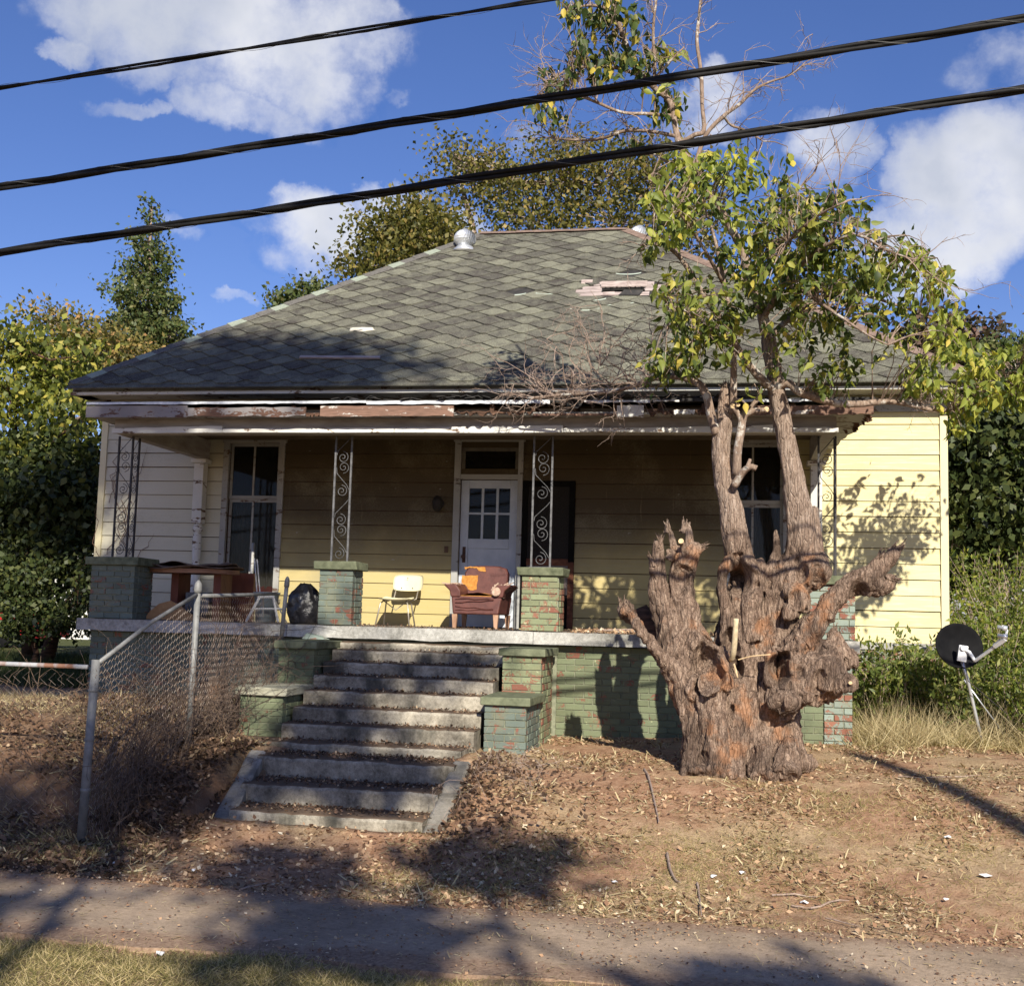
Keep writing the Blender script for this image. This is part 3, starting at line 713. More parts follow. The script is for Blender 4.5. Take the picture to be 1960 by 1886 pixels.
def pier(x0, x1, y0, y1, z0, z1, m, name, parent, cap=.05, capm=None, caph=.10, sides='lrf', capn='cap'):
    core = MB().box((x0+.012, y0+.012, z0), (x1-.012, y1, z1)).build(name, M_MORT, parent)
    B = []
    if 'f' in sides: B += brick_run((x0, y0), (1, 0), x1-x0, (0, -1), z0, z1, m, core)
    if 'r' in sides: B += brick_run((x1, y0+.101), (0, 1), y1-y0-.101, (1, 0), z0, z1, m, core, off=1)
    if 'l' in sides: B += brick_run((x0, y0+.101), (0, 1), y1-y0-.101, (-1, 0), z0, z1, m, core, off=1)
    place_bricks(B, m, core)
    mb = MB(); g = random.Random(int(x0*100)); j = lambda: g.uniform(-.012, .012)
    X0, X1, Y0, Y1 = x0-cap, x1+cap, y0-cap, y1+(cap if cap > .04 else 0)
    mb.hexa([(X0+j(), Y0+j(), z1+.001), (X1+j(), Y0+j(), z1+.001), (X1+j(), Y1, z1+.001), (X0+j(), Y1, z1+.001), (X0+j(), Y0+j(), z1+caph+j()*.5), (X1+j(), Y0+j(), z1+caph+j()*.5), (X1+j(), Y1, z1+caph), (X0+j(), Y1, z1+caph)])
    bevel(mb.build(capn, capm or M_CAPG, core), .010, 3)
    return core
pier(1.38, 1.98, -2.50, -2.02, .001, .665, M_BRK1, 'porch_pier', house)
pier(4.39, 4.82, -2.50, -2.10, .001, .665, M_BRK1, 'porch_pier', house)
pier(6.88, 7.33, -2.50, -2.10, .001, .645, M_BRK3, 'porch_pier', house)
pier(10.16, 10.66, -2.50, -2.05, .001, .615, M_BRK4, 'porch_pier', house)
fw_ = MB().box((1.412, -2.438, -1.5), (10.62, -.2, -.16)).build('foundation_wall', M_MORT, house)
B = brick_run((7.31, -2.45), (1, 0), 10.32-7.31, (0, -1), -1.26, -.155, M_BRK, fw_); nB = len(B)
place_bricks(B, M_BRK, fw_)
B = brick_run((1.40, -2.45), (1, 0), 4.24-1.40, (0, -1), -1.03, -.155, M_BRK1, fw_)
place_bricks(B, M_BRK1, fw_, limit=max(0, 296-nB), key=lambda M_: -M_.translation.x)
# flaking pier under the right end of the porch
B = brick_run((10.321, -2.47), (1, 0), .31, (0, -1), -1.26, -.155, M_BRK4, fw_)
place_bricks(B, M_BRK4, MB().box((10.33, -2.455, -1.5), (10.625, -2.44, -.16)).build('corner_pier', M_MORT, house))
# foundation of the right wing, set back
rf = MB().box((10.9, .012, -1.3), (HW-.03, .12, -.13)).build('wing_foundation', M_MORT, house)
B = [b for b in brick_run((10.9, 0), (1, 0), 1.1, (0, -1), -1.1, -.13, M_BRK4, rf) if not (11.35 < b.translation.x < 11.6 and -.72 < b.translation.z < -.5)]
place_bricks(B, M_BRK4, rf)
BX('foundation_vent', (10.93, -.02, -.86), (11.22, .011, -.66), M_BLACK)
BX('wing_sill', (10.6, -.03, -.128), (HW, .0, -.035), M_TRIMG)
lf = MB().box((.03, .01, -1.2), (1.4, .12, -.13)).build('wing_foundation', M_MORT, house)
place_bricks(brick_run((.03, 0), (1, 0), 1.35, (0, -1), -1.0, -.13, M_BRK1, lf), M_BRK1, lf)

# ------------------------------------------------------------------ iron posts
def spiral(cx, cz, r, a0, turns, cw=1, n_=26):
    return [(cx+math.cos(a0+cw*t*turns*2*math.pi)*r*(1-.86*t), cz+math.sin(a0+cw*t*turns*2*math.pi)*r*(1-.86*t)) for t in [i/n_ for i in range(n_+1)]]
def ironpanel(p0, d, W_, z0, z1, m, parent, bars=(0, 1)):
    P = lambda s, z: (p0[0]+d[0]*s, p0[1]+d[1]*s, z)
    for b in bars:
        mb = MB(); c = P(b*W_, 0); mb.box((c[0]-.011, c[1]-.011, z0), (c[0]+.011, c[1]+.011, z1)); mb.build('bar', m, parent)
    H = z1-z0; r = W_*.36; mb = MB()
    def sc(cx, cz, rr_, a0, t, cw): mb.tube([P(x, z) for x, z in spiral(cx, cz, rr_, a0, t, cw)], .0045, 4, cap=False)
    unit = H/2
    for k_ in range(2):
        b = z0+k_*unit
        for (cz, side, up) in ((b+.12*unit, 0, 1), (b+.50*unit, 1, -1), (b+.66*unit, 0, 1)):
            cx = W_*.46 if side == 0 else W_*.52
            sc(cx, cz, r, math.pi*(.5 if up > 0 else 1.5), 1.6, 1 if side else -1)
        mb.tube([P(W_*.08, b+.50*unit), P(W_*.12, b+.40*unit), P(W_*.75, b+.22*unit), P(W_*.92, b+.14*unit)], .0045, 4)
        mb.tube([P(W_*.08, b+.70*unit), P(W_*.12, b+.76*unit), P(W_*.75, b+.93*unit), P(W_*.92, b+.99*unit)], .0045, 4)
    mb.build('scroll', m, parent)
def ironpost(x0, W_, z0, z1, m, label=None, corner=0):
    e = MB().box((x0-.02, -2.33, z0), (x0+W_+.02, -2.27, z0+.008)).build('iron_post', m, house)
    ironpanel((x0, -2.30), (1, 0), W_, z0+.008, z1, m, e)
    if corner: ironpanel((x0+(W_ if corner > 0 else 0), -2.30), (0, 1), .17, z0+.008, z1, m, e, bars=(1,))
ironpost(1.55, .19, .766, 2.324, M_IRON, corner=1)
ironpost(4.465, .205, .766, 2.324, M_IRONG); ironpost(6.955, .225, .748, 2.324, M_IRONG)
ironpost(10.27, .19, .716, 2.324, M_IRON, corner=1)

# ------------------------------------------------------------------ main roof
TAN = 3.74/5.0; SL = math.hypot(5.0, 3.74); CS, SN = 5.0/SL, 3.74/SL
def rp(x, s, h=0): return Vector((x, -.5+s*CS-h*SN, 3.38+s*SN+h*CS))
def on_roof(px, py):
    d = ray(px, py); nrm = Vector((0, -SN, CS)); t = nrm.dot(Vector((0, -.5, 3.38))-CAM)/nrm.dot(d); p = CAM+d*t
    return p.x, (p.y+.5)/CS
EX0, EX1 = -.30, 12.36
def xr(s): return EX0+s*CS, EX1-s*CS*(5.3/5.0)*0-s*CS
hx, hs_ = on_roof(1190, 553)
HOLE = (hx-.30, hx+.36, hs_-.13, hs_+.02)
mb = MB(); ss = sorted({0.0, HOLE[2], HOLE[3], SL-.002})
for a, b in zip(ss[:-1], ss[1:]):
    (l0, r0), (l1, r1) = xr(a), xr(b)
    if a >= HOLE[2]-1e-6 and b <= HOLE[3]+1e-6:
        for (q0, q1, u0, u1) in ((l0, HOLE[0], l1, HOLE[0]), (HOLE[1], r0, HOLE[1], r1)):
            mb.hexa([rp(q0, a, -.03), rp(q1, a, -.03), rp(u1, b, -.03), rp(u0, b, -.03), rp(q0, a), rp(q1, a), rp(u1, b), rp(u0, b)])
    else: mb.hexa([rp(l0, a, -.03), rp(r0, a, -.03), rp(r1, b, -.03), rp(l1, b, -.03), rp(l0, a), rp(r0, a), rp(r1, b), rp(l1, b)])
RX0, RX1 = EX0+5.0, EX1-5.0; rz = 7.12; yb = 9.5
A = [(EX0, -.5, 3.38), (EX1, -.5, 3.38), (RX0, 4.5, rz), (RX1, 4.5, rz), (EX0, 9.5, 3.38), (EX1, 9.5, 3.38)]
mb.add(A, [(4, 0, 2), (1, 5, 3), (5, 4, 2, 3)])
roof = mb.build('roof', M_FELT, house)
mb = MB(); mb.hexa([rp(EX0-.02, -.14, -.012), rp(EX1+.02, -.14, -.012), rp(EX1-.06, -.001, -.012), rp(EX0+.06, -.001, -.012), rp(EX0-.02, -.14, .004), rp(EX1+.02, -.14, .004), rp(EX1-.06, .05, .004), rp(EX0+.06, .05, .004)]); mb.build('starter_strip', M_SHIN, roof)
# deck boards bared round the hole
gD = random.Random(12)
def deckboard(x0, x1, s0, s1, h=.006, t=.012, tilt=0):
    mb = MB(); mb.hexa([rp(x0, s0, h), rp(x1, s0+gD.uniform(-.02, .02), h), rp(x1, s1, h+tilt), rp(x0+gD.uniform(-.03, .03), s1, h+tilt), rp(x0, s0, h+t), rp(x1, s0, h+t), rp(x1, s1+gD.uniform(-.02, .02), h+t+tilt), rp(x0, s1, h+t+tilt)])
    mb.build('deck_board', M_DECK, roof)
for (a, b, c, d) in ((hx-.72, hx-.31, hs_-.14, hs_-.02), (hx-.62, hx-.32, hs_-.005, hs_+.11), (hx-.46, hx+.5, hs_+.14, hs_+.26), (hx-.86, hx-.2, hs_-.30, hs_-.17), (hx-.19, hx+.45, hs_-.29, hs_-.16), (hx+.38, hx+.82, hs_-.13, hs_-.01), (hx+.38, hx+.75, hs_+.01, hs_+.12)): deckboard(a, b, c, d)
deckboard(hx-.33, hx+.40, hs_+.022, hs_+.13, .02, .02, .05)
for i in range(7):
    a = hx+gD.uniform(-.75, .5); c = hs_+gD.choice((-.28, -.2, -.1, .03, .15, .24))+gD.uniform(-.02, .02)
    deckboard(a, a+gD.uniform(.15, .5), c, c+gD.uniform(.04, .09), .012+.004*(i % 3), .010, gD.uniform(0, .03)) if not (c < hs_+.03 and c > hs_-.16 and a+.3 > hx-.3 and a < hx+.36) else None
mb = MB(); mb.hexa([rp(hx-.02, hs_-.34, .03), rp(hx+.30, hs_-.36, .03), rp(hx+.36, hs_-.20, .05), rp(hx+.06, hs_-.17, .05), rp(hx-.02, hs_-.34, .036), rp(hx+.30, hs_-.36, .036), rp(hx+.36, hs_-.20, .056), rp(hx+.06, hs_-.17, .056)]); mb.build('torn_shingle', M_FELT, roof)
mb = MB()
for i in range(30):
    x = hx-.3+.65*gD.random(); mb.tube([rp(x, hs_+.02, .03), rp(x+gD.uniform(-.03, .03), hs_+.02-gD.uniform(0, .04), .03+gD.uniform(0, .03))], [.008, .001], 4)
tag(mb.build('splinters', M_DECK, roof), kind='stuff')
# hexagonal shingles
a_, b_, h_ = .245, .043, .172; DX = 2*(a_+b_)
HOLES = [(hx, hs_, .72, .24)] + [(*on_roof(985, 562), .17, .10), (*on_roof(1047, 561), .16, .09), (*on_roof(1203, 523), .17, .08), (*on_roof(692, 632), .24, .10), (*on_roof(358, 706), .18, .07)]
def hexpts(cx, cs): return [(cx-a_, cs), (cx-b_, cs-h_), (cx+b_, cs-h_), (cx+a_, cs), (cx+b_, cs+h_), (cx-b_, cs+h_)]
def clip(poly, f):
    out = []
    for i in range(len(poly)):
        p, q = poly[i], poly[(i+1) % len(poly)]; fp, fq = f(p), f(q)
        if fp >= 0: out.append(p)
        if fp*fq < 0: t = fp/(fp-fq); out.append((p[0]+(q[0]-p[0])*t, p[1]+(q[1]-p[1])*t))
    return out
shell = []; meshes = []
for v in range(5):
    g = random.Random(v); mb = MB(); P = hexpts(0, 0); k_ = 0.968
    top = []; 
    for (x, s) in P:
        up = .006+(.014 if s < -.01 else (.004 if abs(s) < .01 else -.003))+g.uniform(-.004, .006); top.append((x*k_, s*k_, up))
    bot = [(x*k_, s*k_, 0.0) for (x, s) in P]
    mb.add(bot+top, [tuple(range(6, 12))]+[(i, (i+1) % 6, 6+(i+1) % 6, 6+i) for i in range(6)])
    meshes.append(mb.mesh('shingle', M_SHIN))
RB = Matrix(((1, 0, 0, 0), (0, CS, -SN, 0), (0, SN, CS, 0), (0, 0, 0, 1)))
full = []; part_ = []
row = 0; s = 0.04
gS = random.Random(21)
while s < SL+h_:
    x = EX0-1+(DX/2 if row % 2 else 0)
    while x < EX1+1:
        P = hexpts(x, s); x0 = x; x += DX
        if any(((x0-q[0])/q[2])**2+((s-q[1])/q[3])**2 < 1 for q in HOLES): continue
        C_ = clip(clip(clip(clip(P, lambda p: p[1]+.05), lambda p: SL-.02-p[1]), lambda p: p[0]-(EX0+p[1]*CS)+.02), lambda p: (EX1-p[1]*CS)-p[0]+.02)
        if len(C_) < 3: continue
        if len(C_) == 6 and all(abs(c[0]-p[0])+abs(c[1]-p[1]) < 1e-6 for c, p in zip(C_, P)): full.append((x0, s))
        else: part_.append(C_)
    s += h_; row += 1
full.sort(key=lambda q: (rp(q[0], q[1])-CAM).length)
stuffmb = MB()
for i, (x, s) in enumerate(full):
    Mx = Matrix.Translation(rp(x, s, .006)) @ RB @ Matrix.Rotation(gS.uniform(-.02, .02), 4, 'Z') @ Matrix.Rotation(gS.uniform(-.012, .012), 4, 'X')
    if i < 298: link('shingle', meshes[gS.randrange(5)], roof, M=Mx)
    else:
        me = meshes[gS.randrange(5)]; stuffmb.add([Mx @ v.co for v in me.vertices], [tuple(p.vertices) for p in me.polygons])
for C_ in part_:
    k_ = len(C_); cx = sum(c[0] for c in C_)/k_; cs = sum(c[1] for c in C_)/k_
    C_ = [(cx+(c[0]-cx)*.975, cs+(c[1]-cs)*.975) for c in C_]
    stuffmb.add([rp(c[0], c[1], .006) for c in C_]+[rp(c[0], c[1], .016+(.006 if c[1] < cs else 0)) for c in C_], [tuple(range(k_, 2*k_))]+[(i, (i+1) % k_, k_+(i+1) % k_, k_+i) for i in range(k_)])
tag(stuffmb.build('shingles', M_SHIN, roof), kind='stuff')
# pale bared shingle edges round the bald spots, one white patch
def loopstrip(px, py, rx, rs_, m, nm, a0=200, a1=340, wd=.035):
    cx, cs = on_roof(px, py); mb = MB(); pr = None
    for i in range(9):
        t = R(a0+(a1-a0)*i/8); c = (cx+rx*math.cos(t), cs+rs_*math.sin(t))
        if pr: mb.hexa([rp(pr[0], pr[1], .008), rp(c[0], c[1], .008), rp(c[0], c[1]+wd, .008), rp(pr[0], pr[1]+wd, .008), rp(pr[0], pr[1], .014), rp(c[0], c[1], .014), rp(c[0], c[1]+wd, .014), rp(pr[0], pr[1]+wd, .014)])
        pr = c
    mb.build(nm, m, roof)
loopstrip(985, 562, .2, .10, M_PALE, 'shingle_underlay'); loopstrip(1047, 561, .19, .09, M_PALE, 'shingle_underlay'); loopstrip(1203, 523, .22, .09, M_PALE, 'shingle_underlay'); loopstrip(358, 706, .2, .07, M_PALE, 'shingle_underlay')
loopstrip(1135, 572, .22, .10, M_PALE, 'shingle_underlay'); loopstrip(1180, 578, .30, .17, M_PALE, 'shingle_underlay'); loopstrip(1120, 590, .26, .12, M_PALE, 'shingle_underlay', 210, 330)
cx, cs = on_roof(692, 632); mb = MB(); P = [(cx+.22*math.cos(t)*gD.uniform(.75, 1.15), cs+.085*math.sin(t)*gD.uniform(.7, 1.2)) for t in [i*math.pi/8 for i in range(16)]]
mb.add([rp(x, s, .01) for x, s in P]+[rp(x, s, .022) for x, s in P], [tuple(range(16, 32))]+[(i, (i+1) % 16, 16+(i+1) % 16, 16+i) for i in range(16)])
mb.build('white_patch', simple('white_roof_cement', (.55, .5, .40), (.85, .80, .66), 12), roof)
# ridge and hip caps, alternate pale / dark tabs
M_HIPL = simple('pale_green_hip_tab', (.20, .23, .18), (.33, .36, .29), 30, .9, .2); M_HIPD = simple('dark_hip_tab', (.08, .075, .07), (.17, .16, .14), 30, .9, .3)
def caps(p, q, n_, ms, w_=.13):
    p = Vector(p); q = Vector(q); d = (q-p)/n_; dn = d.normalized(); side = dn.cross(Vector((0, 0, 1))).normalized(); up = side.cross(dn)
    for i in range(n_):
        a = p+d*i; b = a+d*1.04; dz = up*(.012 if i % 2 else .018)
        mb = MB(); drop = -up*.055
        vs = [a+side*w_+drop, a+up*.022, a-side*w_+drop, b+side*w_+drop, b+up*.010, b-side*w_+drop]
        vs = [v+dz*.6 for v in vs]; lo = [v-up*.008 for v in vs]
        mb.add(vs+lo, [(0, 1, 4, 3), (1, 2, 5, 4), (0, 6, 7, 1), (1, 7, 8, 2), (6, 9, 10, 7), (7, 10, 11, 8), (0, 3, 9, 6), (2, 8, 11, 5), (3, 4, 10, 9), (4, 5, 11, 10)])
        mb.build('ridge_cap', ms[i % len(ms)], roof)
E0 = Vector((EX0, -.5, 3.40)); E1 = Vector((EX1, -.5, 3.40)); K0 = Vector((RX0, 4.5, 7.14)); K1 = Vector((RX1, 4.5, 7.14))
caps(E0, K0, 30, [M_HIPD, M_HIPL, M_HIPD]); caps(K0, K1, 8, [M_CAPR]); caps(E1, K1, 26, [M_CAPR])
# plank lying on the roof
xa, sa = on_roof(575, 688); xb, sb = on_roof(728, 689)
mb = MB(); mb.hexa([rp(xa, sa-.03, .03), rp(xb, sb-.03, .03), rp(xb, sb+.03, .03), rp(xa, sa+.03, .03), rp(xa, sa-.03, .055), rp(xb, sb-.03, .055), rp(xb, sb+.03, .055), rp(xa, sa+.03, .055)])
tag(mb.build('plank', M_DECK), 'thin weathered strip of wood lying loose on the lower left roof shingles', 'plank')
# turbine vents
def vent(px, py, Y):
    c = at(px, py, Y); zr = min(3.38+(Y+.5)*TAN, 7.1)-.1
    b = MB().lathe([(.24, 0), (.20, .05), (.16, max(.06, c.z-zr-.17)), (.15, max(.07, c.z-zr-.15))], 20, c=(c.x, c.y, zr)); V = b.build('roof_vent', M_ZINC, house, smooth=True)
    mb = MB(); n_ = 22; Rr = .2
    for i in range(n_):
        t0 = 2*math.pi*i/n_
        for (u0, u1) in zip(range(0, 9), range(1, 10)):
            pts = []
            for (u, tt) in ((u0, 0), (u1, 0), (u1, 1), (u0, 1)):
                ph = math.pi*(.08+.84*u/9); th = t0+u*.12+tt*2*math.pi/n_*1.02; rr_ = Rr*math.sin(ph)*(1.0-.13*tt); pts.append(Vector((rr_*math.cos(th), rr_*math.sin(th), -.17*math.cos(ph)))+c)
            mb.add(pts, [(0, 1, 2, 3)])
    mb.build('vane', M_ZINC, V); MB().lathe([(.07, 0), (.05, .02), (.01, .03)], 12, c=c+Vector((0, 0, .155))).build('vent_cap', M_ZINC, V)
vent(890, 457, 3.95); vent(1224, 450, 5.0)

# ------------------------------------------------------------------ steps and their piers
steps = empty('porch_steps', (5.8, -3.9, -1.3), 'wide weathered concrete porch steps between two low green brick cheek piers', 'steps')
gC = random.Random(5)
def step(x0, x1, yf, yb_, z1, z0, parent, m=M_CONC, skew=0):
    mb = MB(); n_ = 34; pr = None
    for j in range(n_+1):
        x = x0+(x1-x0)*j/n_; c = (yf+skew*(j/n_)+.018*mnoise.noise(Vector((x*2.3, z1*9, 0)))+.014*mnoise.noise(Vector((x*9, z1*9, 3))), z1+.014*mnoise.noise(Vector((x*3, z1*7, 1)))+.012*mnoise.noise(Vector((x*11, z1*7, 1))))
        if pr:
            xp, (yp, zp) = pr
            # riser leaning a little, worn nosing
            mb.add([(xp, yp+.012, z0), (x, c[0]+.012, z0), (x, c[0], c[1]-.03), (xp, yp, zp-.03), (x, c[0]+.012, c[1]-.006), (xp, yp+.012, zp-.006), (x, c[0]+.035, c[1]), (xp, yp+.035, zp), (x, yb_, z1+.002), (xp, yb_, z1+.002)],
                   [(0, 1, 2, 3), (3, 2, 4, 5), (5, 4, 6, 7), (7, 6, 8, 9)])
        pr = (x, c)
    mb.add([(x0, yf, z0), (x0, yb_, z0), (x0, yb_, z1), (x0, yf+.02, z1-.01)], [(0, 1, 2, 3)]); mb.add([(x1, yf, z0), (x1, yb_, z0), (x1, yb_, z1), (x1, yf+.02, z1-.01)], [(3, 2, 1, 0)])
    return mb.build('step', m, parent, smooth=False)
prev_y = -2.58
for i, (y, z) in enumerate(zip(STEPY, STEPZ)):
    z0 = (STEPZ[i+1] if i < 7 else -1.32)-.01
    step(4.76-(.08 if i == 7 else 0)-(.28 if i == 7 else 0), 6.79-(.05 if i == 7 else 0), y, prev_y+.04, z, z0-.05, steps); prev_y = y
def spier(x0, x1, y0, y1, ztop, zb, m, capm, sides): pier(x0, x1, y0, y1, zb, ztop, m, 'step_pier', steps, cap=.045, capm=capm, caph=.085, sides=sides)
M_CAPP = simple('lichen_grey_cap', (.20, .19, .14), (.38, .37, .28), 7, .9, .5)
spier(4.29, 4.72, -3.46, -2.66, -.265, -1.25, M_BRK, M_CAPG, 'frl'); spier(4.24, 4.72, -4.35, -3.52, -.735, -1.30, M_BRK, M_CAPP, 'frl')
spier(6.86, 7.30, -3.46, -2.66, -.265, -1.30, M_BRK3, M_CAPG, 'frl'); spier(6.86, 7.30, -4.35, -3.52, -.735, -1.38, M_BRK1, M_CAPG, 'frl')
lsteps = empty('lower_steps', (5.9, -5.8, -1.77), 'lower flight of three broad concrete steps at the sidewalk with sloping cheek curbs', 'steps')
step(4.87, 6.80, LOWY[0], -4.84, LOWZ[0], -1.43, lsteps); step(4.93, 6.78, LOWY[1], -5.32, LOWZ[1], -1.6, lsteps); step(5.02, 6.76, LOWY[2], -5.82, LOWZ[2], -1.86, lsteps)
def curb(a, b, w_, m=M_CURB):
    a = Vector(a); b = Vector(b); mb = MB(); n_ = 9; pr = None
    for i in range(n_+1):
        p = a.lerp(b, i/n_); ww = w_*(1+.12*mnoise.noise(Vector((i*.7, a.x, 0)))); hh = .02*mnoise.noise(Vector((i*.9, a.x, 4)))
        c = [p+Vector((-ww, 0, -.28)), p+Vector((ww, 0, -.28)), p+Vector((ww, 0, hh-.015)), p+Vector((ww*.75, 0, hh)), p+Vector((-ww*.75, 0, hh)), p+Vector((-ww, 0, hh-.015))]
        q = len(mb.v); mb.v += [tuple(v) for v in c]
        if pr is not None:
            for j in range(6): mb.f.append((pr+j, q+j, q+(j+1) % 6, pr+(j+1) % 6)); mb.m.append(0)
        else: mb.f.append(tuple(q+j for j in range(6))); mb.m.append(0)
        pr = q
    mb.f.append(tuple(pr+j for j in range(6))[::-1]); mb.m.append(0)
    return mb.build('cheek_curb', m, lsteps)
curb((4.81, -5.20, -1.20), (4.98, -6.42, -1.70), .085); curb((6.83, -5.15, -1.21), (6.86, -6.36, -1.67), .085)
# low green stone curbs beside the landing
def lump(name, x0, x1, y0, y1, z0, z1, m, label, cat, seed=0):
    mb = MB(); n_ = 16; vs = []
    for (z, k_) in ((z0, .96), ((z0+z1)/2, 1.0), (z1-.02, .99), (z1, .93)):
        for j in range(n_):
            t = 2*math.pi*j/n_; cx_, sy_ = math.cos(t), math.sin(t); q = (abs(cx_)**6+abs(sy_)**6)**(-1/6)
            r_ = 1+.05*mnoise.noise(Vector((cx_*2+seed, sy_*2, z*3)))
            vs.append(((x0+x1)/2+(x1-x0)/2*cx_*q*k_*r_, (y0+y1)/2+(y1-y0)/2*sy_*q*k_*r_, z))
    fs = [tuple(range(48, 64))]
    for l in range(3):
        for j in range(n_): fs.append((l*n_+j, l*n_+(j+1) % n_, (l+1)*n_+(j+1) % n_, (l+1)*n_+j))
    mb.add(vs, fs); o = mb.build(name, m); return tag(o, label, cat)
lump('stone_curb', 3.98, 4.66, -5.25, -5.02, -1.36, -1.21, M_CAPG, 'low mossy green stone slab left of the lower steps', 'curb stone', 1)
lump('stone_curb', 6.98, 7.5, -5.05, -4.86, -1.42, -1.265, M_CAPG, 'half buried green slab edge right of the lower steps', 'curb stone', 5)
# ------------------------------------------------------------------ bark and leaves
def f_bark(n):
    p = n.pos(); f1 = n.noise(n.pos((1, 1, .28)), 26, 8, .7, .6); big = n.noise(p, 3.2, 6, .6); fine = n.noise(p, 90, 5, .7)
    crack = n.voro(n.pos((1, 1, .22)), 30, 'DISTANCE_TO_EDGE')
    k = n.math('ADD', n.math('MULTIPLY', f1, .6), n.math('MULTIPLY', fine, .4))
    c = n.ramp(k, [(.36, (.036, .023, .016)), (.48, (.175, .118, .086)), (.62, (.40, .295, .22))])
    c = n.mix(n.math('MULTIPLY', n.step(big, .53, .66), .65), c, n.mix(k, (.16, .06, .025), (.55, .28, .14)))
    c = n.mix(n.math('MULTIPLY', n.step(big, .44, .30), .55), c, (.11, .075, .055))
    Zp = n.xyz(p)[2]; hi = n.step(n.math('ADD', Zp, n.math('MULTIPLY', big, .5)), 1.0, 1.6)
    c = n.mix(n.math('MULTIPLY', hi, .75), c, n.ramp(k, [(.34, (.12, .08, .06)), (.5, (.30, .225, .175)), (.66, (.48, .40, .34))]))
    st = n.step(n.noise(n.pos((1, 1, .6)), 2.1, 6, .65), .50, .62); c = n.mix(n.math('MULTIPLY', n.math('MULTIPLY', st, .6), n.math('SUBTRACT', 1, hi)), c, (.055, .038, .030))
    hh = n.math('ADD', n.math('MULTIPLY', n.step(crack, 0, .12), .5), n.math('MULTIPLY', k, 1.0))
    n.put(n.p.inputs['Normal'], n.bump(hh, .85, .024)); return c
M_BARK = mat('rough_brown_bark', f_bark, .92, .15)
def f_bark2(n):
    p = n.pos(); f1 = n.noise(n.pos((1, 1, .3)), 40, 7, .7); b = n.noise(p, 7, 6, .6); sp = n.noise(p, 60, 4, .6)
    c = n.ramp(f1, [(.3, (.11, .075, .055)), (.55, (.26, .19, .145)), (.75, (.40, .33, .27))])
    c = n.mix(n.math('MULTIPLY', n.step(n.math('ADD', b, n.math('MULTIPLY', sp, .3)), .70, .78), .7), c, (.52, .50, .45))
    n.put(n.p.inputs['Normal'], n.bump(f1, .7, .008)); return c
M_BARK2 = mat('grey_brown_lichen_bark', f_bark2, .9, .2)
M_TWIG = simple('pale_dead_twig', (.18, .12, .09), (.42, .33, .27), 30, .9, .3)
M_CUT = simple('fresh_cut_wood', (.45, .30, .15), (.72, .56, .34), 30, .8, .2)
def leafmat(name, stops, trans=.35, rough=.5, vary=.0):
    def f(n):
        r = n.rnd(True); c = n.ramp(r, stops)
        if vary:
            big = n.noise(n.pos(), vary, 3, .5); c = n.mix(n.math('MULTIPLY', n.step(big, .45, .65), .6), c, tuple(x*1.0 for x in stops[-1][1]))
        n.put(n.p.inputs['Base Color'], c)
        t = n.new('ShaderNodeBsdfTranslucent'); n.put(t.inputs['Color'], n.mix(1, c, (1.3, 1.5, .6), 'MULTIPLY'))
        ms = n.new('ShaderNodeMixShader'); ms.inputs[0].default_value = trans
        n.nt.links.new(n.p.outputs[0], ms.inputs[1]); n.nt.links.new(t.outputs[0], ms.inputs[2]); n.nt.links.new(ms.outputs[0], n.out.inputs[0])
        return None
    return mat(name, f, rough, .35)
L_MAIN = leafmat('heart_leaf_green', [(0, (.035, .055, .015)), (.25, (.075, .105, .025)), (.55, (.17, .205, .042)), (.82, (.28, .29, .055)), (.95, (.44, .40, .08)), (1, (.62, .48, .10))])
L_LIME = leafmat('lime_heart_leaf', [(0, (.12, .16, .03)), (.5, (.28, .32, .06)), (.9, (.46, .46, .09)), (1, (.64, .52, .10))], .4)
L_TOP = leafmat('heart_leaf_dark', [(0, (.035, .06, .018)), (.7, (.08, .11, .025)), (.9, (.35, .30, .06)), (1, (.55, .42, .07))])
L_YG = leafmat('yellow_green_leaf', [(0, (.045, .06, .015)), (.45, (.13, .155, .03)), (.85, (.30, .30, .055)), (1, (.46, .38, .08))])
L_OR = leafmat('turning_leaf', [(0, (.06, .065, .02)), (.45, (.16, .15, .045)), (.85, (.33, .25, .08)), (1, (.50, .28, .12))])
L_OLIVE = leafmat('olive_leaf', [(0, (.05, .055, .015)), (.5, (.13, .125, .03)), (.85, (.24, .20, .05)), (1, (.34, .24, .08))], .35)
L_DARK = leafmat('dark_evergreen_leaf', [(0, (.018, .028, .010)), (.6, (.05, .07, .02)), (1, (.11, .12, .035))], .2)
L_GUM = leafmat('star_leaf_green', [(0, (.04, .06, .02)), (.6, (.09, .12, .035)), (1, (.17, .16, .06))], .25)
L_WEED = leafmat('feathery_weed_leaf', [(0, (.07, .10, .015)), (.6, (.15, .19, .03)), (1, (.28, .27, .05))], .3)
L_IVY = leafmat('scrub_leaf', [(0, (.06, .085, .02)), (.6, (.15, .19, .045)), (1, (.30, .29, .08))], .3)
L_DRY = leafmat('dry_grass_blade', [(0, (.20, .14, .07)), (.5, (.42, .33, .18)), (1, (.62, .53, .32))], .2, .8)
L_GRASS = leafmat('green_grass_blade', [(0, (.10, .10, .03)), (.3, (.20, .175, .06)), (.6, (.42, .33, .15)), (1, (.62, .5, .29))], .3, .7)
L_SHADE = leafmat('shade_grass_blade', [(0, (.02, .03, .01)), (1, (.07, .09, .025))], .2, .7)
L_LIT = leafmat('fallen_leaf', [(0, (.10, .055, .035)), (.35, (.26, .145, .085)), (.75, (.46, .30, .18)), (.95, (.62, .48, .31)), (1, (.75, .66, .5))], .1, .9)
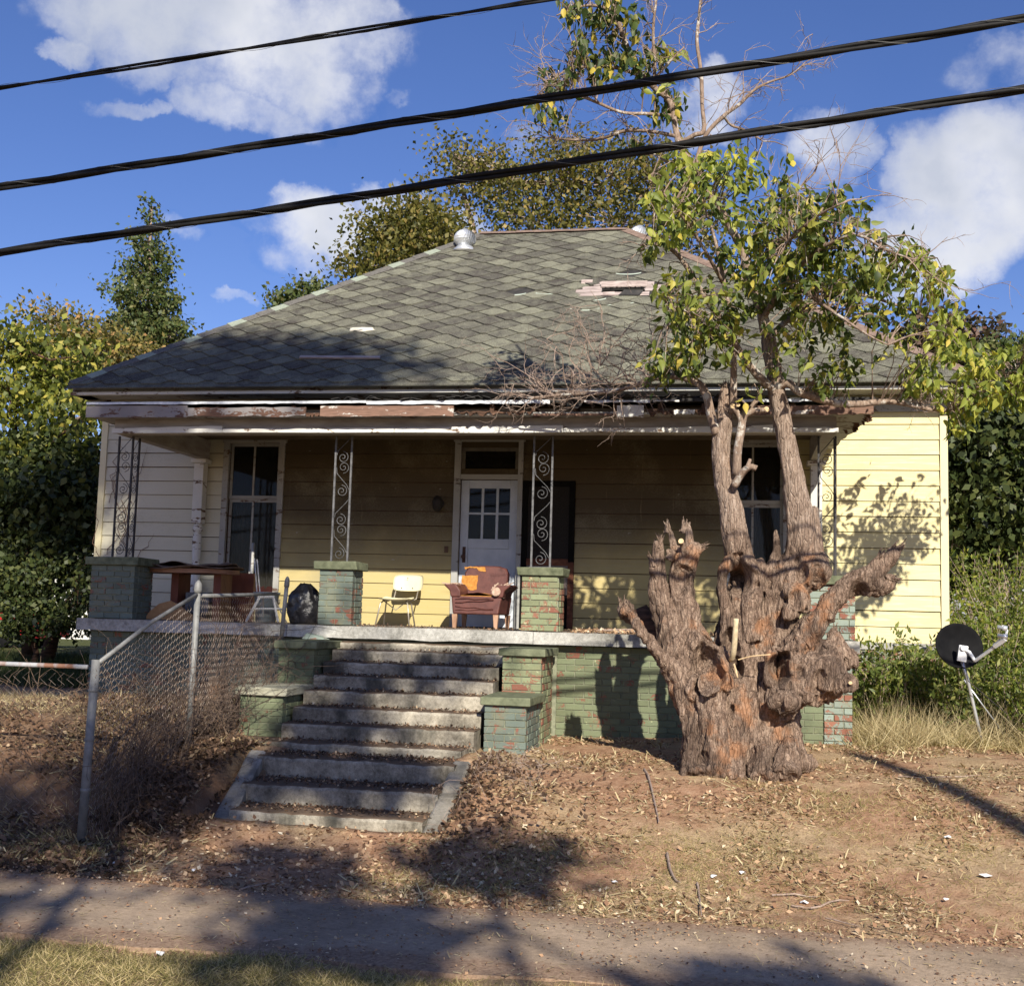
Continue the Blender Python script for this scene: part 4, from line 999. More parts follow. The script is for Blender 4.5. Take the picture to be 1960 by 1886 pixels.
L_CHIP = leafmat('brown_leaf_mould', [(0, (.04, .024, .016)), (.6, (.12, .07, .042)), (.92, (.26, .16, .10)), (1, (.45, .34, .22))], .1, .9)

# ------------------------------------------------------------------ the old tree
TREE_Y = -4.4
tree = empty('old_tree', (9.55, TREE_Y, -1.25), 'old tree with huge gnarled hollow stump and two stems regrown into leafy crown', 'tree')
def c3(u, v, Y): return at(1146.3+.3039*u, 982.5+.3039*v, Y)
def cr(r, Y): return r*.3039*(Y+16.39)/FOC
tb = MB()
def T(pts, n_=14):
    P = [c3(p[0], p[1], p[3]) for p in pts]; Rr = [cr(p[2], p[3]) for p in pts]
    # densify for smooth limbs
    Q, S = [], []
    for i in range(len(P)-1):
        for k_ in range(5):
            t = k_/5; p0, p1, p2, p3 = P[max(0, i-1)], P[i], P[i+1], P[min(len(P)-1, i+2)]
            q = 0.5*((2*p1)+(p2-p0)*t+(2*p0-5*p1+4*p2-p3)*t*t+(3*p1-p0-3*p2+p3)*t**3); Q.append(q); S.append(Rr[i]*(1-t)+Rr[i+1]*t)
    Q.append(P[-1]); S.append(Rr[-1]); tb.tube(Q, S, n_)
def S_(u, v, r, Y, sq=(1, 1, 1)):
    c = c3(u, v, Y); r = cr(r, Y); prof = [(r*math.sin(math.pi*(i+.3)/9.6), -r*math.cos(math.pi*(i+.3)/9.6)) for i in range(10)]
    tb.lathe(prof, 14, c=c, M=Matrix.Diagonal((*sq, 1)))
# base
T([(820, 1720, 300, -4.35), (830, 1450, 285, -4.35), (830, 1250, 270, -4.35), (850, 1050, 215, -4.3), (880, 850, 165, -4.25), (900, 640, 130, -4.2)], 20)
T([(1000, 1720, 290, -4.3), (1000, 1480, 270, -4.3), (1020, 1300, 230, -4.3), (1060, 1150, 190, -4.3), (1090, 900, 150, -4.25), (1120, 700, 135, -4.2), (1150, 500, 130, -4.2)], 20)
T([(640, 1720, 110, -4.75), (640, 1500, 95, -4.7), (625, 1300, 95, -4.7), (560, 1120, 100, -4.65), (520, 950, 95, -4.6), (480, 780, 90, -4.5), (430, 640, 75, -4.45), (385, 520, 58, -4.45), (372, 360, 44, -4.45), (372, 230, 38, -4.45), (378, 175, 25, -4.45)])
T([(740, 1700, 100, -4.85), (735, 1450, 80, -4.85), (720, 1250, 80, -4.82), (700, 1100, 88, -4.75), (665, 930, 80, -4.65), (600, 760, 76, -4.5), (550, 600, 74, -4.45), (520, 450, 80, -4.4), (530, 360, 78, -4.4), (550, 270, 72, -4.4), (560, 215, 62, -4.4)])
T([(565, 260, 60, -4.4), (600, 225, 50, -4.4), (640, 215, 30, -4.4)]); T([(545, 260, 26, -4.5), (530, 200, 20, -4.55), (518, 178, 17, -4.6)]); T([(560, 230, 30, -4.4), (570, 130, 26, -4.4), (545, 85, 30, -4.4)])
T([(480, 260, 26, -4.4), (455, 140, 18, -4.4), (425, 85, 20, -4.4)]); T([(440, 290, 25, -4.5), (470, 240, 20, -4.5), (425, 240, 16, -4.5)])
T([(345, 380, 18, -4.5), (338, 300, 16, -4.5)])
# split shell leaning out to the left
T([(560, 1120, 75, -4.6), (450, 960, 50, -4.75), (350, 850, 26, -4.8), (260, 720, 26, -4.75), (195, 640, 38, -4.65), (165, 590, 48, -4.6)]); T([(300, 800, 16, -4.85), (230, 690, 22, -4.85), (180, 620, 30, -4.75), (150, 600, 20, -4.7)])
hb = MB(); hb.tube([c3(480, 1000, -4.2), c3(380, 820, -4.05), c3(300, 680, -4.0), c3(262, 590, -4.0)], [.10, .13, .12, .07], 12, jit=.1); hb.build('hollow_wood', M_ROT, tree, smooth=True)
# stem A and the arch round its hole
T([(900, 700, 130, -4.25), (900, 560, 105, -4.2), (905, 480, 90, -4.15), (900, 380, 70, -4.1), (885, 300, 88, -4.2), (865, 180, 80, -4.25), (845, 60, 78, -4.25), (830, -40, 72, -4.25), (805, -130, 62, -4.25), (790, -220, 60, -4.25), (775, -330, 60, -4.25), (770, -450, 52, -4.25), (790, -560, 48, -4.25), (800, -690, 42, -4.25), (805, -780, 36, -4.25)])
T([(870, 290, 62, -4.35), (800, 330, 38, -4.4), (775, 430, 34, -4.42), (785, 560, 40, -4.42), (800, 720, 55, -4.4), (830, 900, 70, -4.45)])
T([(920, 290, 60, -4.35), (960, 350, 40, -4.42), (975, 450, 42, -4.42), (960, 600, 55, -4.4), (960, 800, 70, -4.4)]); T([(872, 420, 34, -4.30), (868, 520, 44, -4.32), (870, 640, 55, -4.35)])
T([(990, 300, 40, -4.3), (1020, 370, 42, -4.3), (1000, 480, 50, -4.3)])
# stem B with burls
T([(1150, 560, 125, -4.2), (1190, 420, 120, -4.2), (1270, 300, 115, -4.2), (1275, 180, 92, -4.25), (1270, 80, 88, -4.25), (1262, 0, 84, -4.25), (1235, -130, 72, -4.25), (1222, -260, 66, -4.25), (1190, -420, 60, -4.25), (1150, -600, 56, -4.25), (1125, -740, 55, -4.25), (1105, -860, 53, -4.25), (1080, -1000, 50, -4.25), (1065, -1130, 40, -4.25)])
S_(1350, 370, 112, -4.35); S_(1250, 430, 105, -4.3); S_(1385, 300, 65, -4.3); S_(1265, 545, 72, -4.45); S_(1185, 640, 42, -4.5); S_(1215, 600, 50, -4.45); S_(1230, 490, 60, -4.45)
T([(1300, 420, 90, -4.2), (1350, 250, 66, -4.15), (1335, 100, 60, -4.1), (1325, 10, 58, -4.1), (1325, -40, 56, -4.1)])
T([(1080, 440, 70, -4.2), (1095, 340, 50, -4.25), (1110, 290, 30, -4.25)]); T([(1100, 330, 34, -4.2), (1118, 230, 24, -4.15), (1115, 140, 14, -4.1), (1112, 105, 5, -4.1)]); T([(1140, 340, 28, -4.3), (1150, 290, 20, -4.3)])
# right arm
T([(1120, 1000, 90, -4.4), (1220, 870, 80, -4.45), (1320, 740, 68, -4.5), (1400, 640, 62, -4.5), (1480, 540, 66, -4.5), (1570, 460, 72, -4.5), (1660, 420, 74, -4.5), (1730, 400, 78, -4.5)]); T([(1650, 440, 70, -4.5), (1750, 450, 66, -4.5), (1825, 450, 34, -4.5), (1850, 395, 20, -4.5)])
T([(1720, 390, 60, -4.5), (1790, 320, 48, -4.5), (1850, 260, 38, -4.5), (1872, 232, 26, -4.5)]); T([(1690, 380, 34, -4.55), (1740, 310, 20, -4.55), (1770, 270, 8, -4.55)])
T([(1150, 820, 25, -4.4), (1230, 800, 24, -4.3), (1285, 735, 14, -4.2)]); T([(1090, 850, 20, -4.55), (1200, 860, 30, -4.6), (1280, 810, 34, -4.6)])
# sawn lobe on the right
T([(1000, 1300, 130, -4.45), (1130, 1170, 130, -4.55), (1260, 1090, 140, -4.6), (1370, 1040, 150, -4.6), (1450, 1000, 140, -4.6), (1530, 980, 100, -4.6)]); T([(1330, 1000, 120, -4.5), (1430, 900, 90, -4.5), (1475, 820, 50, -4.5), (1488, 740, 14, -4.5)])
T([(1440, 900, 70, -4.55), (1530, 870, 44, -4.5), (1580, 900, 40, -4.5), (1590, 960, 34, -4.5)]); T([(1480, 1080, 60, -4.7), (1550, 1070, 48, -4.8), (1580, 1065, 44, -4.85)])
S_(1190, 1190, 75, -4.85); S_(1130, 1190, 50, -4.85); S_(1195, 1080, 40, -4.8); S_(1410, 1060, 70, -4.75)
T([(1300, 900, 60, -4.5), (1190, 960, 30, -4.7), (1165, 1040, 22, -4.72), (1170, 1100, 20, -4.7)]); T([(1085, 870, 20, -4.7), (1075, 980, 24, -4.72), (1080, 1080, 30, -4.7)])
# knot left of centre
S_(745, 1030, 110, -4.75); T([(600, 800, 60, -4.6), (680, 880, 58, -4.7), (770, 910, 56, -4.75), (820, 980, 55, -4.75)]); S_(700, 1085, 62, -4.95); T([(640, 1060, 50, -4.8), (600, 1120, 42, -4.8), (590, 1210, 45, -4.75)])
# roots
for (u, v, r) in ((700, 1600, 90), (830, 1640, 90), (1040, 1640, 85), (1180, 1590, 80), (600, 1590, 60)): T([(u, v-160, r*.9, -4.75), (u, v, r, -4.85), (u, v+70, r*1.1, -4.95)])
T([(1180, 1560, 60, -4.6), (1270, 1560, 55, -4.5), (1330, 1590, 45, -4.4)])
tmp = bpy.data.objects.new('tmp', tb.mesh('tmp', M_BARK)); COL.objects.link(tmp)
md = tmp.modifiers.new('r', 'REMESH'); md.mode = 'VOXEL'; md.voxel_size = .0118
ms_ = tmp.modifiers.new('s', 'SMOOTH'); ms_.iterations = 2; ms_.factor = .5
dg = bpy.context.evaluated_depsgraph_get(); ev = tmp.evaluated_get(dg); em = bpy.data.meshes.new_from_object(ev)
bpy.data.objects.remove(tmp)
nv = len(em.vertices); co = np.empty(nv*3, np.float32); em.vertices.foreach_get('co', co); co = co.reshape(-1, 3).astype(float)
no = np.empty(nv*3, np.float32); em.vertices.foreach_get('normal', no); no = no.reshape(-1, 3)
CAV = [(690, 975, -4.86, 60, .13), (885, 400, -4.4, 50, .10), (1135, 985, -4.72, 42, .18), (870, 960, -4.7, 26, .12), (1385, 430, -4.6, 36, .05), (1290, 370, -4.6, 24, .05), (500, 420, -4.75, 40, .05), (540, 380, -4.75, 26, .04), (838, 1240, -4.95, 13, .05), (650, 1560, -5.0, 22, .03), (1640, 500, -4.7, 34, .06), (1400, 1060, -4.95, 30, .05), (1240, 540, -4.7, 22, .035), (1205, 1085, -5.0, 12, .03), (1280, 1010, -4.9, 14, .02), (830, 850, -4.6, 40, .10)]
disp = np.empty(nv)
for i in range(nv):
    x, y, z = co[i]
    a = mnoise.noise(Vector((x*17, y*17, z*4.2))); b = mnoise.noise(Vector((x*6, y*6, z*2.5+5))); c = mnoise.noise(Vector((x*40, y*40, z*12)))
    hgt = 1-.68*sst(.1, .9, z)
    e_ = mnoise.noise(Vector((x*3+9, y*3, z*1.6)))
    disp[i] = hgt*(.040*(abs(b)*2-.5)*-1+.024*(abs(a)*2-.6)*-1+.014*c+.035*e_)
co += no*disp[:, None]
cn = np.array([mnoise.noise(Vector((q[0]*9, q[1]*3, q[2]*7))) for q in co])
for (u, v, Y, r, dp) in CAV:
    c = np.array(c3(u, v, Y)); rr_ = cr(r, Y)*1.75; d2 = ((co[:, 0]-c[0])**2+((co[:, 2]-c[2])*.62)**2)/rr_**2*(1+.9*cn)
    mk = (d2 < 1) & (co[:, 1] < c[1]+.28); co[mk, 1] += dp*(1-d2[mk])*2.1
em.vertices.foreach_set('co', co.astype(np.float32).ravel()); em.polygons.foreach_set('use_smooth', [True]*len(em.polygons)); em.materials.clear(); em.materials.append(M_BARK); em.update()
em.transform(Matrix.Translation((-9.55, -TREE_Y, 1.25)))
link('trunk', em, tree, loc=(9.55, TREE_Y, -1.25))
spl = MB(); gq = random.Random(17)
for (u, v, r_, Y, du, dv, n_) in ((375, 180, 24, -4.45, .1, -1, 16), (428, 85, 16, -4.4, 0, -1, 8), (550, 85, 24, -4.4, .1, -1, 12), (635, 215, 22, -4.4, 1, -.5, 10), (1872, 232, 30, -4.5, .7, -.8, 18), (1845, 400, 26, -4.5, .9, .1, 12), (1770, 275, 14, -4.55, .4, -1, 8), (160, 590, 44, -4.65, -.3, -1, 20), (1588, 930, 50, -4.5, 1, .1, 16), (1488, 745, 12, -4.5, .2, -1, 6), (805, -780, 34, -4.25, 0, -1, 14), (335, 300, 14, -4.5, -.2, -1, 6)):
    for q in range(n_):
        p = c3(u+gq.uniform(-r_, r_)*abs(dv), v+gq.uniform(-r_, r_)*abs(du), Y+gq.uniform(-.04, .06)); L = gq.uniform(.03, .11)
        d = Vector((du+gq.gauss(0, .2), gq.gauss(0, .2), -dv+gq.gauss(0, .2))).normalized(); spl.tube([p-d*.06, p, p+d*L], [.016, .013, .002], 4, cap=False)
tag(spl.build('splinters', M_BARK, tree), kind='stuff')
# pale cut stub standing in the crotch, sawn ends
def dp(pts, n_=7, sub=4):          # display pixels + Y + radius(px) -> world polyline
    P = [at(p[0], p[1], p[2]) for p in pts]; Rr = [p[3]*(p[2]+16.39)/FOC for p in pts]; Q, S = [], []
    for i in range(len(P)-1):
        for k_ in range(sub):
            t = k_/sub; p0, p1, p2, p3 = P[max(0, i-1)], P[i], P[i+1], P[min(len(P)-1, i+2)]
            Q.append(0.5*((2*p1)+(p2-p0)*t+(2*p0-5*p1+4*p2-p3)*t*t+(3*p1-p0-3*p2+p3)*t**3)); S.append(Rr[i]*(1-t)+Rr[i+1]*t)
    Q.append(P[-1]); S.append(Rr[-1]); return Q, S
mb = MB(); Q, S = dp([(1400, 1262, -4.75, 5.5), (1405, 1240, -4.85, 5.5), (1409, 1183, -4.9, 5)]); mb.tube(Q, S, 10); mb.build('sawn_stub', simple('peeled_pale_stub', (.38, .30, .18), (.62, .52, .34), 25, .8, .3), tree, smooth=True)
mb = MB()
for (u, v, r, Y) in ((519, 176, 17, -4.62), (1586, 1068, 11, -4.90)): mb.tube([c3(u, v, Y), c3(u-2, v-4, Y-.015)], cr(r, Y), 14)
mb.build('sawn_end', M_CUT, tree)
mb = MB(); Q, S = dp([(1413, 1262, -4.95, 1.2), (1440, 1255, -4.98, 1), (1475, 1252, -4.95, 1)]); mb.tube(Q, S, 5); Q, S = dp([(1405, 1270, -4.95, 1.5), (1409, 1285, -5, 2), (1412, 1296, -5, 1)]); mb.tube(Q, S, 5); mb.build('thin_root', M_CUT, tree)
# limbs: display x, y, Y, radius px
LIMB = {
 'B': [(1468, 640, -4.25, 12), (1456, 590, -4.3, 10), (1440, 548, -4.35, 9.5), (1421, 479, -4.4, 8.5), (1398, 435, -4.45, 8), (1377, 399, -4.5, 8), (1350, 358, -4.5, 8), (1327, 319, -4.5, 8), (1302, 279, -4.45, 7), (1292, 240, -4.4, 6), (1283, 195, -4.4, 6), (1250, 165, -4.4, 6), (1215, 125, -4.4, 5.5), (1190, 60, -4.45, 5), (1172, 0, -4.5, 4.5), (1160, -80, -4.5, 3.5)],
 'C': [(1482, 745, -4.3, 9), (1450, 718, -4.35, 8), (1416, 673, -4.4, 7), (1382, 615, -4.5, 6.5), (1345, 562, -4.6, 6), (1312, 507, -4.65, 5), (1287, 479, -4.7, 4), (1255, 468, -4.8, 2), (1225, 470, -4.9, 1.2)],
 'D': [(1410, 908, -4.35, 9), (1412, 862, -4.4, 8), (1419, 820, -4.4, 8), (1424, 795, -4.4, 8), (1442, 787, -4.42, 6), (1466, 784, -4.45, 5)],
 'D2': [(1421, 808, -4.4, 7), (1412, 790, -4.4, 5), (1402, 778, -4.42, 4.5)], 'D3': [(1432, 790, -4.4, 5), (1445, 770, -4.4, 5), (1455, 755, -4.4, 3)],
 'D4': [(1405, 930, -4.4, 8), (1420, 905, -4.45, 7), (1436, 893, -4.5, 6), (1448, 896, -4.5, 5.5)], 'D5': [(1430, 896, -4.5, 5), (1436, 878, -4.5, 3)],
 'E': [(1402, 790, -4.3, 8), (1404, 748, -4.35, 7), (1404, 690, -4.4, 6), (1406, 650, -4.4, 5.5), (1397, 600, -4.45, 5), (1388, 555, -4.5, 4.5), (1378, 500, -4.5, 4), (1366, 449, -4.5, 3), (1350, 400, -4.55, 2)],
 'F': [(1372, 830, -4.3, 9), (1362, 798, -4.3, 9), (1352, 755, -4.3, 8), (1333, 731, -4.25, 7.5), (1292, 720, -4.1, 6), (1250, 724, -3.9, 5), (1197, 743, -3.6, 4), (1150, 752, -3.4, 3.5), (1080, 755, -3.2, 3), (1010, 762, -3.1, 2)],
 'G': [(1485, 742, -4.3, 9), (1508, 733, -4.35, 8), (1535, 752, -4.4, 7.5), (1590, 769, -4.2, 7), (1640, 773, -4.0, 6.5), (1700, 768, -3.8, 5.5), (1750, 776, -3.6, 4.5), (1800, 786, -3.5, 3.5), (1850, 776, -3.4, 3), (1900, 752, -3.3, 2), (1950, 722, -3.3, 1.5)],
 'H': [(1300, 275, -4.45, 5), (1330, 258, -4.5, 4.5), (1347, 250, -4.5, 4.5), (1344, 200, -4.5, 4), (1342, 140, -4.5, 4), (1334, 80, -4.5, 3.5), (1338, 30, -4.5, 3), (1345, -40, -4.5, 2.5)],
 'I': [(1252, 165, -4.4, 4), (1253, 120, -4.4, 3.5), (1250, 60, -4.45, 3), (1256, 0, -4.5, 2.5), (1262, -60, -4.5, 2)],
 'J': [(1300, 262, -4.45, 4), (1250, 252, -4.3, 3.5), (1200, 250, -4.2, 3.5), (1150, 265, -4.1, 3), (1100, 268, -4.0, 2.5), (1060, 262, -3.9, 2), (1035, 240, -3.9, 1.2)],
 'K': [(1287, 222, -4.4, 4), (1240, 218, -4.5, 3.5), (1190, 215, -4.6, 3), (1140, 195, -4.7, 3), (1100, 180, -4.8, 2), (1060, 165, -4.9, 1.5), (1035, 150, -4.9, 1)],
 'L': [(1225, 145, -4.4, 4), (1180, 130, -4.4, 3.5), (1130, 128, -4.5, 3), (1090, 132, -4.5, 2.5), (1055, 155, -4.6, 2), (1030, 180, -4.6, 1.3)],
 'M': [(1330, 320, -4.5, 5), (1350, 260, -4.5, 4), (1385, 222, -4.5, 4), (1415, 200, -4.5, 3.5), (1440, 175, -4.5, 3), (1470, 158, -4.5, 2.5), (1510, 145, -4.5, 1.5), (1530, 130, -4.5, 1)],
 'N': [(1385, 222, -4.5, 3), (1400, 240, -4.4, 2.5), (1430, 250, -4.4, 2), (1460, 270, -4.4, 1.2)],
 'O': [(1425, 490, -4.4, 5), (1455, 440, -4.2, 4), (1490, 400, -4.0, 3.5), (1530, 360, -3.9, 2.5), (1560, 330, -3.9, 1.5)],
 'P': [(1460, 610, -4.3, 7), (1490, 560, -4.5, 6), (1530, 510, -4.8, 5), (1580, 470, -5.1, 4), (1640, 450, -5.3, 3), (1700, 480, -5.5, 2), (1760, 500, -5.6, 1.2)],
 'Q': [(1470, 650, -4.3, 7), (1510, 610, -4.0, 6), (1560, 575, -3.7, 5), (1620, 560, -3.5, 4), (1690, 575, -3.4, 3), (1760, 600, -3.4, 2), (1810, 620, -3.4, 1.2)],
 'R': [(1440, 550, -4.35, 5), (1480, 500, -5.0, 4), (1520, 450, -5.5, 3.5), (1570, 410, -5.8, 2.5), (1610, 390, -6, 1.5)],
 'S': [(1400, 640, -4.4, 4), (1360, 640, -4.7, 3.5), (1320, 600, -5.0, 3), (1280, 580, -5.2, 2), (1255, 560, -5.3, 1.3)],
 'T': [(1383, 540, -4.5, 4), (1350, 480, -4.9, 3), (1310, 420, -5.2, 2.5), (1270, 370, -5.4, 2), (1240, 340, -5.4, 1.3)],
 'U': [(1345, 350, -4.5, 4), (1310, 330, -4.2, 3), (1260, 300, -4.0, 2), (1230, 280, -3.9, 1.2)],
 'V': [(1497, 540, -4.5, 4), (1540, 560, -5.0, 3.5), (1600, 600, -5.3, 3), (1660, 640, -5.5, 2), (1700, 660, -5.5, 1.2)],
 'W': [(1170, 20, -4.5, 3.5), (1130, 10, -4.6, 3), (1090, 20, -4.7, 2), (1065, 30, -4.7, 1.3)], 'X': [(1240, 165, -4.4, 3), (1280, 120, -4.5, 2.5), (1310, 90, -4.5, 1.5)],
}
NODES = []; lb = MB(); gL = random.Random(33)
for k_, pts in LIMB.items():
    Q, S = dp(pts); lb.tube(Q, S, 9, jit=.06, rng=gL)
    NODES += [(q, s) for q, s in zip(Q, S)]
branches = lb.build('branches', M_BARK2, tree, smooth=True)
mb = MB()
for (x, y, Y, r) in ((1402, 777, -4.43, 4.8), (1413, 775, -4.46, 3.5), (1467, 783.5, -4.46, 5.2), (1393, 900, -4.5, 0)):
    if r: rr_ = r*(Y+16.39)/FOC; p = at(x, y, Y); mb.tube([p, p+Vector((0, -.012, 0))], rr_, 12)
mb.build('sawn_end', M_CUT, tree)
# twigs
def twig(mb, p, d, L, r, depth, g, curl=.5, fork=.6, nodes=None, droop=0):
    segs = 5; P = [p]; D = d.normalized()
    for i in range(segs):
        D = (D+Vector((g.gauss(0, curl), g.gauss(0, curl), g.gauss(0, curl)-droop))*.35).normalized(); P.append(P[-1]+D*(L/segs))
    mb.tube(P, [r*(1-.65*i/segs) for i in range(segs+1)], 4, cap=False)
    if nodes is not None: nodes.append((P[-1], r*.4))
    if depth > 0:
        for i in range(1, segs+1):
            if g.random() < fork:
                nd = (D+Vector((g.gauss(0, .8), g.gauss(0, .8), g.gauss(0, .8)))).normalized(); twig(mb, P[i], nd, L*g.uniform(.45, .75), r*.6, depth-1, g, curl, fork, nodes, droop)
tw = MB(); g = random.Random(8)
def bare(keys, cnt, L, lo=.3):
    for k_ in keys:
        Q, S = dp(LIMB[k_])
        for c in range(cnt):
            i = g.randrange(int(len(Q)*lo), len(Q)); d = (Q[i]-Q[max(0, i-1)]).normalized() if i else Vector((0, 0, 1))
            twig(tw, Q[i], d+Vector((g.gauss(0, .9), g.gauss(0, .9), g.gauss(0, .7)+.3)), L*g.uniform(.6, 1.3), .0065, 2, g)
bare('HIMJKLNOU', 7, .42); bare('M', 6, .4); bare('B', 8, .5, .55); bare('JK', 6, .5); bare('F', 26, .42, .45); bare(['F'], 10, .28, .6); bare('RPO', 5, .5, .5); bare('GC', 5, .25)
# dead spray above the porch eave
for (x, y, Y) in ((1090, 750, -3.2), (1130, 745, -3.2), (1170, 735, -3.4), (1205, 735, -3.5), (1240, 722, -3.8), (1060, 758, -3.1), (1150, 700, -3.4)):
    for q in range(3): twig(tw, at(x, y, Y), Vector((g.gauss(-.3, .6), g.gauss(0, .5), g.uniform(.3, 1.2))), g.uniform(.45, .8), .009, 3, g, .7, .55)
tag(tw.build('twigs', M_TWIG, tree), kind='stuff')
# leaves in sprays carried by fine shoots
BL_ = [  # x, y, rx, ry, Y, dY, sprays, leaves per spray, dark
 (1150, 15, 85, 30, -4.6, .5, 26, 6, 1), (1130, 60, 50, 40, -4.6, .4, 14, 6, 1), (1130, 115, 50, 45, -4.6, .5, 26, 6, 1), (1190, 125, 45, 30, -4.5, .5, 14, 6, 1), (1240, 90, 55, 40, -4.4, .4, 13, 6, 1), (1280, 105, 25, 25, -4.4, .3, 6, 5, 0),
 (1050, 190, 32, 60, -4.7, .4, 14, 6, 1), (1075, 170, 40, 25, -4.7, .4, 8, 5, 1), (1270, 200, 45, 30, -4.3, .3, 13, 6, 1), (1210, 275, 25, 14, -4.2, .3, 5, 5, 1), (1250, 150, 40, 35, -4.4, .5, 8, 5, 0),
 (1290, 330, 50, 45, -4.9, .6, 20, 6, 0), (1370, 330, 70, 45, -4.7, .6, 26, 6, 0), (1430, 320, 80, 35, -4.6, .6, 24, 6, 0), (1280, 410, 50, 60, -5.1, .6, 26, 6, 0), (1350, 420, 70, 50, -4.9, .7, 22, 6, 0), (1250, 470, 30, 30, -5.0, .4, 8, 5, 0),
 (1470, 380, 90, 40, -4.6, .9, 28, 7, 0), (1580, 390, 60, 35, -5.0, .8, 20, 7, 0), (1500, 430, 110, 45, -4.6, 1.0, 50, 7, 0), (1600, 450, 80, 50, -4.8, 1.0, 44, 7, 0), (1480, 500, 120, 50, -4.6, 1.0, 56, 7, 0), (1610, 520, 100, 50, -4.6, 1.1, 54, 7, 0), (1700, 510, 60, 40, -5.0, .8, 24, 7, 0),
 (1420, 560, 90, 45, -4.8, .9, 38, 7, 0), (1540, 570, 110, 45, -4.4, 1.0, 50, 7, 0), (1660, 570, 80, 40, -4.4, 1.0, 34, 7, 0), (1770, 495, 40, 22, -5.2, .5, 9, 6, 0), (1790, 560, 50, 40, -4.6, .7, 16, 6, 0), (1820, 620, 35, 45, -4.2, .7, 12, 6, 0), (1720, 620, 60, 30, -4.4, .8, 18, 6, 0),
 (1310, 560, 55, 45, -5.1, .6, 26, 7, 0), (1340, 620, 70, 45, -5.0, .6, 34, 7, 0), (1300, 680, 60, 35, -4.9, .6, 24, 7, 0), (1400, 660, 60, 40, -4.9, .6, 18, 6, 0), (1560, 640, 90, 35, -4.4, .8, 30, 7, 0), (1520, 690, 60, 25, -4.5, .6, 10, 6, 0), (1640, 690, 50, 18, -4.6, .4, 12, 5, 0),
 (1250, 740, 30, 22, -3.9, .3, 5, 4, 0), (1290, 705, 45, 20, -4.4, .4, 12, 6, 0), (1440, 755, 25, 18, -4.4, .2, 5, 3, 0), (1600, 735, 70, 18, -4.6, .3, 11, 4, 0), (1240, 700, 25, 14, -4.4, .3, 5, 5, 0),
 (1765, 725, 35, 35, -3.1, 1.0, 20, 6, 0), (1840, 690, 45, 35, -2.9, 1.1, 26, 6, 0), (1905, 700, 50, 38, -3.0, 1.1, 30, 6, 0), (1860, 765, 70, 28, -3.0, 1.1, 28, 6, 0), (1940, 755, 45, 32, -3.1, 1.0, 22, 6, 0), (1995, 725, 45, 50, -3.2, .9, 24, 6, 0), (1835, 818, 30, 14, -3.4, .3, 6, 5, 0), (1965, 665, 35, 28, -3.2, .8, 8, 5, 0), (2030, 640, 60, 70, -3.4, .8, 24, 6, 0)]
NP = np.array([tuple(q) for q, s in NODES]); g = random.Random(77); gn = np.random.default_rng(5)
sh = MB(); LP = {0: [], 1: [], 2: []}
for (x, y, rx, ry, Y, dY, ns, nl, dark) in BL_:
    for k_ in range(int(ns*(.86 if x < 1760 else 1.35))):
        a = g.uniform(0, 6.283); q = math.sqrt(g.random()); px, py = x+rx*q*math.cos(a), y+ry*q*math.sin(a)
        c = at(px, py, Y+g.uniform(-dY, dY)); j = int(np.argmin(((NP-np.array(c))**2).sum(1))); s = Vector(NP[j])
        mid = s.lerp(c, .5)+Vector((g.gauss(0, .05), g.gauss(0, .05), .04+abs(g.gauss(0, .05))))
        sh.tube([s, s.lerp(mid, .5)+Vector((0, 0, .02)), mid, mid.lerp(c, .6)+Vector((0, 0, .02)), c], [.0075, .006, .005, .0035, .002], 4, cap=False)
        for l in range(nl+g.randrange(-1, 3)):
            t = g.random(); b = mid.lerp(c, .35+.65*t)+Vector((g.gauss(0, .045), g.gauss(0, .045), g.gauss(0, .045))) if l else c
            LP[2 if (not dark and (x > 1760 or (y < 480 and x < 1440)) and g.random() < .65) else dark].append(b)
tag(sh.build('shoots', M_BARK2, tree), kind='stuff')
def hang(P, g_, down=1.1, spread=.75):
    d = g_.normal(size=(len(P), 3))*spread; d[:, 2] -= down; d /= np.linalg.norm(d, axis=1)[:, None]; return frames(d, g_)
P = np.array([tuple(v) for v in LP[0]]); gn.shuffle(P)
order = np.argsort(((P-np.array(CAM))**2).sum(1))
near = np.zeros(len(P), bool); near[order[:290]] = True
single = P[near]; rest = P[~near]
LVAR = []
for v in range(6):
    gg = np.random.default_rng(v); V = LEAF_V.copy(); V[:, 2] += gg.normal(0, .03, len(V)); V[:, 2] -= .18*V[:, 1]**2*gg.uniform(-.4, 1.2); LVAR.append(npmesh('leaf', V, LEAF_FA, L_MAIN))
Rm = hang(single, gn)
for i, p in enumerate(single):
    s = gn.uniform(.07, .125); Mx = Matrix(np.block([[Rm[i]*s, np.array(p)[:, None]], [np.zeros((1, 3)), np.ones((1, 1))]]).tolist()); link('leaf', LVAR[i % 6], tree, M=Mx)
def leafmass(name, P, m, parent, smin, smax, g_, down=1.1, spread=.75, V=LEAF_V, F=LEAF_FA):
    me = instance_mesh(name, V, F, P-P.mean(0), hang(P, g_, down, spread), g_.uniform(smin, smax, len(P)), m)
    return tag(link(name, me, parent, loc=tuple(P.mean(0))), kind='stuff')
leafmass('foliage', rest, L_MAIN, tree, .055, .12, gn); leafmass('foliage', np.array([tuple(v) for v in LP[2]]), L_LIME, tree, .07, .125, gn); leafmass('foliage', np.array([tuple(v) for v in LP[1]]), L_TOP, tree, .07, .125, gn, 1.4, .6)

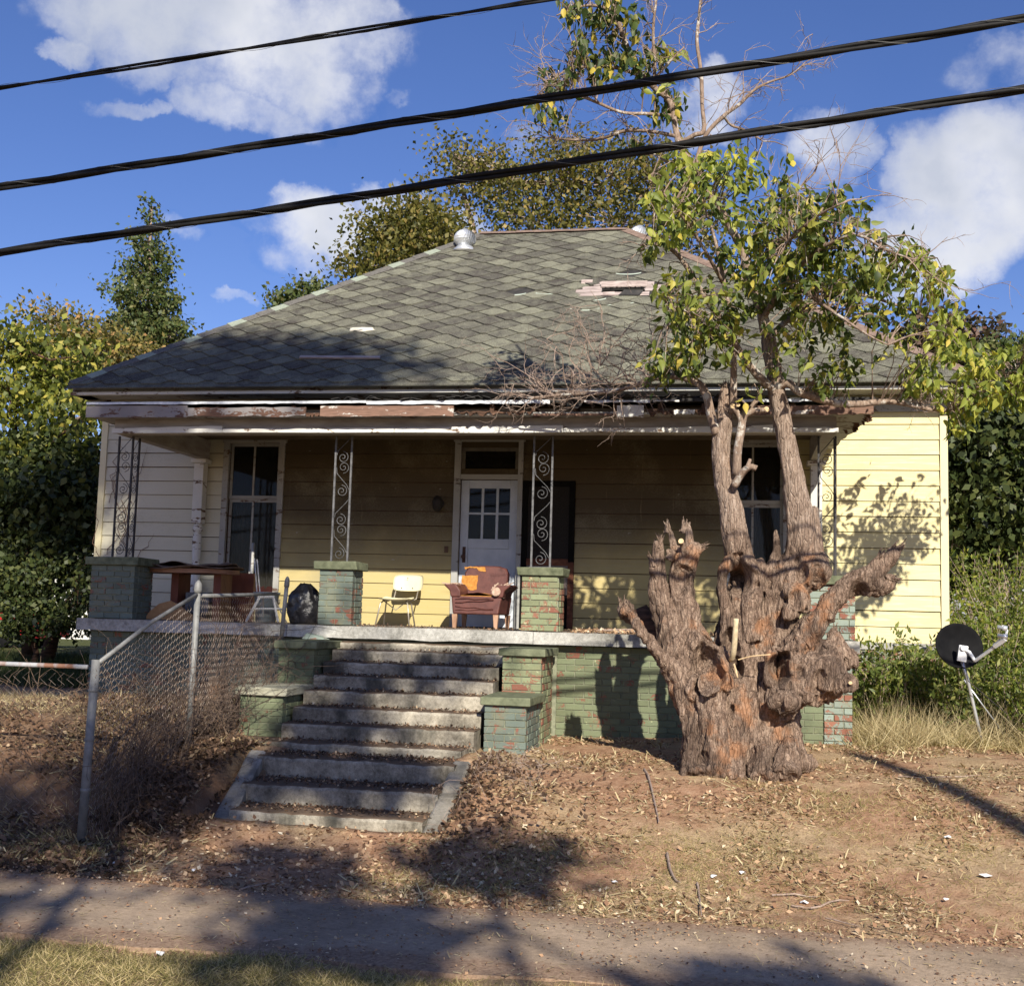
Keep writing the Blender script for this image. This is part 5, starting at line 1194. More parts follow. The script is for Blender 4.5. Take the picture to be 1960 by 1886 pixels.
# ------------------------------------------------------------------ background trees and shrubs
def crown_tree(name, label, base, crown, leafm, seed, nleaf, size, parent_cat='tree', trunk_r=.2, clump=.45, per=40, down=.5, group=None, star=False, bark=None, shoots=True):
    """crown: list of (x, y, z, rx, ry, rz) ellipsoids in world metres"""
    g = random.Random(seed); gn_ = np.random.default_rng(seed); base = Vector(base)
    t = empty(name, base, label, parent_cat, group)
    tot = sum(c[3]*c[4]*c[5] for c in crown); mb = MB(); P = []
    zc = sorted(crown, key=lambda c: c[2]); top = Vector(zc[-1][:3]); fork = base.lerp(top, .35)
    ax = [base, base.lerp(fork, .5)+Vector((g.gauss(0, .1), g.gauss(0, .1), 0)), fork, fork.lerp(top, .5)+Vector((g.gauss(0, .2), g.gauss(0, .2), 0)), top]
    mb.tube(ax, [trunk_r*1.2, trunk_r, trunk_r*.8, trunk_r*.45, trunk_r*.15], 8)
    mb.build('trunk', bark or M_BARK2, t, smooth=True)
    lm = MB()
    for c in crown:
        cc = Vector(c[:3]); s = min(ax[1:], key=lambda a: (a-cc).length); 
        lm.tube([s, s.lerp(cc, .5)+Vector((0, 0, -.1*(s-cc).length)), cc], [trunk_r*.35, trunk_r*.2, trunk_r*.08], 5)
        n_cl = max(3, int(nleaf*(c[3]*c[4]*c[5])/tot/per))
        for k_ in range(n_cl):
            d = Vector((g.gauss(0, 1), g.gauss(0, 1), g.gauss(0, 1))).normalized(); q = g.uniform(.55, 1.05)
            w_ = 1+.25*mnoise.noise(d*1.7+cc)
            e = cc+Vector((d.x*c[3], d.y*c[4], d.z*c[5]))*q*w_
            if shoots and g.random() < .5: lm.tube([cc.lerp(e, .2), cc.lerp(e, .6)+Vector((0, 0, .05)), e], [trunk_r*.08, trunk_r*.05, .004], 3, cap=False)
            m_ = int(per*g.uniform(.5, 1.4)); sg = clump*g.uniform(.6, 1.2)
            pts = gn_.normal(size=(m_, 3))*np.array([sg, sg, sg*.6])+np.array(e); P.append(pts)
    tag(lm.build('limbs', bark or M_BARK2, t), kind='stuff')
    P = np.concatenate(P); d = gn_.normal(size=(len(P), 3)); d[:, 2] -= down; d /= np.linalg.norm(d, axis=1)[:, None]
    me = instance_mesh('crown', DIA_V, DIA_F, P-np.array(base), frames(d, gn_), gn_.uniform(size*.7, size*1.3, len(P)), leafm)
    tag(link('crown', me, t, loc=base), kind='stuff'); return t
def E_(x, y, rx, ry, Y, rdy=None):
    """ellipsoid measured in the photo at depth Y"""
    c = at(x, y, Y); k_ = (Y+16.39)/FOC; return (c.x, c.y, c.z, rx*k_, (rdy or rx*k_), ry*k_)
GB = -1.0
def base_at(x, Y, z=GB): p = at(x, 1200, Y); return (p.x, Y, z)
crown_tree('broadleaf_tree', 'broad olive green tree rising behind the roof ridge, partly bare branched at its left', base_at(1100, 17), [E_(900, 340, 70, 60, 17, 2), E_(980, 360, 70, 70, 17, 2.2), E_(1080, 350, 70, 90, 17, 2.2), E_(1160, 350, 70, 80, 17, 2.2), E_(1250, 350, 60, 100, 17, 2), E_(1020, 420, 90, 50, 16, 2), E_(1180, 430, 90, 50, 16, 2), E_(1330, 420, 70, 90, 17, 2), E_(870, 300, 30, 35, 17, 1), E_(1110, 300, 40, 40, 17, 1)], L_OLIVE, 2, 15000, .14, trunk_r=.3, clump=.44, per=22)
crown_tree('broadleaf_tree', 'round olive tree behind the left end of the roof ridge beside the roof vent', base_at(800, 13), [E_(810, 430, 60, 50, 13, 1.6), E_(750, 460, 60, 45, 13, 1.6), E_(690, 510, 45, 25, 13, 1.2), E_(840, 470, 60, 60, 12.5, 1.5), E_(780, 520, 90, 40, 12.5, 1.5)], L_OLIVE, 3, 10500, .14, clump=.38, per=28)
crown_tree('broadleaf_tree', 'small green treetop showing above the middle of the left roof slope', base_at(580, 12), [E_(540, 575, 28, 22, 12, .7), E_(595, 565, 34, 24, 12, .8), E_(570, 610, 60, 30, 12, .8), E_(640, 560, 25, 20, 12, .6)], L_GUM, 4, 3500, .13, clump=.22, per=26, trunk_r=.12)
crown_tree('sweetgum_tree', 'tall narrow pointed green tree standing left of the house roof', base_at(285, 14), [E_(290, 395, 10, 24, 14, .3), E_(288, 430, 20, 26, 14, .5), E_(288, 470, 34, 32, 14, .7), E_(282, 520, 48, 40, 14, 1), E_(285, 580, 56, 45, 14, 1.2), E_(275, 640, 60, 50, 14, 1.3), E_(330, 640, 38, 35, 14, .9), E_(220, 555, 20, 20, 14, .5), E_(290, 720, 80, 60, 14, 1.4)], L_GUM, 5, 15000, .13, clump=.20, per=26, trunk_r=.16)
crown_tree('broadleaf_tree', 'orange tinged half turned tree in front of the narrow pointed tree', base_at(200, 9), [E_(95, 610, 45, 26, 9, .8), E_(160, 640, 60, 40, 9, 1), E_(220, 680, 70, 50, 9, 1.1), E_(290, 700, 55, 40, 9, .9), E_(120, 690, 80, 50, 9, 1), E_(330, 690, 30, 30, 9, .7)], L_OR, 6, 9000, .12, clump=.26, per=20, trunk_r=.14)
crown_tree('broadleaf_tree', 'bright yellow green leafy tree crowding the left side of the house', base_at(60, 3.5), [E_(30, 660, 60, 50, 3.5, .8), E_(90, 720, 60, 50, 4, .8), E_(20, 760, 60, 55, 3, .8), E_(110, 800, 55, 50, 3.5, .8), E_(160, 740, 40, 35, 4, .6), E_(60, 870, 75, 50, 3, .8), E_(150, 880, 45, 50, 3.5, .7), E_(165, 790, 30, 60, 2, .5), E_(165, 680, 30, 40, 3, .5)], L_YG, 7, 6800, .135, clump=.30, per=12, trunk_r=.10, down=1.1, bark=M_ROT)
crown_tree('broadleaf_tree', 'dark dense understorey tree filling the shade at the far left edge', base_at(90, 3), [E_(60, 950, 90, 60, 2.2, .8), E_(140, 1000, 55, 80, 2.4, .8), E_(20, 1010, 70, 60, 2.2, .8), E_(150, 1110, 35, 60, 3, .6), E_(30, 1080, 60, 40, 4, .8), E_(170, 920, 40, 80, 2.6, .6), E_(80, 870, 80, 50, 2.8, .7), E_(30, 1120, 50, 40, 1.6, .5), E_(165, 1150, 18, 50, 1.6, .4), E_(60, 1170, 60, 22, 1.8, .4)], L_DARK, 8, 15000, .14, clump=.34, per=26, trunk_r=.12, bark=M_ROT)
crown_tree('broadleaf_tree', 'dark overgrown tree wall standing right of the house', base_at(1900, 5), [E_(1850, 860, 55, 80, 5, 1.2), E_(1920, 840, 60, 90, 5, 1.2), E_(1870, 960, 65, 80, 5, 1.2), E_(1950, 980, 60, 90, 5, 1.2), E_(1890, 1070, 90, 60, 6, 1.2), E_(1990, 880, 60, 120, 5, 1.2), E_(1830, 1000, 40, 90, 4.5, .8)], L_DARK, 9, 17000, .15, clump=.30, per=26, trunk_r=.2)
crown_tree('broadleaf_tree', 'reddish dark leaved tree showing over the right hip of the roof', base_at(1780, 11), [E_(1790, 640, 60, 45, 11, 1), E_(1850, 660, 60, 50, 11, 1.1), E_(1740, 680, 60, 30, 11, 1), E_(1820, 730, 80, 60, 11, 1.2)], leafmat('dusky_leaf', [(0, (.02, .02, .012)), (.6, (.07, .06, .03)), (1, (.14, .07, .05))], .2), 10, 7000, .15, clump=.3, per=26, trunk_r=.16)
crown_tree('broadleaf_tree', 'feathery grey green treetop at the right edge of the photo', base_at(1930, 9), [E_(1890, 690, 30, 45, 9, .7), E_(1930, 700, 40, 50, 9, .8), E_(1970, 700, 40, 60, 9, .8), E_(1930, 780, 70, 60, 9, 1)], L_GUM, 11, 8000, .10, clump=.18, per=26, trunk_r=.12)
crown_tree('understory_bush', 'dark bushy thicket at far left below the yellow green tree', base_at(60, 1.2), [E_(20, 1120, 40, 50, 1.2, .4), E_(75, 1110, 35, 45, 1.2, .4), E_(60, 1165, 60, 22, 1.0, .4), E_(150, 1120, 14, 70, 1.0, .3), E_(40, 1200, 60, 22, 1.0, .4), E_(115, 1190, 40, 24, 1.0, .35), E_(60, 1050, 70, 45, 1.7, .4), E_(120, 1060, 50, 50, 1.9, .4)], L_DARK, 18, 8500, .085, 'bush', trunk_r=.05, clump=.16, per=18, bark=M_ROT)
# feathery weeds right
def weeds(name, label, boxes, m, seed, n_, size, h=.9, cat='weeds', kind=None, stemm=None, droop=.2):
    g = random.Random(seed); gn_ = np.random.default_rng(seed); mb = MB(); P = []
    for i in range(n_):
        bx = g.choice(boxes); x = g.uniform(bx[0], bx[1]); y = g.uniform(bx[2], bx[3]); z = gz(x, y); H = h*g.uniform(.5, 1.15)*bx[4]
        d = Vector((g.gauss(0, .2), g.gauss(0, .2), 1)); p = Vector((x, y, z-.03)); pts = [p]
        for k_ in range(5): d = (d+Vector((g.gauss(0, .12), g.gauss(0, .12), -droop*.3))).normalized(); pts.append(pts[-1]+d*H/5)
        mb.tube(pts, [.007, .006, .005, .004, .003, .0015], 3, cap=False)
        for k_ in range(int(34*bx[5])):
            t = g.uniform(.2, 1); i_ = min(4, int(t*5)); q = pts[i_].lerp(pts[i_+1], t*5-i_); P.append(tuple(q+Vector((g.gauss(0, .05), g.gauss(0, .05), g.gauss(0, .03)))))
    t = empty(name, (sum(b[0]+b[1] for b in boxes)/2/len(boxes), boxes[0][2], -1.1), label, cat)
    tag(mb.build('stems', stemm or M_TWIG, t), kind='stuff'); P = np.array(P); d = gn_.normal(size=(len(P), 3)); d[:, 2] += .5; d /= np.linalg.norm(d, axis=1)[:, None]
    me = instance_mesh('leaves', DIA_V*np.array([.6, 1, 1]), DIA_F, P-P.mean(0), frames(d, gn_), gn_.uniform(size*.6, size*1.4, len(P)), m); tag(link('leaves', me, t, loc=tuple(P.mean(0))), kind='stuff'); return t
weeds('goldenrod_patch', 'tall feathery green weeds behind the satellite dish', [(12.3, 15.5, -.8, 2.5, 1.6, 2.2), (12.5, 15, 1, 3.5, 2.3, 2.2)], L_WEED, 20, 900, .075, 1.0)
weeds('scrub_bush', 'leafy green scrub bush against the foundation left of the satellite dish', [(10.8, 12.3, -1.3, -.25, 1.0, 1.3), (11.0, 12.4, -.9, -.2, 1.3, 1.3)], L_IVY, 21, 270, .09, 1.0, 'bush', droop=.5)
weeds('goldenrod_patch', 'low yellow green weeds at the right edge below the dish arm', [(12.5, 14.5, -2.4, -.8, .95, 1.8)], L_WEED, 22, 260, .06, .9)

# ------------------------------------------------------------------ grass and litter
def blades(name, n_, region, m, seed, hmin, hmax, wd=.006, lean=.8, kind='stuff', clumpn=0, zf=gzn, dens=None):
    gn_ = np.random.default_rng(seed); x0, x1, y0, y1 = region
    if clumpn:
        C = np.stack([gn_.uniform(x0, x1, clumpn), gn_.uniform(y0, y1, clumpn)], 1); idx = gn_.integers(0, clumpn, n_); XY = C[idx]+gn_.normal(size=(n_, 2))*.16
    else: XY = np.stack([gn_.uniform(x0, x1, n_), gn_.uniform(y0, y1, n_)], 1)
    if dens is not None: XY = XY[[dens(x, y, gn_) for x, y in XY]]
    Z = np.array([zf(float(x), float(y)) for x, y in XY]); P = np.column_stack([XY, Z-.004])
    d = gn_.normal(size=(len(P), 3))*lean; d[:, 2] = np.abs(d[:, 2])*.3+.5; d /= np.linalg.norm(d, axis=1)[:, None]
    H = gn_.uniform(hmin, hmax, len(P)); S = np.column_stack([np.full(len(P), wd), H, H])
    me = instance_mesh(name, BLADE_V, BLADE_F, P-P.mean(0), frames(d, gn_), S, m); return tag(link(name, me, None, loc=tuple(P.mean(0))), name.replace('_', ' '), None, kind=kind) if False else tag(link(name, me, None, loc=tuple(P.mean(0))), kind=kind)
def flat(name, n_, region, m, seed, smin, smax, tilt=.35, dens=None, zf=gzn, dz=.008, V=DIA_V, F=DIA_F, clumpn=0, cs=.12):
    gn_ = np.random.default_rng(seed); x0, x1, y0, y1 = region
    if clumpn:
        C = np.stack([gn_.uniform(x0, x1, clumpn), gn_.uniform(y0, y1, clumpn)], 1); XY = C[gn_.integers(0, clumpn, n_)]+gn_.normal(size=(n_, 2))*cs
    else: XY = np.stack([gn_.uniform(x0, x1, n_), gn_.uniform(y0, y1, n_)], 1)
    if dens is not None: XY = XY[[dens(x, y, gn_) for x, y in XY]]
    Z = np.array([zf(float(x), float(y)) for x, y in XY]); P = np.column_stack([XY, Z+gn_.uniform(0, dz, len(XY))])
    d = gn_.normal(size=(len(P), 3)); d[:, 2] *= tilt; d /= np.linalg.norm(d, axis=1)[:, None]
    up = np.array([0, 0, 1.0])+gn_.normal(size=d.shape)*tilt; x = np.cross(d, up); x /= np.linalg.norm(x, axis=1)[:, None]+1e-9; z = np.cross(x, d); Rm = np.stack([x, d, z], 2)
    me = instance_mesh(name, V, F, P-P.mean(0), Rm, gn_.uniform(smin, smax, len(P)), m); return tag(link(name, me, None, loc=tuple(P.mean(0))), kind='stuff')
CHIP_V = np.array([(-.12, 0, 0), (.12, 0, 0), (.10, 1, .03), (-.10, 1, .03)], float)
insteps = lambda x, y: 4.7 < x < 6.9 and -6.4 < y < -2.4
def d_yard(x, y, g_):
    if insteps(x, y) or y > -2.5: return False
    return g_.random() < .42+1.25*mnoise.noise(Vector((x*1.3, y*1.3, 2)))+.5*mnoise.noise(Vector((x*4.5, y*4.5, 7)))
flat('leaf_litter', 38000, (6.9, 13.5, -8.7, -2.5), L_LIT, 1, .02, .055, .5, d_yard); flat('straw_litter', 44000, (6.6, 14, -8.7, -2.6), L_DRY, 2, .03, .10, .3, d_yard, V=CHIP_V*np.array([.5, 1, 1]))
flat('leaf_litter', 24000, (2.0, 5.0, -8.3, -2.6), L_CHIP, 3, .03, .07, .6, d_yard, dz=.03); flat('straw_litter', 12000, (1.5, 5.2, -8.2, -2.5), L_DRY, 4, .04, .12, .4, d_yard, V=CHIP_V*np.array([.5, 1, 1]))
flat('leaf_litter', 5500, (4.6, 8.2, -8.6, -6.3), L_LIT, 5, .02, .06, .5, None); flat('leaf_litter', 5200, (6.85, 8.3, -7.3, -4.4), L_CHIP, 6, .03, .07, .7, lambda x, y, g_: not insteps(x, y) and g_.random() < math.exp(-((x-7.1)/.45)**2-((y+5.8)/.9)**2)+.05, dz=.04); flat('leaf_litter', 5000, (4.0, 5.0, -6.9, -4.6), L_CHIP, 61, .03, .075, .8, lambda x, y, g_: x < 4.74 or y < -6.5, dz=.03)
flat('straw_litter', 9000, (2, 13, -9.9, -8.2), L_DRY, 71, .012, .05, .2, lambda x, y, g_: g_.random() < .25+.9*max(0, mnoise.noise(Vector((x*1.5, y*1.5, 4)))), zf=lambda x, y: -1.752, V=CHIP_V*np.array([.5, 1, 1])); flat('leaf_litter', 16000, (0, 14, -9.9, -8.2), L_LIT, 7, .010, .032, .4, lambda x, y, g_: g_.random() < .2+.9*max(0, 1-abs(y+8.35)*3)+.9*max(0, mnoise.noise(Vector((x*2, y*2, 8)))-.15)*2, zf=lambda x, y: -1.752)
def stepz(x, y):
    for yy, z in zip(STEPY, STEPZ):
        if y > yy: return z+.004
    if y > -5.35: return -1.228
    if y > -5.85: return LOWZ[1]+.36*0+ (LOWZ[0]-LOWZ[1])*0 + (-1.235 if y > LOWY[0] else -1.42)*1-LOWZ[1]*1
    return -1.59
def stepz(x, y):
    yy = STEPY+LOWY; zz = STEPZ+LOWZ
    for a, b in zip(yy, zz):
        if y > a+.0 and y <= (prev_ := (a+.4)): pass
    z = 0
    best = None
    for a, b in zip(yy, zz):
        if y > a: best = b; break
    return (best if best is not None else -1.77)+.005
def d_step(x, y, g_):
    near = min((y-a) for a in STEPY+LOWY if y-a > 0) if any(y-a > 0 for a in STEPY+LOWY) else 9
    return g_.random() < (.12+.8*max(0, (near-.06)/.25) if near < .5 else .5)
flat('step_litter', 9000, (4.8, 6.78, -6.28, -2.75), L_CHIP, 9, .015, .045, .5, d_step, zf=stepz, dz=.012); flat('step_litter', 2600, (4.8, 6.78, -6.28, -2.75), L_LIT, 10, .015, .04, .5, d_step, zf=stepz, dz=.012)
flat('porch_litter', 2600, (7.4, 10.6, -2.5, -1.0), L_LIT, 11, .02, .055, .8, None, zf=lambda x, y: .0, dz=.03); flat('porch_litter', 700, (4.5, 7.4, -2.55, -1.0), L_CHIP, 12, .015, .04, .5, None, zf=lambda x, y: .0, dz=.01)
blades('verge_grass', 90000, (3.5, 12.5, -11.2, -9.72), L_GRASS, 13, .03, .085, .0045, 1.3, dens=lambda x, y, g_: y < -9.9-.10*max(0, (x-7.2))+.16*mnoise.noise(Vector((x*1.7, 0, 0)))+g_.normal()*.05 and g_.random() < .95)
blades('yard_grass', 14000, (9.5, 13.5, -8.4, -5.0), L_GRASS, 14, .03, .09, .005, 1.5, clumpn=110); blades('yard_grass', 9000, (6.8, 9.5, -8.2, -6.6), L_GRASS, 15, .03, .08, .005, 1.5, clumpn=70)
dg_ = lambda x, y, g_: y > -2.6-.9*mnoise.noise(Vector((x*.9, 3, 0)))-.5*mnoise.noise(Vector((x*3, 9, 0)))-.35*g_.random() and g_.random() < .75+.8*mnoise.noise(Vector((x*1.5, y*1.5, 0)))
blades('tall_dry_grass', 15000, (10.75, 15, -3.8, -.6), L_DRY, 16, .2, .7, .007, .7, clumpn=220, dens=dg_); blades('tall_dry_grass', 13000, (10.7, 15, -4.0, -.8), L_GRASS, 17, .08, .32, .007, .9, clumpn=260, dens=dg_)
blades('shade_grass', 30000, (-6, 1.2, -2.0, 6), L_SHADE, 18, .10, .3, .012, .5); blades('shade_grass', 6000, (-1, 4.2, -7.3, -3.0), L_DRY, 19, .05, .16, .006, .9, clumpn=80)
blades('yard_grass', 3500, (3.0, 5.0, -7.9, -7.1), L_GRASS, 23, .03, .09, .005, 1.0, clumpn=14)
# dead brambles on the left bank and along the fence
mb = MB(); g = random.Random(41)
for i in range(300):
    x = g.uniform(2.2, 4.6); y = g.uniform(-7.2, -4.9) if g.random() < .75 else g.uniform(-4.9, -2.7); z = gz(x, y); L = g.uniform(.25, .75)*(1.3 if g.random() < .2 else 1)
    twig(mb, Vector((x, y, z-.02)), Vector((g.gauss(0, .6), g.gauss(0, .6), g.uniform(.3, 1.2))), L, .0045, 1, g, .8, .4, droop=.5)
brm = tag(mb.build('dead_brambles', simple('brown_bramble', (.06, .04, .028), (.22, .15, .10), 25, .9, .3)), kind='stuff')
mb = MB()
for i in range(210):
    y = g.uniform(-7.0, -3.3); x = 4.2+g.gauss(0, .05); z = gz(x, y)
    twig(mb, Vector((x, y, z-.02)), Vector((g.gauss(0, .15), g.gauss(0, .3), 1)), g.uniform(.5, 1.2), .005, 1, g, .8, .5)
tag(mb.build('dead_vines', simple('dark_dry_vine', (.04, .028, .022), (.17, .12, .09), 25, .9, .3)), kind='stuff')
mb = MB()
for i in range(70):
    x = g.uniform(6.95, 7.7); y = g.uniform(-6.4, -4.6); twig(mb, Vector((x, y, gz(x, y))), Vector((g.gauss(0, .8), g.gauss(0, .8), .6)), g.uniform(.15, .45), .003, 1, g, .9, .4, droop=.6)
tag(mb.build('dead_brambles', M_TWIG), kind='stuff')

# ------------------------------------------------------------------ chain link fences
def chainmesh(p0, p1, bot, topf, parent, seed=0, cell=.055):
    g = random.Random(seed); p0 = Vector(p0); p1 = Vector(p1); L = (p1-p0).length; d = (p1-p0)/L; nrm = Vector((-d.y, d.x, 0)); mb = MB()
    V = []; F = []; r = .0019
    nw = int(L/cell)
    for i in range(nw):
        s = i*cell; x = p0+d*s; zb = bot(x.x, x.y); zt = topf(s); k_ = 0; z = zb; pts = []
        while z < zt:
            sx = s+(cell*.62 if k_ % 2 else -.12*cell); q = p0+d*sx
            w_ = .05*mnoise.noise(Vector((sx*2, z*2, seed))); wz = .012*mnoise.noise(Vector((sx*3, z*3, seed+9)))
            pts.append(q+nrm*(w_+(.002 if k_ % 2 else -.002))+Vector((0, 0, z-q.z+wz))+d*(.035*mnoise.noise(Vector((sx*2.5, z*2.5, seed+4))))); z += cell*.58; k_ += 1
        if len(pts) > 1: mb.tube(pts, r, 3, cap=False)
    return tag(mb.build('wire_mesh', M_WIRE, parent), kind='stuff')
def pipe(pts, r, m, name, parent, n_=12): return MB().tube(pts, r, n_).build(name, m, parent, smooth=True)
def cappost(b, t, r, parent, cap=True):
    b = Vector(b); t = Vector(t); d = (t-b).normalized(); o = pipe([b, t], r, M_PIPE, 'post', parent, 14)
    if cap:
        mb = MB(); q = d.to_track_quat('Z', 'Y').to_matrix().to_4x4(); mb.lathe([(r*1.25, -.03), (r*1.3, .0), (r*1.25, .03), (r*1.1, .06), (r*.6, .085), (.003, .095)], 14, c=t, M=q); mb.build('post_cap', M_PIPE, o, smooth=True)
    return o
fence = empty('chain_link_fence', (4.2, -5.3, -1.3), 'sagging chain link fence with sloping grey top rail beside the steps', 'fence')
b1 = atz(155, 1608, -1.75); t1 = at(184, 1262, -7.1); b2 = Vector((4.18, -5.4, -1.25)); t2 = at(379, 1128, -5.4); b3 = Vector((4.2, -3.16, -.19)); t3 = at(549, 1118, -3.16)
cappost(b1, t1, .036, fence, False); cappost(b2, t2, .030, fence); cappost(b3, t3, .024, fence)
pipe([t1+Vector((.03, 0, -.02)), t1.lerp(t2, .5)+Vector((0, 0, -.005)), t2+Vector((0, -.03, -.05))], .019, M_PIPE, 'rail', fence); pipe([t2+Vector((0, .03, -.06)), t2.lerp(t3, .5)+Vector((0, 0, -.085)), at(529, 1136, -3.4)], .019, M_PIPE, 'rail', fence)
for z in (-.55, -.95, -1.35):
    p = b1.lerp(t1, (z+1.75)/(t1.z+1.75)); MB().lathe([(.040, -.012), (.042, 0), (.040, .012)], 14, c=p).build('band', M_PIPE, fence)
L1 = (Vector((4.18, -5.4, 0))-Vector((4.15, -7.15, 0))).length
chainmesh((4.15, -7.15, 0), (4.18, -5.4, 0), lambda x, y: gz(x, y)-.02, lambda s: t1.z+(t2.z-t1.z)*min(1, s/L1)-.05, fence, 1); chainmesh((4.18, -5.4, 0), (4.2, -3.2, 0), lambda x, y: (gz(x, y)-.02 if y < -4.4 else -.62 if y < -3.5 else -.17), lambda s: t2.z-.05+.02*s, fence, 2)
lfence = empty('chain_link_fence', (2.0, -7.1, -1.3), 'low chain link fence with rusty top rail running off the left edge', 'fence')
ra = Vector((-3.5, -7.0, -.36)); rb_ = Vector((4.02, -7.05, -.365)); pipe([ra, ra.lerp(rb_, .5), rb_], .019, mat('rust_streaked_rail', lambda n: n.ramp(n.noise(n.pos((3, 1, 1)), 1.6, 5), [(.45, (.42, .42, .42)), (.58, (.26, .13, .08))]), .6, .4), 'rail', lfence)
for x in (-.6, 1.4-4.4): cappost((x, -7.0, -1.6), (x, -7.0, -.33), .024, lfence)
chainmesh((-1.5, -7.0, 0), (4.1, -7.05, 0), lambda x, y: gz(x, y)-.02, lambda s: -.375, lfence, 3, .085)
# ------------------------------------------------------------------ things on the porch
M_UPH = simple('maroon_vinyl_upholstery', (.07, .022, .018), (.13, .045, .035), 9, .55, .35, .4, dist=.01)
M_FOAM = simple('orange_foam', (.34, .14, .03), (.52, .26, .07), 22, .95, .6, .1, dist=.01)
M_FABR = simple('torn_pale_lining', (.28, .17, .12), (.60, .46, .36), 25, .95, .5)
M_LEGW = simple('scuffed_brown_leg', (.22, .11, .06), (.48, .30, .20), 14, .6, .2, .3, (1, 1, .3))
chair = empty('armchair', (6.2, -1.65, 0), 'worn maroon armchair with orange foam showing through torn back and seat', 'armchair')
def soft(vs_box, m, nm, par, wob=.008, bev=.03, sub=2, seed=1, taper=None):
    (a, b) = vs_box; o = MB().box(a, b).build(nm, m, par)
    me = o.data
    if taper:
        for v in me.vertices: v.co = taper(v.co.copy())
    bv = o.modifiers.new('b', 'BEVEL'); bv.width = bev; bv.segments = 4
    for p in me.polygons: p.use_smooth = True
    return o
MB().hexa([(5.93, -1.95, .17), (6.50, -1.95, .17), (6.53, -1.36, .17), (5.93, -1.36, .17), (5.90, -1.93, .40), (6.54, -1.93, .40), (6.56, -1.36, .40), (5.92, -1.36, .40)]).build('base', M_UPH, chair)
bevel(chair.children[-1], .02, 3)
def arm(x0, x1, flare, nm='arm'):
    mb = MB(); s = 1 if flare > 0 else -1
    prof = [(x0, .38), (x0+flare*.2, .46), (x0+flare, .53), (x1+flare*.6, .54), (x1, .46), (x1, .38)] if flare < 0 else [(x0, .38), (x0, .46), (x0+flare*.6, .54), (x1+flare, .53), (x1+flare*.2, .46), (x1, .38)]
    n_ = 5
    for i in range(n_+1):
        y = -1.95+.55*i/n_; dz = -.015*math.sin(i*1.4)
        for (x, z) in prof: mb.v.append((x, y, z+dz))
    k_ = len(prof)
    for i in range(n_):
        for j in range(k_): mb.f.append((i*k_+j, (i+1)*k_+j, (i+1)*k_+(j+1) % k_, i*k_+(j+1) % k_)); mb.m.append(0)
    mb.f.append(tuple(range(k_))); mb.m.append(0); mb.f.append(tuple(n_*k_+j for j in range(k_))[::-1]); mb.m.append(0)
    o = mb.build(nm, M_UPH, chair); bevel(o, .015, 3); return o
aL = arm(5.90, 6.02, -.10); aR = arm(6.42, 6.55, .10)
bk = MB(); n_ = 24; P = []
for i in range(n_):
    t = 2*math.pi*i/n_; c, s = math.cos(t), math.sin(t); q = (abs(c)**5+abs(s)**5)**(-.2); P.append((6.235+.285*c*q+(.01 if s > 0 else 0), .57+.215*s*q))
for k_, (dy, sc) in enumerate(((0, .94), (.02, 1), (.09, 1), (.12, .95))):
    for (x, z) in P: bk.v.append((6.235+(x-6.235)*sc, -1.52+dy+.10*(z-.4), .57+(z-.57)*sc))
for k_ in range(3):
    for j in range(n_): bk.f.append((k_*n_+j, k_*n_+(j+1) % n_, (k_+1)*n_+(j+1) % n_, (k_+1)*n_+j)); bk.m.append(0)
bk.f.append(tuple(range(n_))[::-1]); bk.m.append(0); bk.f.append(tuple(3*n_+j for j in range(n_))); bk.m.append(0)
back = bk.build('backrest', M_UPH, chair, smooth=False)
def patch(pts, ybase, m, nm, par, t=.012, seed=0):
    g = random.Random(seed); P = []
    for i in range(len(pts)):
        a, b = pts[i], pts[(i+1) % len(pts)]
        for k_ in range(4): u = k_/4; P.append((a[0]+(b[0]-a[0])*u+g.uniform(-.006, .006), a[1]+(b[1]-a[1])*u+g.uniform(-.006, .006)))
    k_ = len(P); mb = MB(); yy = lambda z: ybase+.10*(z-.4)
    mb.add([(x, yy(z), z) for x, z in P]+[(x, yy(z)+t, z) for x, z in P], [tuple(range(k_))[::-1]]+[(i, (i+1) % k_, k_+(i+1) % k_, k_+i) for i in range(k_)]); return mb.build(nm, m, par)
def cz_(u, v): p = at(818.8+.1086*u, 1064.4+.1086*v, -1.52); return (p.x, p.z)
patch([cz_(*q) for q in ((640, 195), (780, 180), (1000, 200), (1015, 275), (900, 260), (850, 215), (720, 205), (650, 240))], -1.526, M_FOAM, 'foam_patch', back, seed=1)
patch([cz_(*q) for q in ((600, 345), (880, 340), (870, 430), (860, 600), (720, 600), (650, 510), (590, 490), (590, 400))], -1.526, M_FOAM, 'foam_patch', back, seed=2)
mb = MB(); g = random.Random(3); n_ = 10
for i in range(n_+1):
    for j in range(6):
        x = 6.02+.40*i/n_; y = -1.93+.42*j/5; e = min(i, n_-i)/n_*2; mb.v.append((x, y, .40+.035*math.sin(math.pi*i/n_)+g.uniform(-.006, .006)))
for i in range(n_):
    for j in range(5): b = i*6+j; mb.f.append((b, b+6, b+7, b+1)); mb.m.append(0)
mb.box((6.02, -1.928, .385), (6.42, -1.5, .398)); mb.build('seat_foam', M_FOAM, chair, smooth=True)
mb = MB(); g = random.Random(6)
for i in range(26):
    t = g.random(); p = Vector((6.50+g.gauss(0, .03), -1.9+g.uniform(0, .2), .50+g.gauss(0, .03))); mb.tube([p, p+Vector((g.gauss(0, .03), -.02, g.gauss(0, .03))), p+Vector((g.gauss(0, .05), -.03, g.gauss(-.02, .04)))], [.014, .012, .005], 5)
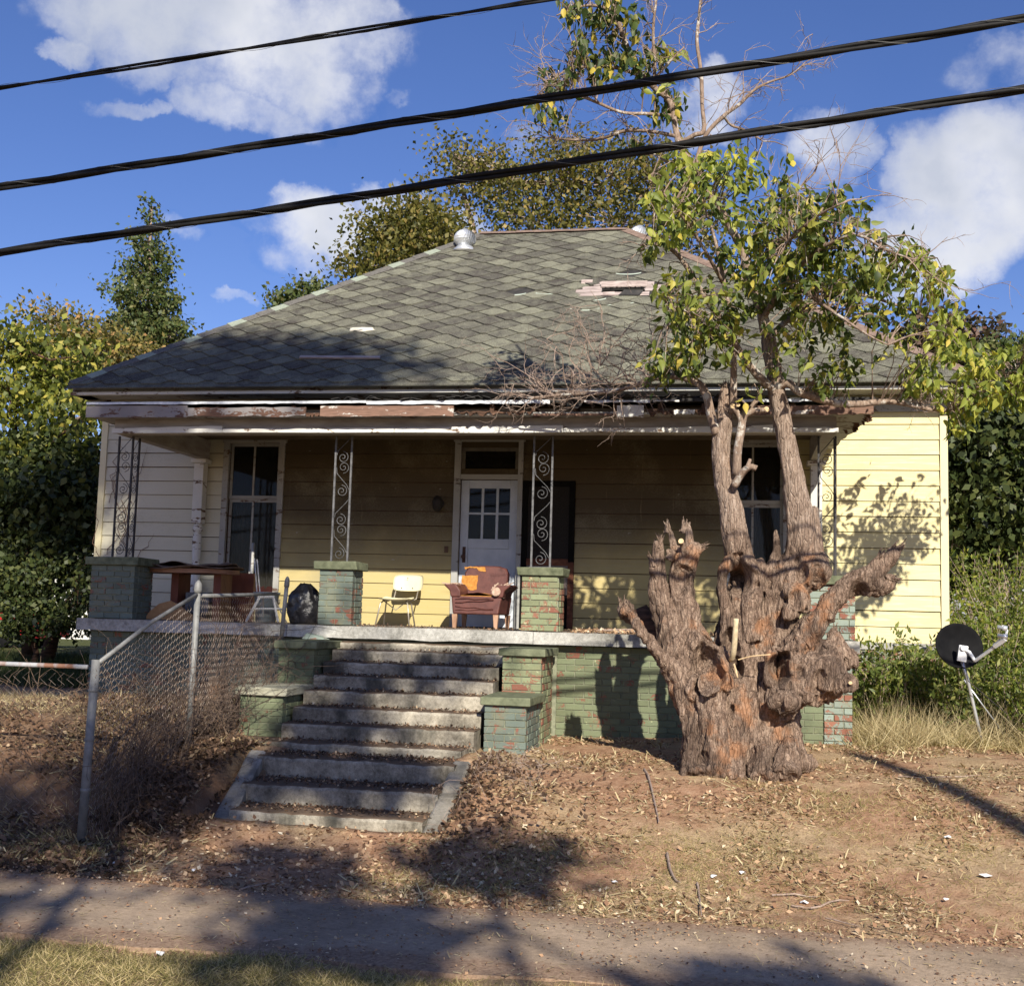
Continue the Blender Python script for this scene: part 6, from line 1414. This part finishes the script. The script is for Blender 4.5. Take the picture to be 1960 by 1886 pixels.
mb.lathe([(.05, 0), (.058, .01), (.05, .02), (.02, .022)], 14, c=(6.47, -1.96, .45), M=Matrix.Rotation(R(80), 4, 'X')); mb.build('torn_lining', M_FABR, aR)
mb = MB()
for i in range(16): p = Vector((5.92+g.gauss(0, .05), -1.88+g.uniform(0, .3), .535)); mb.tube([p, p+Vector((g.gauss(0, .04), g.gauss(0, .04), .015))], [.014, .006], 5)
mb.build('torn_lining', M_FABR, aL)
mb = MB()
for (z, a) in ((.36, .0), (.31, .006), (.26, -.004), (.215, .003)): mb.tube([(5.96+.08*i, -1.952, z+a*i+.006*math.sin(i*2+z*30)) for i in range(7)], .0045, 4)
mb.build('crease', M_UPH, chair)
for (x, y) in ((5.955, -1.92), (6.47, -1.92), (5.96, -1.42), (6.52, -1.42)):
    MB().hexa([(x-.02, y-.02, .0), (x+.02, y-.02, .0), (x+.02, y+.02, .0), (x-.02, y+.02, .0), (x-.032, y-.03, .17), (x+.032, y-.03, .17), (x+.032, y+.03, .17), (x-.032, y+.03, .17)]).build('leg', M_LEGW, chair)
# school chair
M_CRM = simple('cream_plastic_shell', (.62, .57, .38), (.74, .68, .46), 9, .45, .05, .4); M_CHR = simple('dull_chrome_tube', (.30, .27, .22), (.55, .5, .42), 12, .4, .1, .5, metal=.5)
sc_ = empty('school_chair', (5.03, -1.3, 0), 'cream plastic stacking chair on thin metal legs between the two middle piers', 'chair')
def shell(cx, cy, z0, W_, H_, back, m, nm):
    mb = MB(); nx_, nz_ = 9, 7; t = .008
    for s in (0, t):
        for i in range(nx_+1):
            for j in range(nz_+1):
                u = i/nx_*2-1; v = j/nz_*2-1; q = 1-.10*abs(v)**4; w_ = 1-.14*abs(u)**4
                if back: mb.v.append((cx+u*W_/2*q, cy+.035*(1-u*u)+s+.05*(v*.5), z0+v*H_/2*w_))
                else: mb.v.append((cx+u*W_/2*q, cy+v*H_/2*w_, z0+.018*u*u-.012*(1-v*v)-s+.02*max(0, v)))
    k_ = (nx_+1)*(nz_+1)
    for b in (0, k_):
        for i in range(nx_):
            for j in range(nz_): a = b+i*(nz_+1)+j; mb.f.append((a, a+nz_+1, a+nz_+2, a+1)); mb.m.append(0)
    rim = [i*(nz_+1) for i in range(nx_+1)]+[nx_*(nz_+1)+j for j in range(1, nz_+1)]+[i*(nz_+1)+nz_ for i in range(nx_-1, -1, -1)]+[j for j in range(nz_-1, 0, -1)]
    for i in range(len(rim)): a, b = rim[i], rim[(i+1) % len(rim)]; mb.f.append((a, b, b+k_, a+k_)); mb.m.append(0)
    return mb.build(nm, m, sc_, smooth=True)
shell(5.04, -1.36, .335, .42, .38, False, M_CRM, 'seat'); bsh = shell(5.13, -1.14, .56, .40, .22, True, M_CRM, 'backrest')
mb = MB()
for (x, z) in ((5.04, .49), (5.19, .49), (5.12, .62)): mb.lathe([(.008, 0), (.006, .004)], 8, c=(x, -1.135, z), M=Matrix.Rotation(R(90), 4, 'X'))
mb.build('bolt', M_IRON, bsh)
for s, x in ((-1, 4.89), (1, 5.19)):
    pipe([(x, -1.42, .315), (x+s*.03, -1.46, .28), (x+s*.075, -1.50, .0)], .010, M_CHR, 'leg', sc_, 8); pipe([(x, -1.28, .315), (x+s*.02, -1.24, .28), (x+s*.06, -1.18, .0)], .010, M_CHR, 'leg', sc_, 8)
    pipe([(x+s*.01, -1.42, .32), (x+s*.0, -1.22, .315), (x+.06, -1.16, .35), (x+.08, -1.12, .50)], .009, M_CHR, 'back_tube', sc_, 8)
pipe([(4.89, -1.40, .31), (5.04, -1.37, .20), (5.19, -1.40, .31)], .007, M_CHR, 'brace', sc_, 8)
# warped table
M_VEN = simple('delaminated_brown_veneer', (.06, .04, .03), (.28, .19, .13), 8, .9, .6, .2, (1, 5, 5), .01); M_EDGE = simple('brown_table_apron', (.16, .075, .04), (.34, .18, .10), 6, .7, .3, .3, (.5, 1, 4))
tbl = empty('table', (2.42, -1.8, 0), 'round brown table with warped peeling veneer top on the left of the porch', 'table')
def disc(z, th, rx, ry, warp, seed, m, nm, off=(0, 0), arc=(0, 2*math.pi)):
    mb = MB(); n_ = 40; rings = [0, .5, .8, 1]
    for s in (0, 1):
        for r_ in rings:
            for i in range(n_):
                t = arc[0]+(arc[1]-arc[0])*i/n_; e = 1+.04*mnoise.noise(Vector((math.cos(t)*3, math.sin(t)*3, seed)))
                x = 2.42+off[0]+rx*r_*e*math.cos(t); y = -1.8+off[1]+ry*r_*e*math.sin(t)
                mb.v.append((x, y, z+warp*r_*mnoise.noise(Vector((x*2.4, y*2.4, seed*3)))+(th if s else 0)))
    k_ = len(rings)*n_
    for b in (0, k_):
        for r_ in range(len(rings)-1):
            for i in range(n_): a = b+r_*n_+i; c = b+r_*n_+(i+1) % n_; mb.f.append((a, c, c+n_, a+n_)); mb.m.append(0)
    for i in range(n_): a = 3*n_+i; c = 3*n_+(i+1) % n_; mb.f.append((a, c, c+k_, a+k_)); mb.m.append(0)
    return mb.build(nm, m, tbl)
disc(.60, .055, .62, .45, .01, 1, M_EDGE, 'apron'); disc(.665, .008, .67, .5, .05, 2, M_VEN, 'tabletop'); disc(.69, .006, .62, .47, .09, 3, M_VEN, 'veneer_layer', (-.03, .02)); disc(.705, .005, .5, .42, .11, 5, M_VEN, 'veneer_layer', (.02, .05))
M_CAB = simple('dark_red_brown_panel', (.10, .028, .018), (.20, .07, .04), 4, .6, .2, .3, (1, 1, .3))
for (a, b) in ((2.20, 2.30), (2.78, 2.88)): MB().box((a, -1.95, 0), (b, -1.6, .60)).build('panel_leg', M_CAB, tbl)
cab = empty('cabinet_panel', (2.95, -1.2, 0), 'dark red brown wooden cabinet side standing under the right end of the table', 'panel')
MB().box((2.66, -1.22, 0.001), (3.02, -1.16, .64)).build('panel_board', M_CAB, cab); MB().box((2.66, -1.155, .0), (2.70, -.9, .60)).build('side_board', M_CAB, cab); MB().box((2.701, -1.1, .3), (3.02, -1.08, .33)).build('shelf', M_CAB, cab)
pf = empty('wooden_frame', (2.55, -1.0, 0), 'white painted wooden frame leaning on the wall behind the table', 'frame')
fb = MB()
for b in ((2.30, 2.34, .2, .62), (2.56, 2.63, .0, .62)): MB().box((b[0], -.62, b[2]), (b[1], -.58, b[3])).build('stile', M_WHITE, pf)
MB().box((2.341, -.619, .585), (2.559, -.585, .618)).build('top_rail', M_WHITE, pf)
gb = empty('grey_box', (2.6, -1.55, 0), 'dull grey metal box on the porch floor under the table', 'box'); o = MB().box((2.38, -1.9, .10), (2.70, -1.5, .36)).build('case', simple('dull_grey_metal', (.09, .10, .11), (.16, .17, .18), 6, .6, .2), gb); bevel(o, .01); MB().box((2.40, -1.905, .02), (2.68, -1.5, .099)).build('foot_rail', M_IRON, gb); MB().box((2.42, -1.906, .13), (2.66, -1.9005, .33)).build('front_panel', simple('dark_grey_metal', (.06, .065, .07), (.11, .12, .12), 6, .5, .1), gb)
# curved piece of brown board
mb = MB(); pts = [(1.95, .0), (2.02, .10), (2.15, .20), (2.3, .24), (2.42, .19), (2.52, .10), (2.66, .05), (2.80, .02), (2.80, -.0)]
k_ = len(pts); mb.add([(x, -2.12+.03*math.sin(x*5), z+.002) for x, z in pts]+[(x, -2.09+.03*math.sin(x*5), z+.002) for x, z in pts], [tuple(range(k_))[::-1], tuple(range(k_, 2*k_))]+[(i, (i+1) % k_, k_+(i+1) % k_, k_+i) for i in range(k_)])
tag(mb.build('hardboard_offcut', simple('tan_hardboard', (.30, .16, .07), (.45, .27, .13), 14, .8, .3)), 'curved tan hardboard offcut lying in front of the grey box', 'board')
# white stepladder
M_LAD = simple('paint_spattered_white_ladder', (.45, .44, .40), (.75, .74, .70), 20, .6, .3)
lad = empty('stepladder', (3.36, -1.9, 0), 'white paint spattered wooden stepladder behind the chain link fence', 'stepladder')
def bar(p, q, w_, m, nm, par): return MB().tube([p, q], w_, 4).build(nm, m, par)
lt = at(497, 1142, -2.0); bar(at(471, 1189, -2.0), lt, .017, M_LAD, 'leg', lad); bar(at(523, 1142, -2.0), at(532, 1190, -2.0), .017, M_LAD, 'leg', lad); bar(lt+Vector((-.02, 0, 0)), at(525, 1142, -2.0), .018, M_LAD, 'top_step', lad)
bar(at(484, 1164.5, -2.0), at(545, 1164.5, -2.0), .010, M_LAD, 'rung', lad); bar(at(503, 1142, -1.95), at(504, 1190, -1.6), .014, M_LAD, 'leg', lad); bar(at(523, 1142, -1.95), at(548, 1190, -1.6), .014, M_LAD, 'leg', lad)
# bin, sticks, post, bag
bkt = at(510, 1150, -1.55); bn = MB().lathe([(.13, 0), (.16, .36), (.175, .37), (.175, .39), (.15, .39), (.13, .05)], 22, c=(bkt.x, -1.55, .0)).build('bucket', simple('grey_blue_plastic', (.16, .20, .22), (.24, .29, .31), 6, .5, .05), smooth=True); tag(bn, 'grey blue plastic bucket holding two white sticks', 'bucket')
sk = MB(); 
for (a, b) in (((487, 1068), (497, 1150)), ((492, 1070), (503, 1150))): 
    o = MB().tube([at(b[0], b[1], -1.55)+Vector((0, 0, -.2)), at(a[0], a[1], -1.5)], .009, 8).build('broomstick', M_LAD, smooth=True)
    tag(o, 'taller white stick standing in the bucket' if a[0] == 487 else 'slightly shorter right hand white stick standing in the bucket', 'stick', 'white sticks in the bucket')
o = MB().tube([at(477, 1185, -1.2), at(485, 1040, -.25)], .022, 8).build('white_pole', M_WHITE, smooth=True); tag(o, 'peeling white pole leaning against the left window', 'pole')
bag = MB(); g = random.Random(14); c = at(582, 1192, -1.95); nr, ns_ = 22, 54
for i in range(nr+1):
    t = i/nr; rr_ = (.17+.05*math.sin(math.pi*min(1, t*1.25)))*(1 if t < .78 else 1-(t-.78)*2.9); z = .50*t
    for j in range(ns_):
        a = 2*math.pi*j/ns_; w_ = 1+.13*mnoise.noise(Vector((math.cos(a)*2.2, math.sin(a)*2.2, t*4)))+.06*mnoise.noise(Vector((math.cos(a)*7, math.sin(a)*7, t*11))); w_ += .09*math.sin(a*9+t*5)*abs(t-.35)*1.4+.05*mnoise.noise(Vector((a*6, t*22, 3))); bag.v.append((c.x+rr_*w_*math.cos(a), c.y+rr_*w_*math.sin(a), .003+z+.02*mnoise.noise(Vector((a*2, t*5, 1)))))
for i in range(nr):
    for j in range(ns_): bag.f.append((i*ns_+j, i*ns_+(j+1) % ns_, (i+1)*ns_+(j+1) % ns_, (i+1)*ns_+j)); bag.m.append(0)
bag.f.append(tuple(range(ns_))[::-1]); bag.m.append(0); bag.f.append(tuple(nr*ns_+j for j in range(ns_))); bag.m.append(0)
M_BAG = simple('black_plastic_bag', (.006, .006, .008), (.018, .018, .022), 14, .28, .9, .6, dist=.02); tg = bag.build('trash_bag', M_BAG, smooth=True); tag(tg, 'full black plastic trash bag left of the second brick pier', 'trash bag')
for i in range(3):
    a = at(1190+i*8, 1205, -1.6)
# planter jar and boards on the right of the porch
o = MB().lathe([(.05, 0), (.07, .03), (.075, .15), (.05, .2), (.045, .22)], 16, c=(8.35, -1.9, .003)).build('jar', simple('dusty_cream_jar', (.40, .36, .26), (.55, .5, .38), 12, .5, .1), smooth=True); tag(o, 'dusty cream jar on the porch floor left of the stump', 'jar')
o = MB().box((7.9, -1.7, .003), (8.9, -1.55, .05)).build('loose_board', M_TRIMG); tag(o, 'pale loose board lying on the right of the porch floor', 'board')
o = MB().tube([(7.75, -2.3, .03), (8.3, -2.2, .06), (8.7, -2.25, .03)], [.012, .01, .006], 6).build('fallen_stick', M_TWIG); tag(o, 'bent grey stick lying on the porch edge right of the third pier', 'stick')
# broken brick chunk on the slab
p = at(607, 1217, -2.68)
o = MB().hexa([(p.x-.17, -2.74, -.17), (p.x+.14, -2.74, -.17), (p.x+.14, -2.62, -.17), (p.x-.17, -2.62, -.17), (p.x-.12, -2.73, -.10), (p.x+.03, -2.73, -.135), (p.x+.05, -2.62, -.13), (p.x-.12, -2.62, -.10)]).build('brick_fragment', M_BRK4); tag(o, 'broken pinkish brick fragment on the left upper step pier cap', 'brick')

# ------------------------------------------------------------------ satellite dish
M_DK = simple('matt_black_dish', (.006, .006, .007), (.012, .012, .013), 8, .8, .03, .1); M_WP = simple('white_enamel', (.62, .64, .66), (.78, .79, .80), 8, .4, .03, .5)
DY = -2.0; dc = at(1833, 1236, DY); base = at(1880, 1385, -1.9); base.z = gz(base.x, -1.9)
dish = empty('satellite_dish', base, 'black satellite dish on a leaning thin mast right of the house', 'satellite dish')
face = Vector((.50, -1.0, .18)).normalized(); q = face.to_track_quat('Z', 'X').to_matrix().to_4x4()
# reflector seen from behind the feed: concave side to the front right
mb = MB(); n_ = 36; prof = []
for s in range(9): r_ = .285*s/8; prof.append((r_, .09*(r_/.285)**2))
pr2 = prof+[(.297, .09), (.297, .075)]+[(r_, z-.012) for r_, z in prof[::-1]]
for (r_, z) in pr2:
    for j in range(n_):
        t = 2*math.pi*j/n_; v = Vector((r_*.86*math.cos(t), r_*1.04*math.sin(t), z-.05)); mb.v.append(tuple(dc+(q @ v)))
for i in range(len(pr2)-1):
    for j in range(n_): mb.f.append((i*n_+j, i*n_+(j+1) % n_, (i+1)*n_+(j+1) % n_, (i+1)*n_+j)); mb.m.append(0)
mb.build('reflector', M_DK, dish, smooth=True)
pm = dc+Vector((.03, .02, -.20))
pipe([base, base.lerp(at(1852, 1300, DY), .5), at(1852, 1300, DY), at(1840, 1262, DY-.06)], .019, M_ZINC, 'mast', dish)
mb = MB(); c0 = at(1842, 1250, DY-.12); mb.box((-.05, -.03, -.09), (.05, .03, .09), M=Matrix.Translation(c0) @ Matrix.Rotation(.15, 4, 'Y')); mb.lathe([(.028, -.02), (.032, 0), (.028, .02)], 18, c=c0+Vector((0, -.04, .06)), M=Matrix.Rotation(R(90), 4, 'X')); o = mb.build('bracket', M_WP, dish); bevel(o, .006)
e0 = at(1838, 1238, DY-.1); e1 = at(1866, 1264, DY-.25); e2 = at(1905, 1236, DY-.45); e3 = at(1924, 1222, DY-.55)
mb = MB(); mb.tube([e0, e0.lerp(e1, .5)+Vector((.02, 0, .02)), e1], .020, 8); mb.tube([e1, e2], .019, 4); mb.tube([e2-Vector((.01, 0, 0)), e3], .030, 4); mb.tube([e3, e3+Vector((.02, 0, .09)), e3+Vector((-.03, 0, .14))], .014, 6); mb.build('feed_arm', M_WP, dish)
for dz in (.02, .11): MB().lathe([(.030, 0), (.030, .045), (.022, .05), (.022, .10)], 14, c=e3+Vector((.02, 0, dz)), M=Matrix.Rotation(R(-80), 4, 'Y')).build('receiver', M_ZINC, dish, smooth=True)
pipe([c0, c0+Vector((.05, -.05, -.3)), base+Vector((.25, -.1, .35)), base+Vector((.22, 0, 0))], .005, M_IRON, 'cable', dish, 6); pipe([at(1845, 1300, DY), Vector((base.x+.35, -1.7, base.z))], .008, M_ZINC, 'stay', dish, 6)

# ------------------------------------------------------------------ overhead cables
def cable(pa, pb, Y, r, n_strands, label):
    a = at(*pa, Y); b = at(*pb, Y); d = (b-a); a = a-d*1.6; b = b+d*1.6; L = (b-a).length; t = empty('overhead_cable', a, label, 'cable', 'overhead cables crossing above the yard'); N_ = 420
    def P(s, off, ph, tw_): 
        p = a.lerp(b, s); p.z -= .10*4*s*(1-s)*(L/20)-.10*(L/20)*.78; ang = ph+s*L*tw_; return p+Vector((0, math.cos(ang)*off, math.sin(ang)*off))
    for k_ in range(n_strands):
        MB().tube([P(i/N_, r*.62, k_*2*math.pi/n_strands, 2.2) for i in range(N_+1)], r*.56, 7, cap=False).build('strand', simple('black_cable_jacket', (.006, .006, .006), (.016, .015, .015), 14, .65, .1, .2), t, smooth=True)
    if n_strands > 1: MB().tube([P(i/N_, r*1.2, 1.0, 9.0) for i in range(N_+1)], .0013, 4, cap=False).build('lashing_wire', M_PIPE, t)
    else: pass
cable((0, 476), (1960, 163), -9.0, .026, 3, 'thick black bundled cable, lowest of the three above the yard'); cable((0, 352), (1960, 29), -9.3, .025, 3, 'thick black bundled cable, middle of the three above the yard'); cable((0, 165), (1015, 0), -9.6, .016, 2, 'thinner black cable, highest of the three, upper left of the sky')

# ------------------------------------------------------------------ behind the camera, real and shade-giving
pole = MB().tube([(17.0, -20.5, -1.9), (16.8, -20.4, 9.2)], [.17, .12], 14).build('utility_pole', M_BARK2, smooth=True); tag(pole, 'wooden utility pole across the street, only its shadow in the picture', 'pole')
# ------------------------------------------------------------------ neighbours glimpsed through the trees
M_RED = simple('red_car_paint', (.42, .008, .012), (.50, .012, .018), 3, .25, .02, .6)
cp = at(95, 1150, 11); car = empty('parked_car', (cp.x-1.2, 11, -1.0), 'bright red parked car glimpsed through the dark trees at far left', 'car')
X0 = cp.x-4.3; zz = -.95; prof = [(0, .30), (.0, .70), (.25, .84), (1.0, .90), (1.5, 1.36), (3.0, 1.40), (3.6, .98), (4.3, .92), (4.42, .72), (4.42, .30)]
mb = MB(); k_ = len(prof)
for y in (10.2, 10.3, 11.7, 11.8):
    ins = .05 if y in (10.2, 11.8) else 0
    for (x, z) in prof: mb.v.append((X0+x, y, zz+z-ins*(1 if z > .8 else 0)))
for i in range(3):
    for j in range(k_): mb.f.append((i*k_+j, (i+1)*k_+j, (i+1)*k_+(j+1) % k_, i*k_+(j+1) % k_)); mb.m.append(0)
mb.f.append(tuple(range(k_))[::-1]); mb.m.append(0); mb.f.append(tuple(3*k_+j for j in range(k_))); mb.m.append(0); mb.build('body', M_RED, car)
for (a, b) in ((1.35, 2.2), (2.25, 3.1)): MB().hexa([(X0+a, 10.17, zz+.95), (X0+b, 10.17, zz+.95), (X0+b, 10.19, zz+.95), (X0+a, 10.19, zz+.95), (X0+a+.2, 10.19, zz+1.28), (X0+b, 10.19, zz+1.28), (X0+b, 10.2, zz+1.28), (X0+a+.2, 10.2, zz+1.28)]).build('side_window', M_IRON, car)
for x in (.9, 3.5):
    for y in (10.15, 11.65): MB().lathe([(.31, 0), (.33, .04), (.33, .16), (.31, .2)], 22, c=(X0+x, y+.2, zz+.33), M=Matrix.Rotation(R(90), 4, 'X')).build('wheel', M_DK, car, smooth=True)
MB().box((X0+4.38, 10.25, zz+.62), (X0+4.44, 10.6, zz+.80)).build('tail_light', simple('red_lens', (.5, .01, .01), (.6, .02, .02), 3, .1), car)
hp = at(20, 1100, 20); nb = empty('neighbour_house', (hp.x, 20, -1), 'white boarded neighbouring house barely visible through the trees at far left', 'house')
for i in range(14): MB().hexa([(hp.x-6, 19.96, -1+i*.22), (hp.x+3, 19.96, -1+i*.22), (hp.x+3, 20.0, -1+i*.22), (hp.x-6, 20.0, -1+i*.22), (hp.x-6, 19.985, -1+i*.22+.21), (hp.x+3, 19.985, -1+i*.22+.21), (hp.x+3, 20.0, -1+i*.22+.21), (hp.x-6, 20.0, -1+i*.22+.21)]).build('siding_board', M_WHITE, nb)
MB().box((hp.x-6, 20.001, -1), (hp.x+3, 26, 2.1)).build('wall', M_WHITE, nb); MB().add([(hp.x-6.4, 19.6, 2.1), (hp.x+3.4, 19.6, 2.1), (hp.x+3.4, 26.4, 2.1), (hp.x-6.4, 26.4, 2.1), (hp.x-6.4, 23, 4.2), (hp.x+3.4, 23, 4.2)], [(0, 1, 5, 4), (2, 3, 4, 5), (1, 2, 5), (3, 0, 4), (3, 2, 1, 0)]).build('roof', M_CAPR, nb)
MB().box((hp.x-2, 19.93, .1), (hp.x-1, 19.955, 1.5)).build('window', M_IRON, nb)
hp = at(1880, 1060, 15); nb = empty('shed', (hp.x, 15, -1), 'grey shed wall barely visible through the dark trees right of the house', 'shed')
MB().box((hp.x-2.5, 15, -1), (hp.x+4, 18, 1.9)).build('wall', simple('blue_grey_wall', (.20, .21, .23), (.30, .31, .33), 3), nb); MB().hexa([(hp.x-2.8, 14.7, 1.9), (hp.x+4.3, 14.7, 1.9), (hp.x+4.3, 18.3, 2.5), (hp.x-2.8, 18.3, 2.5), (hp.x-2.8, 14.7, 2.0), (hp.x+4.3, 14.7, 2.0), (hp.x+4.3, 18.3, 2.6), (hp.x-2.8, 18.3, 2.6)]).build('roof', M_CAPR, nb)

# ------------------------------------------------------------------ loose things in the yard
g = random.Random(50); smb = None
sticks = [((1555, 1905, .5), 0)]
SP = [((1560, 1955), (1590, 2040), .010), ((1630, 2030), (1640, 2150), .008), ((1805, 2067), (1912, 2075), .007), ((1895, 2118), (1985, 2082), .008), ((1850, 2110), (1895, 2118), .006), ((2100, 1845), (2290, 1852), .006), ((1930, 2150), (2010, 2175), .005), ((1505, 1875), (1540, 1930), .012), ((1360, 1800), (1330, 1860), .007), ((560, 2090), (625, 2075), .006), ((1000, 2170), (1050, 2190), .005), ((610, 2215), (670, 2205), .007)]
STL = ['brown stick slanting down the yard below the left foot of the stump', 'thin stick standing out in the litter heap near the middle of the yard', 'straight pale stalk lying level in the lower right yard', 'pale stalk slanting up to the right in the lower right yard', 'short pale twig joining the slanting stalk in the lower right yard', 'long thin stick lying level right of the stump', 'thin straw coloured stick near the sidewalk edge at lower right', 'thick short brown stick just below the stump', 'crooked twig on the bank between the steps and the stump', 'short twig on the sidewalk below the lower steps', 'small twig on the sidewalk right of the centre', 'short twig at the grassy near edge of the sidewalk']
for si, (a, b, r) in enumerate(SP):
    pts = []
    for k_ in range(5):
        t = k_/4; p = atz((a[0]+(b[0]-a[0])*t)/1.2214, (a[1]+(b[1]-a[1])*t)/1.2214, -1.5); zg = gz(p.x, p.y)
        for _ in range(4): p = atz((a[0]+(b[0]-a[0])*t)/1.2214, (a[1]+(b[1]-a[1])*t)/1.2214, zg); zg = gz(p.x, p.y)
        p.z = max(gzn(p.x, p.y), -1.755)+r+.004+g.uniform(0, .01); pts.append(p)
    o = MB().tube(pts, [r, r*.95, r*.85, r*.7, r*.4], 6, jit=.1, rng=g).build('fallen_stick', M_TWIG); tag(o, STL[si], 'stick', 'dry sticks on the ground')
LTL = ['largest white scrap, at the right edge of the yard', 'white scrap near the sidewalk, leftmost in the right yard', 'white scrap in the middle of the lower yard litter', 'tiny white scrap just left of the middle lower yard', 'white scrap beside the pale stalks in the lower right yard', 'white scrap on the dark bank by the fence', 'white scrap at the foot of the dark bank left of the cheek curb', 'crumpled white scrap on the dirt below the fence post', 'white scrap at lower right near the sidewalk edge', 'white scrap in the yard just left of the largest scrap']; li_ = 0
M_PAP = simple('white_paper_scrap', (.65, .65, .63), (.82, .82, .82), 20, .7, .1)
for (x, y, s) in ((2305, 1915, .05), (1438, 2070, .02), (1735, 2055, .022), (1668, 2060, .018), (1880, 2110, .025), (395, 1875, .025), (460, 1920, .02), (260, 2022, .035), (2210, 2114, .02), (2215, 1880, .025)):
    p = atz(x/1.2214, y/1.2214, -1.6); 
    for _ in range(5): p = atz(x/1.2214, y/1.2214, gz(p.x, p.y))
    p.z = gzn(p.x, p.y)+.012; mb = MB(); n_ = 7; P = [(p.x+s*1.3*math.cos(6.28*i/n_)*g.uniform(.6, 1.1), p.y+s*math.sin(6.28*i/n_)*g.uniform(.6, 1.1), p.z+g.uniform(0, .02)) for i in range(n_)]
    mb.add(P+[(p.x, p.y, p.z+.02)]+[(q[0], q[1], q[2]-.002) for q in P], [(i, (i+1) % n_, n_) for i in range(n_)]+[(i, n_+1+i, n_+1+(i+1) % n_, (i+1) % n_) for i in range(n_)])
    o = mb.build('litter_scrap', M_PAP); tag(o, LTL[li_], 'litter', 'white litter scraps'); li_ += 1
for (x, y, Y, r, h) in ((545, 1600, -4.6, .035, .30), (620, 1590, -4.9, .14, .30), (500, 1640, -4.8, .022, .25)):
    pass
lg = MB().tube([(3.75, -3.9, -1.05), (3.78, -4.0, -.62)], [.17, .14], 14, jit=.08).build('cut_stump', M_BARK, smooth=False); tag(lg, 'short cut tree stump behind the chain link fence left of the step pier', 'stump')
for i, (x, y) in enumerate(((3.55, -4.7), (3.95, -4.75))):
    o = MB().tube([(x, y, -1.2), (x+.02, y, -.85-.06*i)], [.03, .024], 8).build('cut_sapling', M_TWIG); tag(o, ('thicker', 'thinner')[i]+' cut sapling stub at the foot of the fence left of the steps', 'stub')
# dead vines climbing the left wall corner
mb = MB(); g = random.Random(60)
for i in range(12):
    p = Vector((.08+g.uniform(-.03, .5), -.05, g.uniform(-.3, 1.8))); pts = [p]
    for k_ in range(9): p = p+Vector((g.gauss(.01, .06), g.uniform(-.004, .004), g.uniform(.05, .14))); p.y = -.045; pts.append(p.copy())
    mb.tube(pts, [.005]*7+[.003, .002, .001], 4, cap=False)
tag(mb.build('dead_wall_vine', simple('wall_vine_brown', (.10, .05, .035), (.25, .15, .10), 30)), 'thin dead vine tendrils creeping up the left wall corner', 'vine')
# street trees behind the camera that throw the dappled shade
def occl(name, label, trunk, blobs, seed, n_, cl=.5): crown_tree(name, label, trunk, blobs, L_OLIVE, seed, n_, .26, trunk_r=.10, clump=cl, per=30)
def su(x, y, z, t): d = SUN; k_ = t/ d.y; return (x-d.x*k_, y-d.y*k_, z-d.z*k_)
def SB(x, y, z, t, r, rz): c = su(x, y, z, t); return (c[0], c[1], c[2], r, r, rz)
occl('street_tree', 'tall street tree behind the camera, only its shade in the picture', (10.5, -24.5, -1.8),
 [SB(1.5, -.5, 3.5, 22, 1.9, .55), SB(.2, -.5, 3.4, 22, 1.3, .6), SB(3.2, -.4, 3.75, 22, 1.0, .35), SB(2.2, 0, 4.1, 22, .7, .3), SB(1.6, -2.6, 1.0, 22, 1.5, .8), SB(.9, 0, .5, 22, .6, .3), SB(4.4, -.4, 3.7, 22, .7, .25), SB(1.2, -2.6, -.2, 22, 1.2, .6), SB(3.2, -2.5, -.2, 22, .7, .5), SB(3.2, -6.9, -1.6, 20, .9, .25), SB(4.3, -6.2, -1.5, 20, .7, .3), SB(2.2, -7.4, -1.6, 20, .8, .25), SB(4.6, -7.9, -1.75, 18, .5, .2), SB(3.0, -8.0, -1.75, 18, .6, .2)], 31, 21000)
occl('street_tree', 'smaller street tree behind the camera whose crown shades the sidewalk', (13.5, -26, -1.8),
 [SB(5.1, -3.3, -.5, 19, .5, .2), SB(5.2, -5.4, -1.3, 19, .5, .2), SB(5.4, -4.4, -1.0, 19, .45, .25), SB(6.2, -3.2, -.5, 19, .35, .2), SB(6.0, -5.5, -1.3, 19, .5, .2), SB(7.5, -7.2, -1.7, 18, .5, .22), SB(7.0, -9.4, -1.75, 17, .6, .2), SB(6.0, -7.6, -1.75, 17, .5, .2), SB(9.6, -9.9, -1.75, 17, .5, .2), SB(4.6, -9.9, -1.75, 17, .6, .2)], 32, 4200, .22)

# both seats stand close to the wall, where their shadows fall on the boards
def reseat(e, Y, s):
    d = e.location-CAM; x = CX+d.x*(Y-CY)/d.y; e.location = (x, Y, 0.0); e.scale = (s, s, s)
reseat(sc_, -.50, 1.055); reseat(chair, -.92, 1.05)
